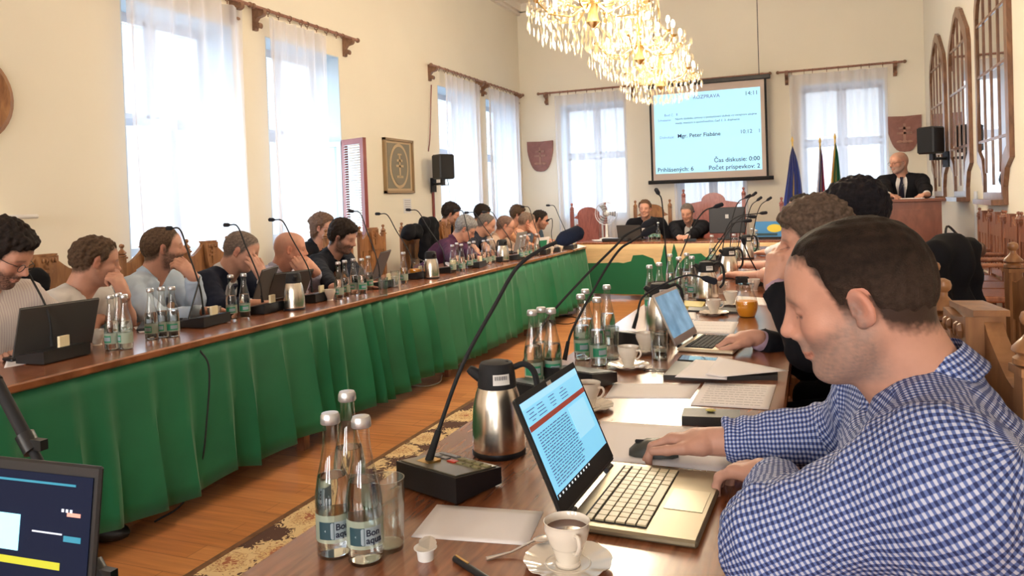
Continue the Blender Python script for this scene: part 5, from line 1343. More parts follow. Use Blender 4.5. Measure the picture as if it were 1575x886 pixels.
# left row, from the left edge of the photograph
row('bearded man with glasses bent over laptop, cut by left edge', 6, 392, -2.98, 0.15, (0.25, 0.55, 0), (hand_t(10, 528, (0.6, 0.5, 0)), hand_t(-30, 540, (0.8, 0.2, 0))), 'shirt_striped', hair=('full', DK, 0.014), beard=(DK, 0.8), glasses='black_plastic', girth=1.05)
row('man in white v-neck t-shirt resting mouth on his fist', 148, 402, -3.35, 0.35, (0.7, 0.22, 0.0), (lambda d: hand(190, 450, d-0.10, (-0.3, 0.7, 0.1), (0.7, 0.3, 0.3), **FIST), hand_t(152, 492, (0.3, 1, 0))), 'shirt_white', sleeve=0.62, neck='v', hair=('short', BR, 0.011), beard=(BR, 0.25), girth=1.1)
row('bearded man in light blue shirt holding his chin, looking up', 252, 382, -3.42, 0.25, (0.62, -0.02, 0), (lambda d: hand(296, 424, d-0.08, (-0.5, 0.6, 0.2), (0.5, 0.5, 0.5), **HALF), hand_t(318, 480, (0.2, 0.9, 0))), 'shirt_blue', hair=('short', BR, 0.0075), beard=((0.07, 0.045, 0.035), 0.85), girth=1.1)
row('balding man in dark suit leaning face on his hand', 372, 386, -3.3, 0.1, (0.35, 0.42, 0), (lambda d: hand(404, 428, d-0.08, (-0.35, 0.75, 0.1), (0.6, 0.1, 0.6), curl=(0.2, 0.4, 0.3), thumb=0.4), hand_t(390, 468, (0.6, 0.7, 0))), 'suit_navy', under='shirt_white', tie='tie_dark', hair=('short', (0.16, 0.12, 0.1), 0.004), girth=1.15)
row('bald man in grey lilac shirt with hands at his mouth', 447, 383, -3.38, 0.2, (0.45, 0.12, 0), (lambda d: hand(485, 416, d-0.06, (-0.6, 0.6, 0.1), (0.5, 0.5, 0.5), **HALF), lambda d: hand(471, 420, d-0.12, (-0.4, 0.7, 0.1), (0.2, 0.2, 0.9), **HALF)), 'shirt_lilac', hair=('bald', (0.2, 0.15, 0.12)), girth=1.2, redness=0.25)
wo, wi = row('woman with bun and glasses sitting behind black shirt man', 497, 350, -4.25, -0.2, (0.35, 0.1, 0), (None, None), 'shirt_black', hair=('long', (0.14, 0.085, 0.06), 0.012), glasses='black_plastic', res=0.014)
R_ = wi['R']; hb_ = MB(); pb_ = head_at(497, 350, X=-4.25)+R_@NP(-0.11, 0.02, 0.06)-wi['off']
hb_.ball(tuple(pb_), (0.05, 0.05, 0.045), 12, 8); hb_.tube([tuple(pb_+NP(0.04*math.cos(a), 0.045*math.sin(a), 0.01*math.sin(3*a))) for a in [i*PI/6 for i in range(13)]], 0.018, 6)
mat('hair_bun_brown', (0.14, 0.085, 0.06), 0.6, var=0.3, vscale=60); hb_.obj('hair_bun', 'hair_bun_brown', wo, True)
row('dark haired bearded man in open black shirt looking down', 528, 365, -3.42, 0.0, (0.15, 0.36, 0), (hand_t(560, 436, (0.9, 0.3, 0)), hand_t(515, 442, (0.9, 0.4, 0))), 'shirt_black', neck='open', hair=('full', (0.02, 0.013, 0.01), 0.016), beard=((0.03, 0.02, 0.016), 0.75), girth=1.1, skin=0.85)
row('dark haired man with glasses behind the man in purple shirt', 694, 329, -4.15, 0.0, (0.45, 0.35, 0), (None, None), 'shirt_black', hair=('full', DK, 0.014), glasses='black_plastic', beard=(DK, 0.3))
row('grey haired man in dark purple shirt looking down', 716, 352, -3.36, 0.15, (0.25, 0.6, 0), (hand_t(735, 398, (0.7, 0.7, 0)), hand_t(700, 402, (0.9, 0.4, 0))), 'shirt_purple', hair=('full', GY, 0.009), glasses='dark_metal', girth=1.25)
row('balding man in navy polo beside the purple shirt man', 748, 345, -3.5, 0.1, (0.3, 0.5, 0), (hand_t(752, 388, (0.5, 0.8, 0)), hand_t(735, 392, (0.9, 0.4, 0))), 'polo_navy', sleeve=0.65, hair=('receding', (0.13, 0.11, 0.1), 0.006), girth=1.15)
row('man whose dark hair top shows above the navy polo man', 742, 330, -4.2, 0.0, (0.4, 0.35, 0), (None, None), 'shirt_blue', hair=('full', DK, 0.012))
row('balding man with glasses in beige shirt, hands joined', 778, 348, -3.36, 0.1, (0.3, 0.35, 0), (lambda d: hand(810, 366, d-0.08, (-0.5, 0.6, 0.1), (0.5, 0.5, 0.5), **HALF), lambda d: hand(803, 368, d-0.12, (-0.2, 0.7, 0), (0.3, 0.3, 0.8), **HALF)), 'shirt_beige', hair=('receding', (0.16, 0.1, 0.08), 0.006), glasses='dark_metal', girth=1.1)
row('man with tousled hair behind the beige shirt man', 797, 330, -4.1, 0.0, (0.3, 0.2, 0), (None, None), 'shirt_orange', hair=('full', BR, 0.016), glasses='dark_metal')
row('man in orange shirt covering his face with his hand', 811, 342, -3.4, 0.1, (0.4, 0.4, 0), (lambda d: hand(826, 362, d-0.08, (-0.5, 0.6, 0.1), (0.5, 0.2, 0.7), curl=(0.15, 0.25, 0.2), thumb=0.3), hand_t(815, 378, (0.8, 0.5, 0))), 'shirt_orange', hair=('short', (0.2, 0.14, 0.11), 0.009), girth=1.1)
row('man with beard and glasses at the far end of left table', 831, 338, -3.35, 0.0, (0.35, 0.3, 0), (hand_t(842, 370, (0.8, 0.4, 0)), hand_t(835, 371, (0.9, 0.4, 0))), 'shirt_teal', hair=('short', DK, 0.01), glasses='black_plastic', beard=(DK, 0.6))
# head table
person('man in dark suit and tie sitting upright at head table', head_at(992, 321, d=10.55), -1.45, (-0.1, 0.05, 0), 1.0, 1.0, (None, None), 'suit_black', under='shirt_white', tie='tie_grey', hair=('short', (0.11, 0.06, 0.035), 0.012), res=0.014, hres=0.006)
hm = head_at(1057, 327, d=10.2)
person('man in dark jacket leaning forward with clasped hands at head table', hm, -1.45, (-0.25, 0.35, 0), 1.0, 1.05, (dict(w=tuple(PT(1056, 365, d=9.72)), fd=(-0.7, -0.6, 0.1), n=(0, -0.5, 1), **FIST), dict(w=tuple(PT(1046, 366, d=9.72)), fd=(0.7, -0.6, 0.1), n=(0, -0.5, 1), **FIST)), 'suit_black', under='shirt_white', hair=('short', (0.12, 0.1, 0.09), 0.008), res=0.014, hres=0.006)
# at the lectern
person('bald bearded man with glasses in dark suit standing behind lectern', head_at(1382, 250, d=8.95), -1.75, (-0.75, 0.12, 0), 1.04, 1.1, (dict(w=(1.16, 9.42, 1.23), fd=(-0.6, -0.6, 0), n=(0, 0, 1), **HALF), dict(w=(0.78, 9.42, 1.23), fd=(0.6, -0.6, 0), n=(0, 0, 1), **HALF)), 'suit_black', under='shirt_white', tie='tie_dark', hair=('bald', (0.25, 0.2, 0.17)), beard=(GY, 0.5), glasses='black_plastic', res=0.012, hres=0.0058, standing=True)
# right row, faces towards the left table
person('young man in black jacket, hand at his mouth, second in right row', head_at(1252, 369, d=2.5), PI+0.1, (-0.05, 0.22, 0), 1.0, 0.95, (dict(w=tuple(PT(1188, 432, d=2.52)), fd=vb(0.1, 0.9, 0.0), n=vb(-0.8, 0.3, 0.3), curl=(0.7, 1.0, 0.8), thumb=0.2), hand_t(1158, 519, (-0.95, 0.0, -0.1), (0, 0, 1), 0.80, curl=(0.55, 0.6, 0.4), thumb=0.6)), 'suit_black', under='shirt_mauve', hair=('full', (0.1, 0.068, 0.05), 0.014), res=0.010, hres=0.0052, pelvis=(0.28, 2.72, 0.56), elbows=((-0.02, 2.50, 0.83), None))
person('man with thick black hair, third in right row', head_at(1313, 331, d=2.98), PI-0.1, (-0.15, 0.15, 0), 1.0, 1.0, (None, None), 'shirt_black', hair=('full', (0.012, 0.01, 0.013), 0.018), res=0.012, hres=0.006, pelvis=(0.4, 3.25, 0.56))
person('pink faced man, bald crown showing over the young man', head_at(1262, 333, d=3.75), PI, (0.0, 0.2, 0), 1.0, 1.1, (hand_t(1140, 424, (-0.95, 0.2, 0.1), z=0.79), hand_t(1150, 407, (-0.9, 0.3, 0.1), z=0.80)), 'shirt_pink', sleeve=0.6, hair=('bald', (0.2, 0.14, 0.11)), res=0.012, hres=0.007, pelvis=(0.4, 4.05, 0.56))
person('dark haired man far down the right row, near the flags', head_at(1232, 322, d=6.3), PI, (0.4, 0.2, 0), 1.0, 1.0, (hand_t(1180, 388, (-0.9, 0.2, 0)), None), 'shirt_white', hair=('short', DK, 0.011), res=0.014, hres=0.006)
# ---------------------------------------------------------------- things on the tables
def T(x, y, z=TZ): return PT(x, y, Z=z)
BOT = [(0.026, 0.0), (0.0285, 0.004), (0.0285, 0.075), (0.0290, 0.080), (0.0285, 0.10), (0.0245, 0.125), (0.0175, 0.155), (0.0135, 0.18), (0.0125, 0.20), (0.0125, 0.212), (0.0145, 0.214), (0.0145, 0.222)]
def make_bottle(level=0.13, n=18, text=False, label=True):
    r = thing('water_bottle', 'x', 'bottle')
    MB().lathe(BOT, n).obj('bottle_glass', 'glass', r, True)
    ip = [(q-0.0018, z+0.004) for q, z in BOT if z < level]; zz = [z for q, z in BOT]; rq = float(np.interp(level, zz, [q for q, z in BOT]))-0.0018
    MB().lathe(ip+[(rq, level), (0.001, level)], n).obj('water', 'water', r, True)
    MB().lathe([(0.0150, 0.212), (0.0162, 0.214), (0.0156, 0.224), (0.0135, 0.229), (0.002, 0.2295)], 14).obj('cap', 'cap_silver', r, True)
    if label:
        def band(z0, z1, a0, a1, rad, k=14):
            mb = MB(); mb.v = [(rad*math.cos(a0+(a1-a0)*i/k), rad*math.sin(a0+(a1-a0)*i/k), z) for z in (z0, z1) for i in range(k+1)]
            mb.f = [(i, i+1, i+k+2, i+k+1) for i in range(k)]; return mb
        lb = band(0.028, 0.072, 0, 2*PI, 0.0290, 20).obj('bottle_label', 'label_pale', r, True)
        band(0.034, 0.062, -0.9, 0.0 if text else 0.9, 0.0293, 12).obj('label_print', 'label_dark' if text else 'label_green', lb, True)
        if text: band(0.034, 0.062, 0.0, 1.0, 0.0293, 10).obj('label_print', 'label_grey', lb, True)
        if text:
            def onto(mb, a0, rad, z0):
                for i, (x, y, z) in enumerate(mb.v): a = a0+x/rad; mb.v[i] = ((rad+z)*math.cos(a), (rad+z)*math.sin(a), z0+y)
                return mb
            onto(MB().add([(0, 0, 0), (0.012, 0.013, 0), (0.014, 0.0, 0), (0.012, -0.013, 0), (0.014, 0.013, 0), (0.014, -0.013, 0), (0.03, 0.013, 0), (0.03, -0.013, 0)], [(0, 3, 5, 7, 6, 4, 1)]), -0.55, 0.0296, 0.048).obj('label_diamond', 'label_grey', lb)
            onto(text_mb('Bon', 0.0145, 0.0001, bold=0.0003), 0.06, 0.0299, 0.049).obj('label_word', 'ink_dark', lb)
            onto(text_mb('aqua', 0.0145, 0.0001, bold=0.0003), 0.06, 0.0299, 0.0375).obj('label_word', 'ink_dark', lb)
        else:
            band(0.040, 0.056, -0.2, 0.8, 0.0296, 8).obj('label_emblem', 'label_grey', lb, True)
    return r
USED = {}
def put(kind, maker, p, rz, label, group=None):
    if kind not in USED: USED[kind] = maker(); o = USED[kind]; o['label'] = label; o.location = p; o.rotation_euler = (0, 0, rz)
    else: o = dup(USED[kind], p, rz, label)
    if group: o['group'] = group
    return o
# nearest three bottles (labels turned to the camera)
for i, (px, py, lab, rz) in enumerate(((509, 856, 'nearest group of bottles: left clear water bottle', -PI/2+0.62), (557, 866, 'nearest group of bottles: right clear water bottle, in front', -PI/2+0.55), (535, 800, 'nearest group of bottles: rear water bottle half hidden by the other two', -PI/2))):
    p = T(px, py); p += Vector((0.0, 0.012, 0)); put('nearbottle', lambda: make_bottle(0.128, 28, True), p, rz, lab, 'three bottles nearest the camera')
def bottles(lst, cluster, group, lvl='farbottle', rz=-PI/2):
    lst = sorted(lst)
    for i, (px, py) in enumerate(lst):
        put(lvl, lambda: make_bottle(0.12, 16), T(px, py), rz+random.uniform(-0.8, 0.8)+(0.0), 'water bottle, %s of those %s' % (ordinal(i, len(lst)), cluster), group)
bottles([(822, 592), (836, 585), (851, 588)], 'behind the nearest thermos jug', 'bottles behind the near thermos', 'midbottle')
bottles([(896, 553), (921, 562), (903, 540), (936, 530)], 'left of the second laptop', 'bottles left of second laptop', 'midbottle')
bottles([(1001, 480), (1016, 474)], 'right behind the second laptop lid', 'bottles behind second laptop', 'midbottle')
bottles([(1032, 452), (1046, 460), (1058, 450), (1066, 458)], 'in front of the head table cloth spires', 'bottles mid right table', 'midbottle')
bottles([(1096, 404), (1130, 402), (1158, 388), (1164, 392)], 'far down the right table', 'far bottles right table')
bottles([(173, 538), (185, 533), (194, 537)], 'in front of the white t-shirt man', 'bottles by white t-shirt man')
bottles([(234, 522), (251, 519), (267, 518)], 'in front of the light blue shirt man', 'bottles by light blue shirt man')
bottles([(357, 490), (377, 487)], 'in front of the dark suit man', 'bottles by dark suit man')
bottles([(522, 460), (532, 456), (545, 452), (558, 452), (568, 446)], 'in front of the black shirt man', 'bottles by black shirt man')
bottles([(622, 437)], 'standing near the orange juice jug on left table', 'bottle near juice')
bottles([(697, 420), (704, 415), (711, 418), (723, 413), (730, 411), (745, 409), (752, 407), (758, 405)], 'in front of the purple shirt man', 'bottles by purple shirt man')
bottles([(803, 399), (809, 397), (815, 395), (826, 394)], 'near the open grey laptop at left table end', 'bottles by far grey laptop')
def bottles_h(lst, cluster, group):
    for i, (px, py) in enumerate(lst):
        put('farbottle', None, PT(px, py, Z=0.74), -PI/2, 'clear water bottle, %s of the bottles %s' % (ordinal(i, len(lst)), cluster), group)
bottles_h([(1001, 368), (1007, 367), (1013, 368)], 'between the two men at head table', 'bottles at head table')

# drinking glasses
def make_glass(h=0.11, r0=0.026, r1=0.031, water=0.0):
    r = thing('drinking_glass', 'x', 'glass')
    MB().lathe([(r0, 0), (r1, h), (r1-0.002, h), (r0-0.002, 0.008), (0.001, 0.007)], 24, cap=False).obj('glass_body', 'glass', r, True)
    MB().lathe([(r0, 0), (r0, 0.007), (0.001, 0.007)], 24).obj('glass_foot', 'glass', r, True)
    if water: MB().lathe([(r0-0.003, 0.009), (r0-0.001, water), (0.001, water)], 20).obj('water', 'water', r, True)
    return r
for px, py, lab in ((597, 842, 'tall empty glass right of the nearest bottles'), (608, 442, 'empty glass beside console on left table, near juice jug'), (590, 455, 'small empty glass near the black shirt man'),
                    (940, 553, 'empty glass among the bottles left of second laptop'), (1132, 404, 'empty glass far down right table behind thermos')):
    put('glass', lambda: make_glass(0.115), T(px, py), 0, lab)
put('waterglass', lambda: make_glass(0.105, 0.027, 0.031, 0.042), T(1015, 553), 0, 'glass with some water in front of the second laptop')

# thermos jugs
def make_thermos():
    r = thing('thermos_jug', 'x', 'thermos')
    MB().lathe([(0.056, 0), (0.0585, 0.004), (0.0595, 0.02), (0.0585, 0.06), (0.055, 0.105), (0.048, 0.135), (0.0425, 0.15)], 36).obj('steel_body', 'steel', r, True)
    MB().lathe([(0.0595, 0.0), (0.0605, 0.003), (0.0605, 0.009), (0.0595, 0.012)], 36, cap=False).obj('base_ring', 'dark_metal', r, True)
    MB().lathe([(0.043, 0.149), (0.0435, 0.153), (0.041, 0.18), (0.039, 0.196), (0.035, 0.203), (0.02, 0.207), (0.001, 0.2075)], 32).obj('lid', 'matte_black', r, True)
    MB().tube([(-0.036, 0, 0.172), (-0.056, 0, 0.186), (-0.062, 0, 0.191)], [0.014, 0.011, 0.008], 10).obj('spout', 'matte_black', r, True)
    MB().tube(spline([(0.037, 0, 0.19), (0.062, 0, 0.197), (0.083, 0, 0.18), (0.09, 0, 0.14), (0.086, 0, 0.09), (0.066, 0, 0.062)], 5), 0.0068, 8).obj('handle', 'matte_black', r, True)
    MB().box((0.015, 0, 0.199), (0.03, 0.024, 0.016), bev=0.004).obj('thumb_lever', 'matte_black', r)
    mb = MB(); k = 8; a0, a1 = -PI/2-0.15, -PI/2+0.75; mb.v = [((0.0425-(z-0.16)*0.07+0.001)*math.cos(a0+(a1-a0)*i/k), (0.0425-(z-0.16)*0.07+0.001)*math.sin(a0+(a1-a0)*i/k), z) for z in (0.16, 0.183) for i in range(k+1)]
    mb.f = [(i, i+1, i+k+2, i+k+1) for i in range(k)]; lb = mb.obj('sticker', 'white_plastic', r)
    bc = MB()
    for i in range(16):
        a = a0+0.1+0.65*i/16; q = 0.0425+0.0008
        bc.add([(q*math.cos(a+d_), q*math.sin(a+d_), z) for z in (0.171, 0.180) for d_ in (0, 0.012+0.012*(i % 3 == 0))], [(0, 1, 3, 2)])
    tag(bc.obj('barcode', 'ink_dark', lb), kind='stuff')
    return r
for px, py, rz, lab in ((768, 696, 0.35, 'nearest brushed steel thermos jug with black lid and sticker'), (1017, 512, 0.3, 'steel thermos jug mostly hidden behind the second laptop lid'), (1088, 461, 0.25, 'steel thermos jug in the middle of right table'),
                        (1122, 428, 0.3, 'steel thermos jug on right table, second from farthest'), (1149, 398, 0.3, 'farthest steel thermos jug on right table, by the blue picture'),
                        (453, 476, 2.4, 'steel thermos jug in front of the bald lilac shirt man'), (664, 428, 2.6, 'steel thermos jug beside the orange juice on left table'), (774, 402, 2.6, 'steel thermos jug in front of the beige shirt man')):
    put('thermos', make_thermos, T(px, py), rz, lab)

# juice jugs
def make_juice():
    r = thing('juice_jug', 'x', 'jug')
    pr = [(0.034, 0), (0.036, 0.003), (0.047, 0.03), (0.05, 0.055), (0.044, 0.085), (0.033, 0.11), (0.029, 0.125), (0.034, 0.145), (0.036, 0.15)]
    MB().lathe(pr, 26).obj('jug_glass', 'glass', r, True)
    MB().lathe([(q-0.002, z+0.003) for q, z in pr if z < 0.07]+[(0.0465, 0.072), (0.001, 0.072)], 24).obj('orange_juice', 'juice', r, True)
    MB().tube(spline([(0.034, 0, 0.14), (0.06, 0, 0.13), (0.065, 0, 0.09), (0.046, 0, 0.05)], 4), 0.004, 8).obj('handle', 'glass', r, True)
    return r
put('juice', make_juice, T(1149, 487), 2.0, 'glass jug with orange juice in front of the young man')
put('juice', make_juice, T(640, 428), 0.4, 'glass jug with orange juice on left table by an empty chair')

# cups and saucers
def make_cup(full=True, fancy=True):
    r = thing('coffee_cup', 'x', 'cup')
    MB().lathe([(0.019, 0), (0.0195, 0.003), (0.017, 0.006), (0.019, 0.012), (0.0255, 0.03), (0.0325, 0.046), (0.0345, 0.055), (0.0335, 0.062), (0.0355, 0.067), (0.0345, 0.0675), (0.032, 0.062), (0.0325, 0.054), (0.025, 0.028), (0.001, 0.012)], 32, cap=False).obj('cup_body', 'porcelain', r, True)
    MB().tube(spline([(0.033, 0, 0.056), (0.046, 0, 0.058), (0.05, 0, 0.047), (0.041, 0, 0.034), (0.029, 0, 0.028)], 5), 0.0032, 8).obj('handle', 'porcelain', r, True)
    if full: MB().lathe([(0.001, 0.0555), (0.0322, 0.0555)], 24, cap=False).obj('coffee', 'coffee', r)
    return r
def make_saucer():
    r = thing('saucer', 'x', 'saucer')
    mb = MB(); n = 72; prof = [(0.024, 0), (0.027, 0.0), (0.03, 0.003), (0.048, 0.007), (0.066, 0.0125), (0.0665, 0.0138), (0.05, 0.0095), (0.03, 0.0055), (0.02, 0.004), (0.001, 0.004)]
    for q, z in prof:
        for k in range(n):
            a = 2*PI*k/n; e = 1+0.022*abs(math.sin(a*6))*(q > 0.045)*((q-0.045)/0.02+0.2); mb.v.append((q*e*math.cos(a), q*e*math.sin(a), z+0.0012*math.cos(a*12)*(q > 0.06)))
    for i in range(len(prof)-1):
        for k in range(n): k2 = (k+1) % n; mb.f.append((i*n+k, i*n+k2, (i+1)*n+k2, (i+1)*n+k))
    mb.obj('saucer_plate', 'porcelain', r, True)
    MB().lathe([(0.033, 0.0062), (0.034, 0.0075), (0.0355, 0.0066)], 36, cap=False).obj('raised_ring', 'porcelain', r, True)
    return r
CUPS = [(874, 872, -0.9, True, 'full coffee cup on scalloped saucer nearest the camera', 'scalloped saucer under the nearest coffee cup'),
        (905, 629, -0.3, True, 'white cup behind the top corner of near laptop', 'saucer under the cup behind the near laptop'),
        (967, 566, -0.4, True, 'white cup left of the water glass on right table', 'saucer under the cup beside the water glass'),
        (1098, 484, -0.3, True, 'white cup in front of the orange juice jug', 'saucer under the cup in front of the orange juice'),
        (993, 542, 2.0, True, 'white cup half hidden behind the water glass', 'saucer under the cup behind the water glass'),
        (1124, 470, 1.0, True, 'pale cup just left of the orange juice jug', 'saucer of the pale cup beside orange juice')]
for px, py, rz, fu, lab, ls in CUPS:
    p = T(px, py); put('saucer', make_saucer, p, rz, ls)
    put('cup', make_cup, p+Vector((0, 0, 0.0045)), rz, lab)
for px, py, lab in ((508, 462, 'small white cup by the console of the black shirt man'), (605, 440, 'white cup near the console beside empty chair'), (150, 531, 'tea cup with spoon in front of the white t-shirt man'), (1075, 445, 'white cup beside the mid table thermos'), (1110, 452, 'white cup farther down the right table'), (1160, 447, 'white cup in front of the pink faced man'),
                    (330, 492, 'white cup by the console of light blue shirt man'), (862, 387, 'white cup at the far end of left table'), (848, 389, 'second white cup at the far end of left table')):
    put('cup', make_cup, T(px, py), random.uniform(0, 6), lab)
# spoon, creamer pot, pen, glasses
def spoon(label, a, b):
    a, b = Vector(a), Vector(b); d = (b-a); L = d.length; r = thing('teaspoon', label, 'spoon', tuple(a), math.atan2(d.y, d.x))
    MB().tube([(0, 0, 0.002), (L*0.4, 0, 0.006), (L*0.8, 0, 0.004+(b.z-a.z))], [0.004, 0.0018, 0.002], 6).ball((L*0.95, 0, 0.004+(b.z-a.z)), (0.02, 0.0115, 0.003), 12, 6).obj('spoon_metal', 'silver', r, True)
    return r
spoon('teaspoon leaning on the nearest saucer', T(748, 862), T(842, 845)+Vector((0, 0, 0.015)))
cr_ = thing('creamer_pot', 'small opened coffee creamer pot with peeled foil', 'creamer', tuple(T(655, 860)))
MB().lathe([(0.0125, 0), (0.0145, 0.018), (0.0185, 0.0185), (0.0185, 0.0195), (0.0135, 0.0195), (0.001, 0.0185)], 20, cap=False).obj('creamer_body', 'white_plastic', cr_, True)
fo = MB(); fo.v = [(0.018*math.cos(a)*(1 if k < 6 else .7), 0.018*math.sin(a), 0.02+0.01*max(0, math.sin(a))) for k, a in enumerate([i*PI/6 for i in range(12)])]; fo.f = [tuple(range(12))]
fo.obj('foil_lid', 'silver', cr_)
pn = thing('ballpoint_pen', 'black pen lying at the bottom edge beside spoon', 'pen', tuple(T(700, 864)), math.atan2((T(740, 890)-T(700, 864)).y, (T(740, 890)-T(700, 864)).x))
MB().tube([(0, 0, 0.005), (0.09, 0, 0.005)], 0.0052, 10).obj('pen_barrel', 'black_plastic', pn, True)
MB().tube([(0.09, 0, 0.005), (0.12, 0, 0.005), (0.132, 0, 0.005)], [0.0054, 0.005, 0.001], 10).box((0.02, 0, 0.011), (0.035, 0.003, 0.0015)).obj('pen_tip', 'brass', pn, True)

# paper sheets
def sheet(label, quad, z=0.0006, lines=0, name='paper_sheet', m='paper', curl=0.0):
    P = [PT(x, y, Z=TZ+z) for x, y in quad]; c = sum(P, Vector())/4; r = thing(name, label, 'paper', (c.x, c.y, TZ+z)); mb = MB(); n = 8
    for j in range(n+1):
        for i in range(n+1):
            u, v = i/n, j/n; q = (P[0]*(1-u)+P[1]*u)*(1-v)+(P[3]*(1-u)+P[2]*u)*v-c; mb.v.append((q.x, q.y, curl*((2*u-1)**4*(0.5+0.5*v)+0.3*math.sin(v*3)*u)))
    mb.f = [(j*(n+1)+i, j*(n+1)+i+1, (j+1)*(n+1)+i+1, (j+1)*(n+1)+i) for j in range(n) for i in range(n)]
    o = mb.obj('sheet', m, r, True); md = o.modifiers.new('s', 'SOLIDIFY'); md.thickness = 0.0006; md.offset = 0
    if lines:
        lm = MB(); rnd = random.Random(int(quad[0][0]))
        for k in range(lines):
            v = 0.12+0.76*k/max(lines-1, 1); x = 0.1
            while x < 0.85:
                w_ = rnd.uniform(0.03, 0.1); y0 = 0.006
                pts = [(x, v-y0), (min(x+w_, 0.9), v-y0), (min(x+w_, 0.9), v+y0), (x, v+y0)]
                lm.add([tuple((P[0]*(1-u)+P[1]*u)*(1-vv)+(P[3]*(1-u)+P[2]*u)*vv-c+Vector((0, 0, 0.0008+curl*((2*u-1)**4*(0.5+0.5*vv)+0.3*math.sin(vv*3)*u)))) for u, vv in pts], [(0, 1, 2, 3)]); x += w_+0.015
            if rnd.random() < 0.15: pass
        tag(lm.obj('printed_lines', 'ink', r), kind='stuff')
    return r
sheet('white sheet lying flat beside the nearest coffee cup', [(672, 776), (836, 787), (812, 839), (632, 826)], lines=0)
sheet('white sheet under the gingham man\'s mouse hand', [(925, 648), (1146, 661), (1120, 727), (905, 705)], lines=0)
sheet('long pale sheet left of the printed page, behind near laptop', [(945, 590), (1078, 590), (1062, 613), (930, 612)], lines=0)
sheet('printed white page at the table edge above the black box', [(1084, 588), (1194, 592), (1182, 630), (1062, 623)], 0.0016, lines=9)
sheet('sheet between second laptop and a saucer', [(1062, 494), (1136, 495), (1128, 514), (1062, 512)], lines=4)
sheet('large bright sheet by the second laptop lid', [(1043, 475), (1070, 480), (1072, 492), (1046, 488)], lines=0)
sheet('sheet on right table before the pale cup', [(1130, 455), (1175, 458), (1180, 470), (1130, 468)], lines=0)
sheet('sheet in front of the bearded man at left edge', [(10, 555), (44, 549), (40, 560), (6, 566)], lines=0)
sheet('papers under the light blue shirt man\'s laptop', [(205, 503), (246, 497), (250, 508), (215, 512)], lines=0)
sheet('sheet near the white t-shirt man\'s elbow', [(118, 512), (150, 505), (160, 512), (130, 522)], lines=0)
sheet('sheet in front of the purple shirt man', [(682, 404), (702, 400), (706, 405), (690, 410)], lines=0)
sheet('white sheet on corner end of the left table', [(868, 380), (890, 376), (902, 379), (882, 384)], lines=0)
# dark folder with loose sheets
def slab(name, label, cat, quad, h, m, z=0.0):
    P = [PT(x, y, Z=TZ+z+h) for x, y in quad]; c = sum(P, Vector())/4; r = thing(name, label, cat, (c.x, c.y, TZ+z)); q = [p-c for p in P]
    MB().prism([(p.x, p.y) for p in reversed(q)], h).obj(name+'_body', m, r); return r, q
fo_, q = slab('folder', 'black leather folder under loose sheets at table edge', 'folder', [(1040, 555), (1196, 566), (1196, 578), (1020, 577)], 0.014, 'leather_black')
sheet('loose sheet sticking out over the dark folder, left one', [(1070, 553), (1120, 556), (1118, 584), (1038, 580)], 0.018)
sheet('loose sheet on the dark folder, right one with pointed corner', [(1105, 549), (1213, 570), (1110, 580), (1085, 576)], 0.021)
bx_, q = slab('black_box', 'small black box with a wrapped sweet on top', 'box', [(1052, 627), (1138, 630), (1138, 643), (1048, 640)], 0.022, 'leather_black')
tag(MB().ball((0, 0, 0), (0.013, 0.006, 0.004), 10, 6).obj('wrapped_sweet', 'yellow_plastic', smooth=True, loc=tuple(PT(1093, 631, Z=TZ+0.026))), 'yellow green wrapped sweet on the black box', 'sweet')
# phones
def phone(label, quad, m='matte_black'):
    r, q = slab('phone', label, 'phone', quad, 0.009, m); mb = MB(); k = [v*0.92 for v in q]; mb.v = [(v.x, v.y, 0.0095) for v in k]; mb.f = [(3, 2, 1, 0)]
    mb.obj('phone_screen', 'phone_glass', r); return r
mat('phone_glass', (0.16, 0.2, 0.28), 0.05, coat=1.0)
phone('dark phone lying left of the folder, before second laptop', [(1048, 546), (1111, 551), (1102, 557), (1042, 553)])
phone('phone on the dark desk board behind gingham man', [(1545, 470), (1560, 472), (1575, 485), (1562, 486)])
bk, q = slab('closed_book', 'dark closed folder with green notebook behind the white cup', 'folder', [(1060, 470), (1150, 474), (1150, 480), (1058, 477)], 0.01, 'leather_black')
bk2, q = slab('notebook', 'yellow green notebook beside the mid table cup', 'notebook', [(1048, 462), (1085, 464), (1080, 472), (1044, 470)], 0.012, 'yellow_plastic')
sg = thing('folded_spectacles', 'folded spectacles lying near the cup beside water glass', 'spectacles', tuple(T(1010, 572)))
MB().tube([(0.02*math.cos(a)-0.022, 0.014*math.sin(a), 0.003) for a in [i*PI/6 for i in range(13)]], 0.0012, 5).tube([(0.02*math.cos(a)+0.022, 0.014*math.sin(a), 0.003) for a in [i*PI/6 for i in range(13)]], 0.0012, 5).tube([(-0.04, 0, 0.003), (-0.03, 0.02, 0.004), (0.04, 0.022, 0.004)], 0.0014, 5).obj('spectacle_frame', 'black_plastic', sg)
mz = thing('napkin_sachets', 'small heap of sachets and foil beside cup at right table', 'sachets', tuple(T(1125, 478)))
MB().box((0, 0, 0.003), (0.09, 0.02, 0.006), rotz(0.3)).obj('sachet', 'label_dark', mz); MB().box((0.03, 0.03, 0.003), (0.08, 0.018, 0.006), rotz(-0.2)).obj('sachet', 'ochre_frame', mz)

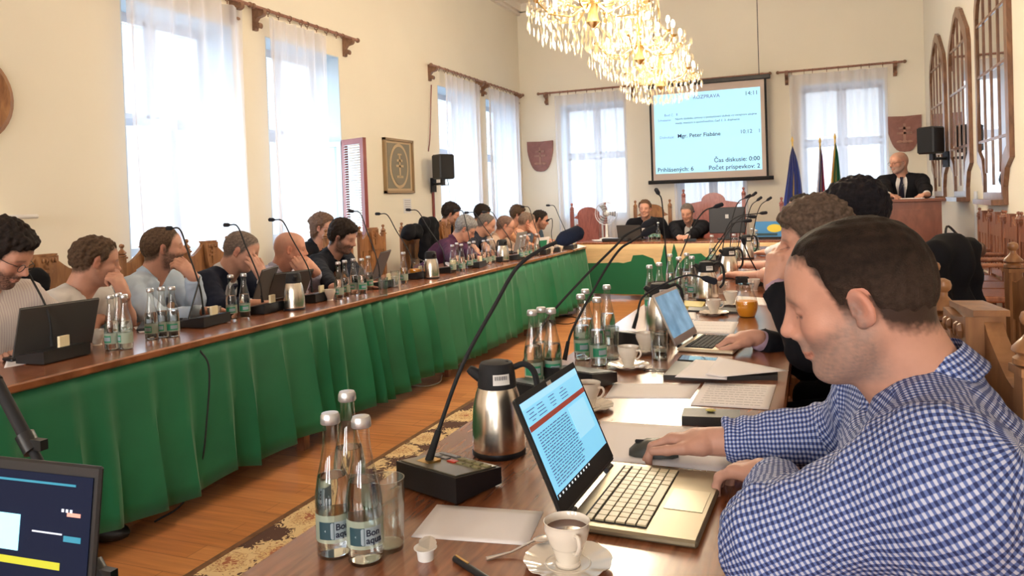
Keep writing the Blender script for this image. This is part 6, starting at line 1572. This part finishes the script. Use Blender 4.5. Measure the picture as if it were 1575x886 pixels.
# mouse
mp = T(1006, 700); ms = thing('computer_mouse', 'dark computer mouse under the gingham man\'s hand', 'mouse', tuple(mp), PI+0.15)
mo_ = MB(); 
for j, (x, hw_, h_) in enumerate(((-0.052, 0.016, 0.012), (-0.04, 0.027, 0.024), (-0.015, 0.031, 0.034), (0.015, 0.029, 0.033), (0.04, 0.025, 0.022), (0.053, 0.014, 0.010))):
    mo_.v += [(x, hw_*math.cos(a), 0.002+h_*max(0, math.sin(a))**0.7) for a in [i*PI/10 for i in range(11)]]
for j in range(5):
    for i in range(10): a = j*11+i; mo_.f.append((a, a+1, a+12, a+11))
mo_.f += [tuple(range(10, -1, -1)), tuple(range(55, 66))]; mo_.obj('mouse_shell', 'mouse_grey', ms, True)
MB().box((0.03, 0, 0.029), (0.02, 0.006, 0.008), bev=0.002).obj('scroll_wheel', 'matte_black', ms)

# laptops
def laptop(label, hl, hr, depth, ang, lid_h, deck='laptop_deck', lid='black_plastic', keys='key_tan', screen=None, z=TZ, ncol=13, text=None):
    """hl, hr: hinge ends (left and right as the user sees them); keyboard deck extends towards the user"""
    hl = Vector(hl); hr = Vector(hr); d = hr-hl; w = d.length; r = thing('laptop', label, 'laptop', (hl.x, hl.y, z), math.atan2(d.y, d.x))
    # local: x along the hinge to the user's right, y away from the user; deck spans y in [-depth, 0]
    MB().box((w/2, -depth/2, 0.008), (w, depth, 0.013), bev=0.004).obj('base', deck, r)
    MB().box((w/2, -depth*0.36, 0.0150), (w*0.86, depth*0.5, 0.001)).obj('keyboard_tray', 'matte_black', r)
    rows = 6; kw = w*0.85/ncol; kh = depth*0.49/rows
    if keys:
        for j in range(rows):
            i = 0
            while i < ncol:
                span = 1
                if j == rows-1 and i == 4: span = 5
                x = w*0.075+kw*(i+span/2); y = -depth*0.12-kh*(j+0.5)
                MB().box((x, y, 0.0168), (kw*span*0.93 if span > 1 else kw*0.86, kh*(0.84 if j else 0.6), 0.003)).obj('key', keys, r); i += span
    MB().box((w/2, -depth*0.8, 0.0149), (w*0.3, depth*0.3, 0.0008)).obj('touchpad', 'pad_tone' if deck == 'laptop_deck' else deck, r)
    for x in (w*0.14, w*0.86): MB().tube([(x-w*0.05, 0.002, 0.014), (x+w*0.05, 0.002, 0.014)], 0.006, 8).obj('hinge', 'dark_metal', r)
    Ml = TR(0, 0.004, 0.015) @ Matrix.Rotation(ang, 4, 'X')
    ld = MB().box((w/2, 0, lid_h/2+0.002), (w, 0.006, lid_h), Ml, bev=0.003).obj('lid', lid, r)
    MB().box((w/2, -0.0036, lid_h/2+0.006), (w*0.985, 0.0012, lid_h*0.97), Ml).obj('bezel', 'matte_black' if screen != 'macscreen' else 'silver', ld)
    if screen: MB().box((w/2, -0.0046, lid_h*0.555), (w*0.93, 0.0008, lid_h*0.80), Ml).obj('display', screen, ld)
    return r, Ml, w, ld
mat('pad_tone', (0.30, 0.255, 0.17), 0.3, 0.5)
mat('screen_blue', (0.20, 0.55, 0.80), 0.3, emit=0.62); mat('screen_red', (0.28, 0.045, 0.03), 0.3, emit=0.45); mat('screen_ink', (0.05, 0.13, 0.25), 0.3, emit=0.15); mat('screen_pale', (0.3, 0.62, 0.82), 0.3, emit=0.62)
mat('screen_white', (0.7, 0.8, 0.85), 0.3, emit=0.7); mat('macscreen', (0.09, 0.22, 0.36), 0.3, emit=0.55, col2=(0.2, 0.38, 0.55), vscale=14)
# near laptop: user sits at +X, so user's left is -Y
a_, b_ = T(868, 795), T(951, 716)
hl = Vector((-0.405, 1.215, 0)); hr = Vector((-0.395, 1.535, 0))
lp, Ml, w, ld = laptop('open dark laptop in right foreground with blue web page', hl, hr, 0.222, -0.40, 0.215, screen='screen_blue')
dz0, dh = 0.215*0.555-0.086, 0.172; dw = w*0.93; x0 = w/2-dw/2
SB = lambda x, z, ww, hh, m, nm='page_block': MB().box((x0+dw*(x+ww/2), -0.0053, dz0+dh*(z+hh/2)), (dw*ww, 0.0005, dh*hh), Ml).obj(nm, m, ld)
SB(0, 0.93, 1, 0.07, 'screen_pale', 'browser_bar'); SB(0, 0.70, 1, 0.055, 'screen_red', 'page_banner'); SB(0, 0.0, 1.0, 0.045, 'matte_black', 'task_bar')
SB(0.62, 0.3, 0.32, 0.36, 'screen_pale', 'page_picture')
tl = MB(); rn = random.Random(4)
for k in range(19):
    z = 0.64-k*0.030; x = 0.06
    while x < 0.56:
        ww = rn.uniform(0.02, 0.07); tl.box((x0+dw*(x+ww/2), -0.0057, dz0+dh*z), (dw*ww, 0.0003, dh*0.010), Ml); x += ww+0.012
for k in range(4):
    for x in (0.05, 0.2, 0.4, 0.6): tl.box((x0+dw*(x+0.05), -0.0057, dz0+dh*(0.79+k*0.035)), (dw*rn.uniform(0.05, 0.14), 0.0003, dh*0.008), Ml)
tag(tl.obj('page_text', 'screen_ink', ld), kind='stuff')
tb = MB()
for k in range(11): tb.box((x0+dw*(0.03+k*0.055), -0.0058, dz0+dh*0.022), (dw*0.018, 0.0003, dh*0.022), Ml)
tag(tb.obj('task_icons', 'screen_white', ld), kind='stuff')
MB().box((w*0.5, -0.0052, 0.207), (0.022, 0.0006, 0.012), Ml).obj('camera_badge', 'silver', ld)
# second laptop (light aluminium)
laptop('open silver laptop with blue screen used by the young man', T(1041, 541), T(1074, 519), 0.2, -0.42, 0.2, 'mac_deck', 'silver', 'matte_black', 'macscreen', ncol=12) if mat('mac_deck', (0.6, 0.5, 0.36), 0.35, 0.5) else None
# laptops seen from behind on the left table; the user sits at -X
def lap_left(label, px, py, w_, rz, ang, lidm='laptop_lid_dark', h_=0.215):
    p = T(px, py); hl_ = p+Vector((math.cos(rz)*w_/2, math.sin(rz)*w_/2, 0)); hr_ = p-Vector((math.cos(rz)*w_/2, math.sin(rz)*w_/2, 0))
    return laptop(label, hl_, hr_, 0.22, ang, h_, 'black_plastic', lidm, None, 'dark_screen', ncol=12)
mat('dark_screen', (0.1, 0.15, 0.2), 0.2, emit=0.4)
lap_left('dark laptop seen from behind in front of bearded man at left edge', 82, 545, 0.33, PI/2-0.1, -0.32, h_=0.205)
lap_left('dark laptop seen nearly edge on by the light blue shirt man', 288, 497, 0.32, PI/2+0.75, -0.3)
lap_left('dark laptop in front of the dark suit man', 398, 470, 0.33, PI/2+0.4, -0.35)
lap_left('black laptop in front of the bald lilac shirt man', 440, 460, 0.31, PI/2-0.2, -0.5, h_=0.18)
lap_left('black laptop before the black shirt man', 578, 430, 0.33, PI/2+0.3, -0.4)
lap_left('grey laptop open at the far part of the left table', 797, 389, 0.3, PI/2, -0.25, 'rim_grey')
lap_h = laptop('laptop seen from behind before upright man at head table', Vector((-2.1, 9.9, 0)), Vector((-2.42, 9.92, 0)), 0.22, -0.3, 0.2, 'black_plastic', 'laptop_lid_dark', None, 'dark_screen', z=0.74)

# microphone consoles
def gooseneck(r, base, pts, rad, head_len=0.055, head_r=0.011, grip=0.07, foam='foam_black', taper=True):
    "pts in world coordinates from the console to the head"
    o = r.matrix_world if False else Matrix.Translation(r.location) @ rotz(r.rotation_euler[2]); inv = o.inverted()
    L = [inv @ Vector(p) for p in pts]
    g0 = L[0]; d = (L[1]-L[0]).normalized()
    MB().tube([g0, g0+d*grip], [rad*2.0, rad*1.5], 10).obj('grip', 'matte_black', r, True)
    S = spline(L, 8); nk_ = MB().tube(S, rad, 8).obj('gooseneck', 'matte_black', r, True)
    e = S[-1]; dd = (S[-1]-S[-3]).normalized()
    MB().tube([e-dd*0.012, e, e+dd*head_len*0.15, e+dd*head_len*0.85, e+dd*head_len], [rad*1.1, head_r*0.75, head_r, head_r, head_r*0.55], 12).obj('microphone_head', foam, r, True)
def console_body(label, p, rz, w=0.2, d=0.13, hb=0.052, hf=0.034, near=False, card=True):
    r = thing('microphone_console', label, 'microphone', tuple(p), rz)
    # local x across, +y is the high side where the neck stands
    vs = [(-w/2, -d/2, 0.004), (w/2, -d/2, 0.004), (w/2, d/2, 0.004), (-w/2, d/2, 0.004), (-w/2, -d/2, hf), (w/2, -d/2, hf), (w/2, d/2, hb), (-w/2, d/2, hb)]
    MB().add(vs, [(3, 2, 1, 0), (4, 5, 6, 7), (0, 1, 5, 4), (1, 2, 6, 5), (2, 3, 7, 6), (3, 0, 4, 7)]).obj('console_housing', 'black_plastic', r)
    s = (hb-hf)/d; Mt = TR(0, 0, (hb+hf)/2+0.0015) @ Matrix.Rotation(math.atan(s), 4, 'X')
    if near:
        MB().box((0, 0, 0), (w*0.92, d*0.9, 0.002), Mt).obj('top_panel', 'panel_metal', r)
        for k in range(4): MB().box((-0.066+k*0.021, -0.038, 0.0022), (0.017, 0.014, 0.003), Mt).obj('button', 'yellow_dim', r)
        for k in range(3): MB().box((-0.062+k*0.021, -0.014, 0.0022), (0.016, 0.010, 0.003), Mt).obj('button', 'yellow_dim', r)
        MB().box((-0.0, -0.012, 0.0022), (0.02, 0.014, 0.003), Mt).obj('red_button', 'red_plastic', r)
        for k in range(2): MB().box((0.03+k*0.022, -0.02+0.0*k, 0.0022), (0.018, 0.014, 0.003), Mt).obj('button', 'grey_plastic', r)
        MB().box((0.04, -0.045, 0.0022), (0.05, 0.012, 0.002), Mt).obj('button_strip', 'grey_plastic', r)
    else:
        MB().box((0, 0, 0), (w*0.94, d*0.9, 0.0015), Mt).obj('top_panel', 'dark_metal', r)
    if card: MB().box((card if isinstance(card, float) else 0, d*0.36, hb+0.02), (0.045, 0.012, 0.045)).obj('card_holder', 'cream_card', r)
    return r
mat('yellow_dim', (0.30, 0.27, 0.13), 0.5)
# near console: corners measured on the table
cA = console_body('large microphone console with red button in foreground, left table edge', (T(686, 752)+Vector((0, 0.015, 0))), 2.82, 0.165, 0.128, 0.052, 0.036, True, False)
MB().box((0.035, 0.02, 0.049), (0.034, 0.034, 0.006), rotz(0.0)).obj('mounting_plate', 'brass', cA)
oA = Matrix.Translation(cA.location) @ rotz(2.82)
bA = oA @ Vector((0.035, 0.02, 0.050)); dA = dep(bA)
gooseneck(cA, None, [bA, PT(677, 655, d=dA+0.01), PT(712, 560, d=dA+0.03), PT(762, 468, d=dA+0.07), PT(795, 412, d=dA+0.10), PT(830, 385, d=dA+0.13), PT(862, 370, d=dA+0.16)], 0.0042, 0.062, 0.017, 0.062, 'foam_blue')
cB = console_body('microphone console hidden behind the nearest thermos', T(828, 612), 2.8, 0.18, 0.13, card=False); bB = T(806, 585)+Vector((0, 0, 0.05)); dB = dep(bB)
gooseneck(cB, None, [bB, PT(812, 545, d=dB+0.01), PT(842, 490, d=dB+0.03), PT(900, 425, d=dB+0.08), PT(945, 380, d=dB+0.12), PT(962, 362, d=dB+0.15), PT(990, 347, d=dB+0.18)], 0.004, 0.055, 0.012, 0.06)
cC = console_body('microphone console among bottles left of second laptop', T(893, 590), 2.8, 0.18, 0.13, card=False); bC = T(869, 578)+Vector((0, 0, 0.05)); dC = dep(bC)
gooseneck(cC, None, [bC, PT(873, 530, d=dC+0.01), PT(885, 498, d=dC+0.03), PT(928, 420, d=dC+0.08), PT(952, 385, d=dC+0.12), PT(970, 372, d=dC+0.14), PT(990, 360, d=dC+0.17)], 0.004, 0.055, 0.014, 0.06)
cF = console_body('microphone console with low bent neck behind the water glass', T(984, 530), 2.8, 0.18, 0.13, card=False); bF = T(975, 525)+Vector((0, 0, 0.05)); dF = dep(bF)
gooseneck(cF, None, [bF, PT(980, 485, d=dF), PT(988, 458, d=dF), PT(1015, 440, d=dF-0.02), PT(1050, 425, d=dF-0.05), PT(1068, 424, d=dF-0.06), PT(1083, 428, d=dF-0.07)], 0.004, 0.05, 0.013, 0.06)
for i, (bx2, pts, lab) in enumerate((
    ((1029, 447), [(1027, 420), (1022, 360), (1018, 310), (1013, 298)], 'microphone console with tall upright neck before the screen'),
    ((1036, 445), [(1040, 412), (1063, 355), (1082, 326), (1100, 318)], 'microphone console leaning right before the head table'),
    ((1073, 424), [(1085, 400), (1120, 352), (1132, 342), (1145, 340)], 'microphone console, lowest neck of the right cluster'),
    ((1086, 418), [(1098, 392), (1125, 350), (1140, 334), (1152, 333)], 'microphone console, neck just above the lowest in right cluster'),
    ((1105, 410), [(1110, 390), (1118, 350), (1135, 333), (1170, 328)], 'microphone console, longest level neck of right cluster'),
    ((1120, 402), [(1123, 380), (1126, 338), (1135, 312), (1147, 304)], 'microphone console, leftmost high head of the right cluster'),
    ((1133, 396), [(1136, 375), (1143, 330), (1150, 308), (1157, 301)], 'microphone console, topmost head of the right cluster'),
    ((1140, 392), [(1143, 372), (1150, 335), (1156, 316), (1165, 308)], 'microphone console, third high head of the right cluster'),
    ((1153, 389), [(1156, 370), (1163, 335), (1170, 316), (1180, 308)], 'microphone console, rightmost high head of the right cluster'),
    ((1164, 438), [(1168, 425), (1155, 400), (1147, 382), (1145, 375)], 'microphone console beside the pink faced man\'s hands'))):
    p = T(*bx2); r = console_body(lab, p+Vector((-0.02, 0.02, 0)), 2.9, 0.18, 0.13, card=False); b = p+Vector((0, 0, 0.05)); d0 = dep(b)
    gooseneck(r, None, [b]+[PT(x, y, d=d0-0.02*k*(1 if i else -2)) for k, (x, y) in enumerate(pts)], 0.0042, 0.05, 0.013, 0.05)
# left table consoles: card holders face the aisle
LC = [((92, 553), (5, 374), 0.215, 'bearded man at left edge'), ((324, 500), (264, 351), 0.2, 'light blue shirt man'), ((414, 480), (352, 346), 0.2, 'dark suit man'), ((490, 463), (421, 338), 0.2, 'bald lilac shirt man'),
      ((594, 442), (543, 325), 0.2, 'black shirt man'), ((643, 428), (584, 329), 0.19, 'first empty chair'), ((692, 419), (631, 323), 0.19, 'chair carrying the bag'), ((736, 411), (704, 324), 0.19, 'purple shirt man'),
      ((771, 402), (720, 327), 0.19, 'navy polo man'), ((795, 399), (747, 326), 0.19, 'beige shirt man'), ((838, 391), (806, 318), 0.19, 'orange shirt man'), ((858, 387), (844, 338), 0.19, 'last man on the left row'), ((880, 383), (845, 316), 0.19, 'far end of left table')]
for i, ((px, py), (hx, hy), w_, who) in enumerate(LC):
    p = T(px, py)+Vector((-0.03, 0.0, 0)); r = console_body('black microphone console on left table for the %s' % who if 'end' not in who else 'black microphone console at the %s' % who, p, -PI/2+0.08, w_, 0.14)
    b = p+Vector((-0.02, 0.01, 0.05)); d0 = dep(b); hd_ = PT(hx, hy, d=d0+0.22)
    m1 = b+Vector((-0.02, 0, 0.14)); m2 = b.lerp(hd_, 0.55)+Vector((0.02, 0, 0.07)); m3 = b.lerp(hd_, 0.85)+Vector((0.03, 0, 0.055))
    gooseneck(r, None, [b, m1, m2, m3, hd_], 0.0042, 0.045, 0.012, 0.04)
# blue and green card, dark device on head table, name papers
gc = thing('green_card', 'white and green folded card at the far end of left table', 'card', tuple(T(833, 385)), PI/2-0.3)
MB().box((0, 0, 0.075), (0.24, 0.004, 0.15), Matrix.Rotation(0.2, 4, 'X')).obj('card_sheet', 'paper', gc); MB().box((0, -0.003, 0.075), (0.15, 0.003, 0.08), Matrix.Rotation(0.2, 4, 'X')).obj('card_print', 'label_green', gc)
tag(MB().box((0, 0, 0.02), (0.36, 0.16, 0.04), bev=0.01).obj('black_device', 'black_plastic', loc=tuple(PT(948, 371, Z=0.74))), 'flat black device beside the fan on head table', 'device')
tag(MB().box((0, 0, 0.005), (0.22, 0.3, 0.006), rotz(0.4)).obj('paper_stack', 'paper', loc=tuple(PT(925, 370, Z=0.742))), 'white papers near the left end of head table', 'paper')
sm_ = thing('table_microphone', 'slim microphone before the leaning man on head table', 'microphone', tuple(PT(1062, 371, Z=0.74)))
MB().box((0, 0, 0.015), (0.14, 0.1, 0.03)).obj('microphone_base', 'black_plastic', sm_); MB().tube(spline([(0, 0, 0.03), (0, 0.02, 0.2), (0.02, 0.12, 0.33), (0.02, 0.2, 0.36)], 5), 0.004, 6).obj('neck', 'matte_black', sm_); MB().tube([(0.02, 0.2, 0.36), (0.02, 0.25, 0.365)], 0.011, 8).obj('microphone_head', 'foam_black', sm_)

# black jacket over a chair, bag and coat
def drape(name, label, cat, c, rz, w, h, t, m, flare=0.1, seed=1, back=0.35):
    r = thing(name, label, cat, c, rz); f = Field(*[np.arange(a, b, 0.016) for a, b in ((-0.3, 0.3), (-w/2-0.15, w/2+0.15), (-h-0.12, 0.12))])
    for s in (-1, 0, 1): f.cone((0, s*w*0.3, 0), (t*0.6, s*w*(0.34+flare), -h), t, t*1.5, 0.05); f.cone((0, s*w*0.3, 0), (-t*0.8, s*w*(0.34+flare), -h*back), t, t*1.2, 0.05)
    f.cone((0, -w*0.42, -0.02), (0, w*0.42, -0.02), t*1.1, t*1.1, 0.04)
    V, Fc = f.mesh(); N = normals(V, Fc); V = V+N*(0.012*np.sin(V[:, 1]*42+np.sin(V[:, 2]*9+seed)*2)+0.006*wav(V, 0.1, seed))[:, None]
    np_obj('cloth', V, Fc, m, r); return r
drape('black_jacket', 'black jacket draped over a chair back behind gingham man', 'jacket', (0.37, 2.56, 1.125), -0.5, 0.26, 0.5, 0.032, 'black_cloth', 0.25, 2, 0.7)
drape('black_coat', 'dark coat hanging on a chair behind the left table', 'coat', (-3.85, 7.3, 1.12), 0.0, 0.3, 0.6, 0.04, 'black_cloth', 0.02, 3, 0.9)
bg_ = drape('black_bag', 'black bag lying on an empty chair\'s crest at left table', 'bag', (-3.86, 6.95, 1.06), 0.0, 0.26, 0.05, 0.036, 'black_cloth', 0.02, 4, 0.9)
drape('dark_backrest_coat', 'dark coat behind the white t-shirt man\'s chair', 'coat', (-3.75, 2.55, 1.0), 0.0, 0.5, 0.5, 0.05, 'black_cloth', 0.05, 5, 0.5)
# handbag on the wall chairs, tablet
hbg = thing('handbag', 'taupe handbag with dark strap on the chairs by right wall', 'bag', tuple(PT(1483, 384, d=6.45)), 0.2)
mat('taupe', (0.16, 0.11, 0.09), 0.6)
f = Field(*[np.arange(-0.22, 0.22, 0.016)]*2, np.arange(-0.12, 0.2, 0.016)); f.ell((0, 0, 0), (0.17, 0.08, 0.09), k=0.03); f.cone((-0.1, 0, 0.02), (0.1, 0, 0.0), 0.06, 0.05, 0.03); V, Fc = f.mesh(); np_obj('bag_body', V+normals(V, Fc)*0.004*wav(V, 0.07, 3)[:, None], Fc, 'taupe', hbg)
MB().tube(spline([(-0.15, 0, 0.03), (-0.13, 0, 0.2), (-0.05, 0, 0.13), (0.02, 0.0, 0.07)], 5), 0.010, 8).obj('bag_strap', 'matte_black', hbg, True)
MB().box((0.24, 0.12, 0.62), (0.002, 0.03, 0.06)).obj('paper_tag', 'paper', w0)
tag(MB().box((0, 0, 0), (0.3, 0.16, 0.03), bev=0.01).obj('wall_shelf', 'white_plastic', loc=(XL+0.12, 3.44, 1.32)), 'small pale shelf on the left wall above the bearded man', 'shelf')

# broadcaster's laptop on a stand and tripod in the lower left corner
st = thing('equipment_stand', 'black stand carrying the laptop in lower left corner', 'stand', (-1.05, 0.72, 0))
MB().box((0, 0, 0.60), (0.46, 0.32, 0.02)).obj('stand_tray', 'black_plastic', st)
for k in range(3):
    a = k*2*PI/3+0.3; MB().tube([(0, 0, 0.3), (0.3*math.cos(a), 0.3*math.sin(a), 0.01)], 0.012, 8).obj('leg', 'matte_black', st, True)
MB().tube([(0, 0, 0.25), (0, 0, 0.6)], 0.018, 10).obj('pole', 'matte_black', st, True)
c1, c2 = PT(-150, 700, d=1.09), PT(125, 741, d=0.985); c3 = PT(120, 905, d=0.98)
def screen_quad():
    r = thing('video_laptop', 'laptop with dark video mixing screen in lower left corner', 'laptop', (c1.x, c1.y, 0.61), math.atan2((c2-c1).y, (c2-c1).x)); w = (c2-c1).length; h = 0.25
    zt = c1.z-0.61; Ml = TR(0, 0, zt-h) @ Matrix.Rotation(-0.14, 4, 'X')
    sh = Matrix(((1, 0, 0, 0), (0, 1, 0, 0), (-0.0, 0, 1, 0), (0, 0, 0, 1)))
    MB().box((w/2, 0.0, h/2), (w, 0.008, h), Ml, bev=0.003).obj('lid', 'black_plastic', r)
    mat('mixer_dark', (0.006, 0.009, 0.025), 0.6, emit=0.5, spec=0.1); mat('mixer_blue', (0.03, 0.2, 0.3), 0.2, emit=0.5); mat('mixer_cyan', (0.3, 0.75, 0.95), 0.2, emit=0.9); mat('mixer_yellow', (0.36, 0.36, 0.03), 0.2, emit=0.7); mat('mixer_white', (0.5, 0.55, 0.65), 0.2, emit=0.8); mat('mixer_red', (0.6, 0.25, 0.2), 0.2, emit=0.8)
    q = lambda x, z, ww, hh, m, nm, dd=0.0: MB().box((w*(x+ww/2), -0.0052-dd, h*(z+hh/2)), (w*ww, 0.0006, h*hh), Ml).obj(nm, m, r)
    q(0.015, 0.05, 0.955, 0.89, 'mixer_dark', 'display'); q(0.015, 0.885, 0.87, 0.012, 'mixer_blue', 'title_bar', 0.001); q(0.4, 0.52, 0.2, 0.19, 'mixer_cyan', 'preview_picture', 0.001)
    q(0.3, 0.45, 0.53, 0.038, 'mixer_yellow', 'level_bar', 0.001); q(0.67, 0.63, 0.16, 0.008, 'mixer_white', 'slider_line', 0.001); q(0.85, 0.73, 0.07, 0.02, 'mixer_red', 'record_mark', 0.001)
    for k in range(3): q(0.82+0.022*k, 0.75, 0.012, 0.016, 'mixer_white', 'menu_dot', 0.001)
    q(0.84, 0.60, 0.09, 0.03, 'mixer_blue', 'status_box', 0.001); q(0.3, 0.22, 0.45, 0.008, 'mixer_white', 'timeline', 0.001); q(0.85, 0.20, 0.04, 0.035, 'mixer_yellow', 'green_button', 0.001); q(0.70, 0.34, 0.05, 0.025, 'mixer_blue', 'small_button', 0.001); q(0.62, 0.36, 0.02, 0.025, 'mixer_white', 'small_button', 0.001)
    q(0.02, 0.06, 0.95, 0.03, 'mixer_blue', 'task_bar', 0.001)
    MB().box((w/2, -0.12, -0.003+0.012), (w, 0.24, 0.018)).obj('base', 'black_plastic', r)
    return r
screen_quad()
tp = thing('camera_tripod', 'black tripod leg with clamp behind the lower left laptop', 'tripod', (-1.75, 1.15, 0))
A_, B_ = PT(-5, 588, d=1.55), PT(150, 880, d=1.42); ofs = Vector((-1.75, 1.15, 0))
md_ = A_.lerp(B_, 0.34)
g_ = (B_-A_).normalized(); B2 = B_+g_*((B_.z-0.01)/-g_.z)
MB().tube([A_-ofs, md_-ofs], 0.0125, 10).obj('upper_tube', 'matte_black', tp, True); MB().tube([md_-ofs, B2-ofs], 0.0095, 10).obj('lower_tube', 'matte_black', tp, True)
for q_ in (md_, B_): MB().tube([q_-ofs-g_*0.02, q_-ofs+g_*0.02], 0.018, 10).box(tuple(q_-ofs+Vector((0.028, 0, 0.0))), (0.03, 0.016, 0.02)).obj('clamp', 'black_plastic', tp, True)
MB().ball(tuple(B2-ofs+Vector((0, 0, 0.01))), (0.015, 0.015, 0.012), 8, 6).obj('rubber_foot', 'matte_black', tp, True)
top_ = Vector((-2.02, 1.0, 1.25))-ofs
MB().tube([A_-ofs, top_], 0.014, 10).obj('upper_tube', 'matte_black', tp, True)
for e_ in ((-2.33, 0.6, 0.01), (-2.3, 1.3, 0.01)): MB().tube([top_, Vector(e_)-ofs], 0.011, 8).obj('leg', 'matte_black', tp, True)
MB().lathe([(0.02, 1.2), (0.03, 1.25), (0.02, 1.32)], 12, TR(top_.x, top_.y, 0)).obj('tripod_head', 'black_plastic', tp, True)

# cables and power strips on the floor
def cable(label, pts, r=0.004, m='cable_white'): return tag(MB().tube(spline([tuple(p) for p in pts], 8), r, 6).obj('cable', m, smooth=True), label, 'cable')
Fz = lambda x, y, z=0.006: PT(x, y, Z=z)
cable('white cable curling out on the floor from under left table', [Fz(630, 592), Fz(655, 594), Fz(676, 588), Fz(680, 578), Fz(690, 572), Fz(706, 560), Fz(730, 548)])
cable('dark cable loops on the floor at the end of left table', [Fz(835, 492), Fz(862, 486), Fz(890, 490), Fz(876, 498), Fz(848, 496), Fz(850, 488), Fz(880, 484)], 0.005, 'matte_black')
zc = [(-2.55, 2.62, 0.70), (-2.50, 2.62, 0.62), (-2.505, 2.60, 0.4), (-2.53, 2.58, 0.2), (-2.56, 2.5, 0.06), (-2.62, 2.4, 0.01)]
cable('thin black cable running down the front of green skirt', zc, 0.004, 'matte_black')
for px, py, lab in ((248, 775, 'pale power strip under left table by the black cable'), (290, 742, 'power strip with cable in the shadow of left table'), (612, 600, 'pale power strip at the foot of the skirt by the white cable')):
    o = thing('power_strip', lab, 'power strip', tuple(Fz(px, py, 0.001)), PI/2-0.15); MB().box((0, 0, 0.02), (0.3, 0.055, 0.038), bev=0.008).obj('strip_housing', 'cable_white', o)
    for k in range(3): MB().lathe([(0.019, 0.0385), (0.019, 0.0405), (0.001, 0.0405)], 12, TR(-0.08+0.08*k, 0, 0)).obj('socket', 'rim_grey', o)
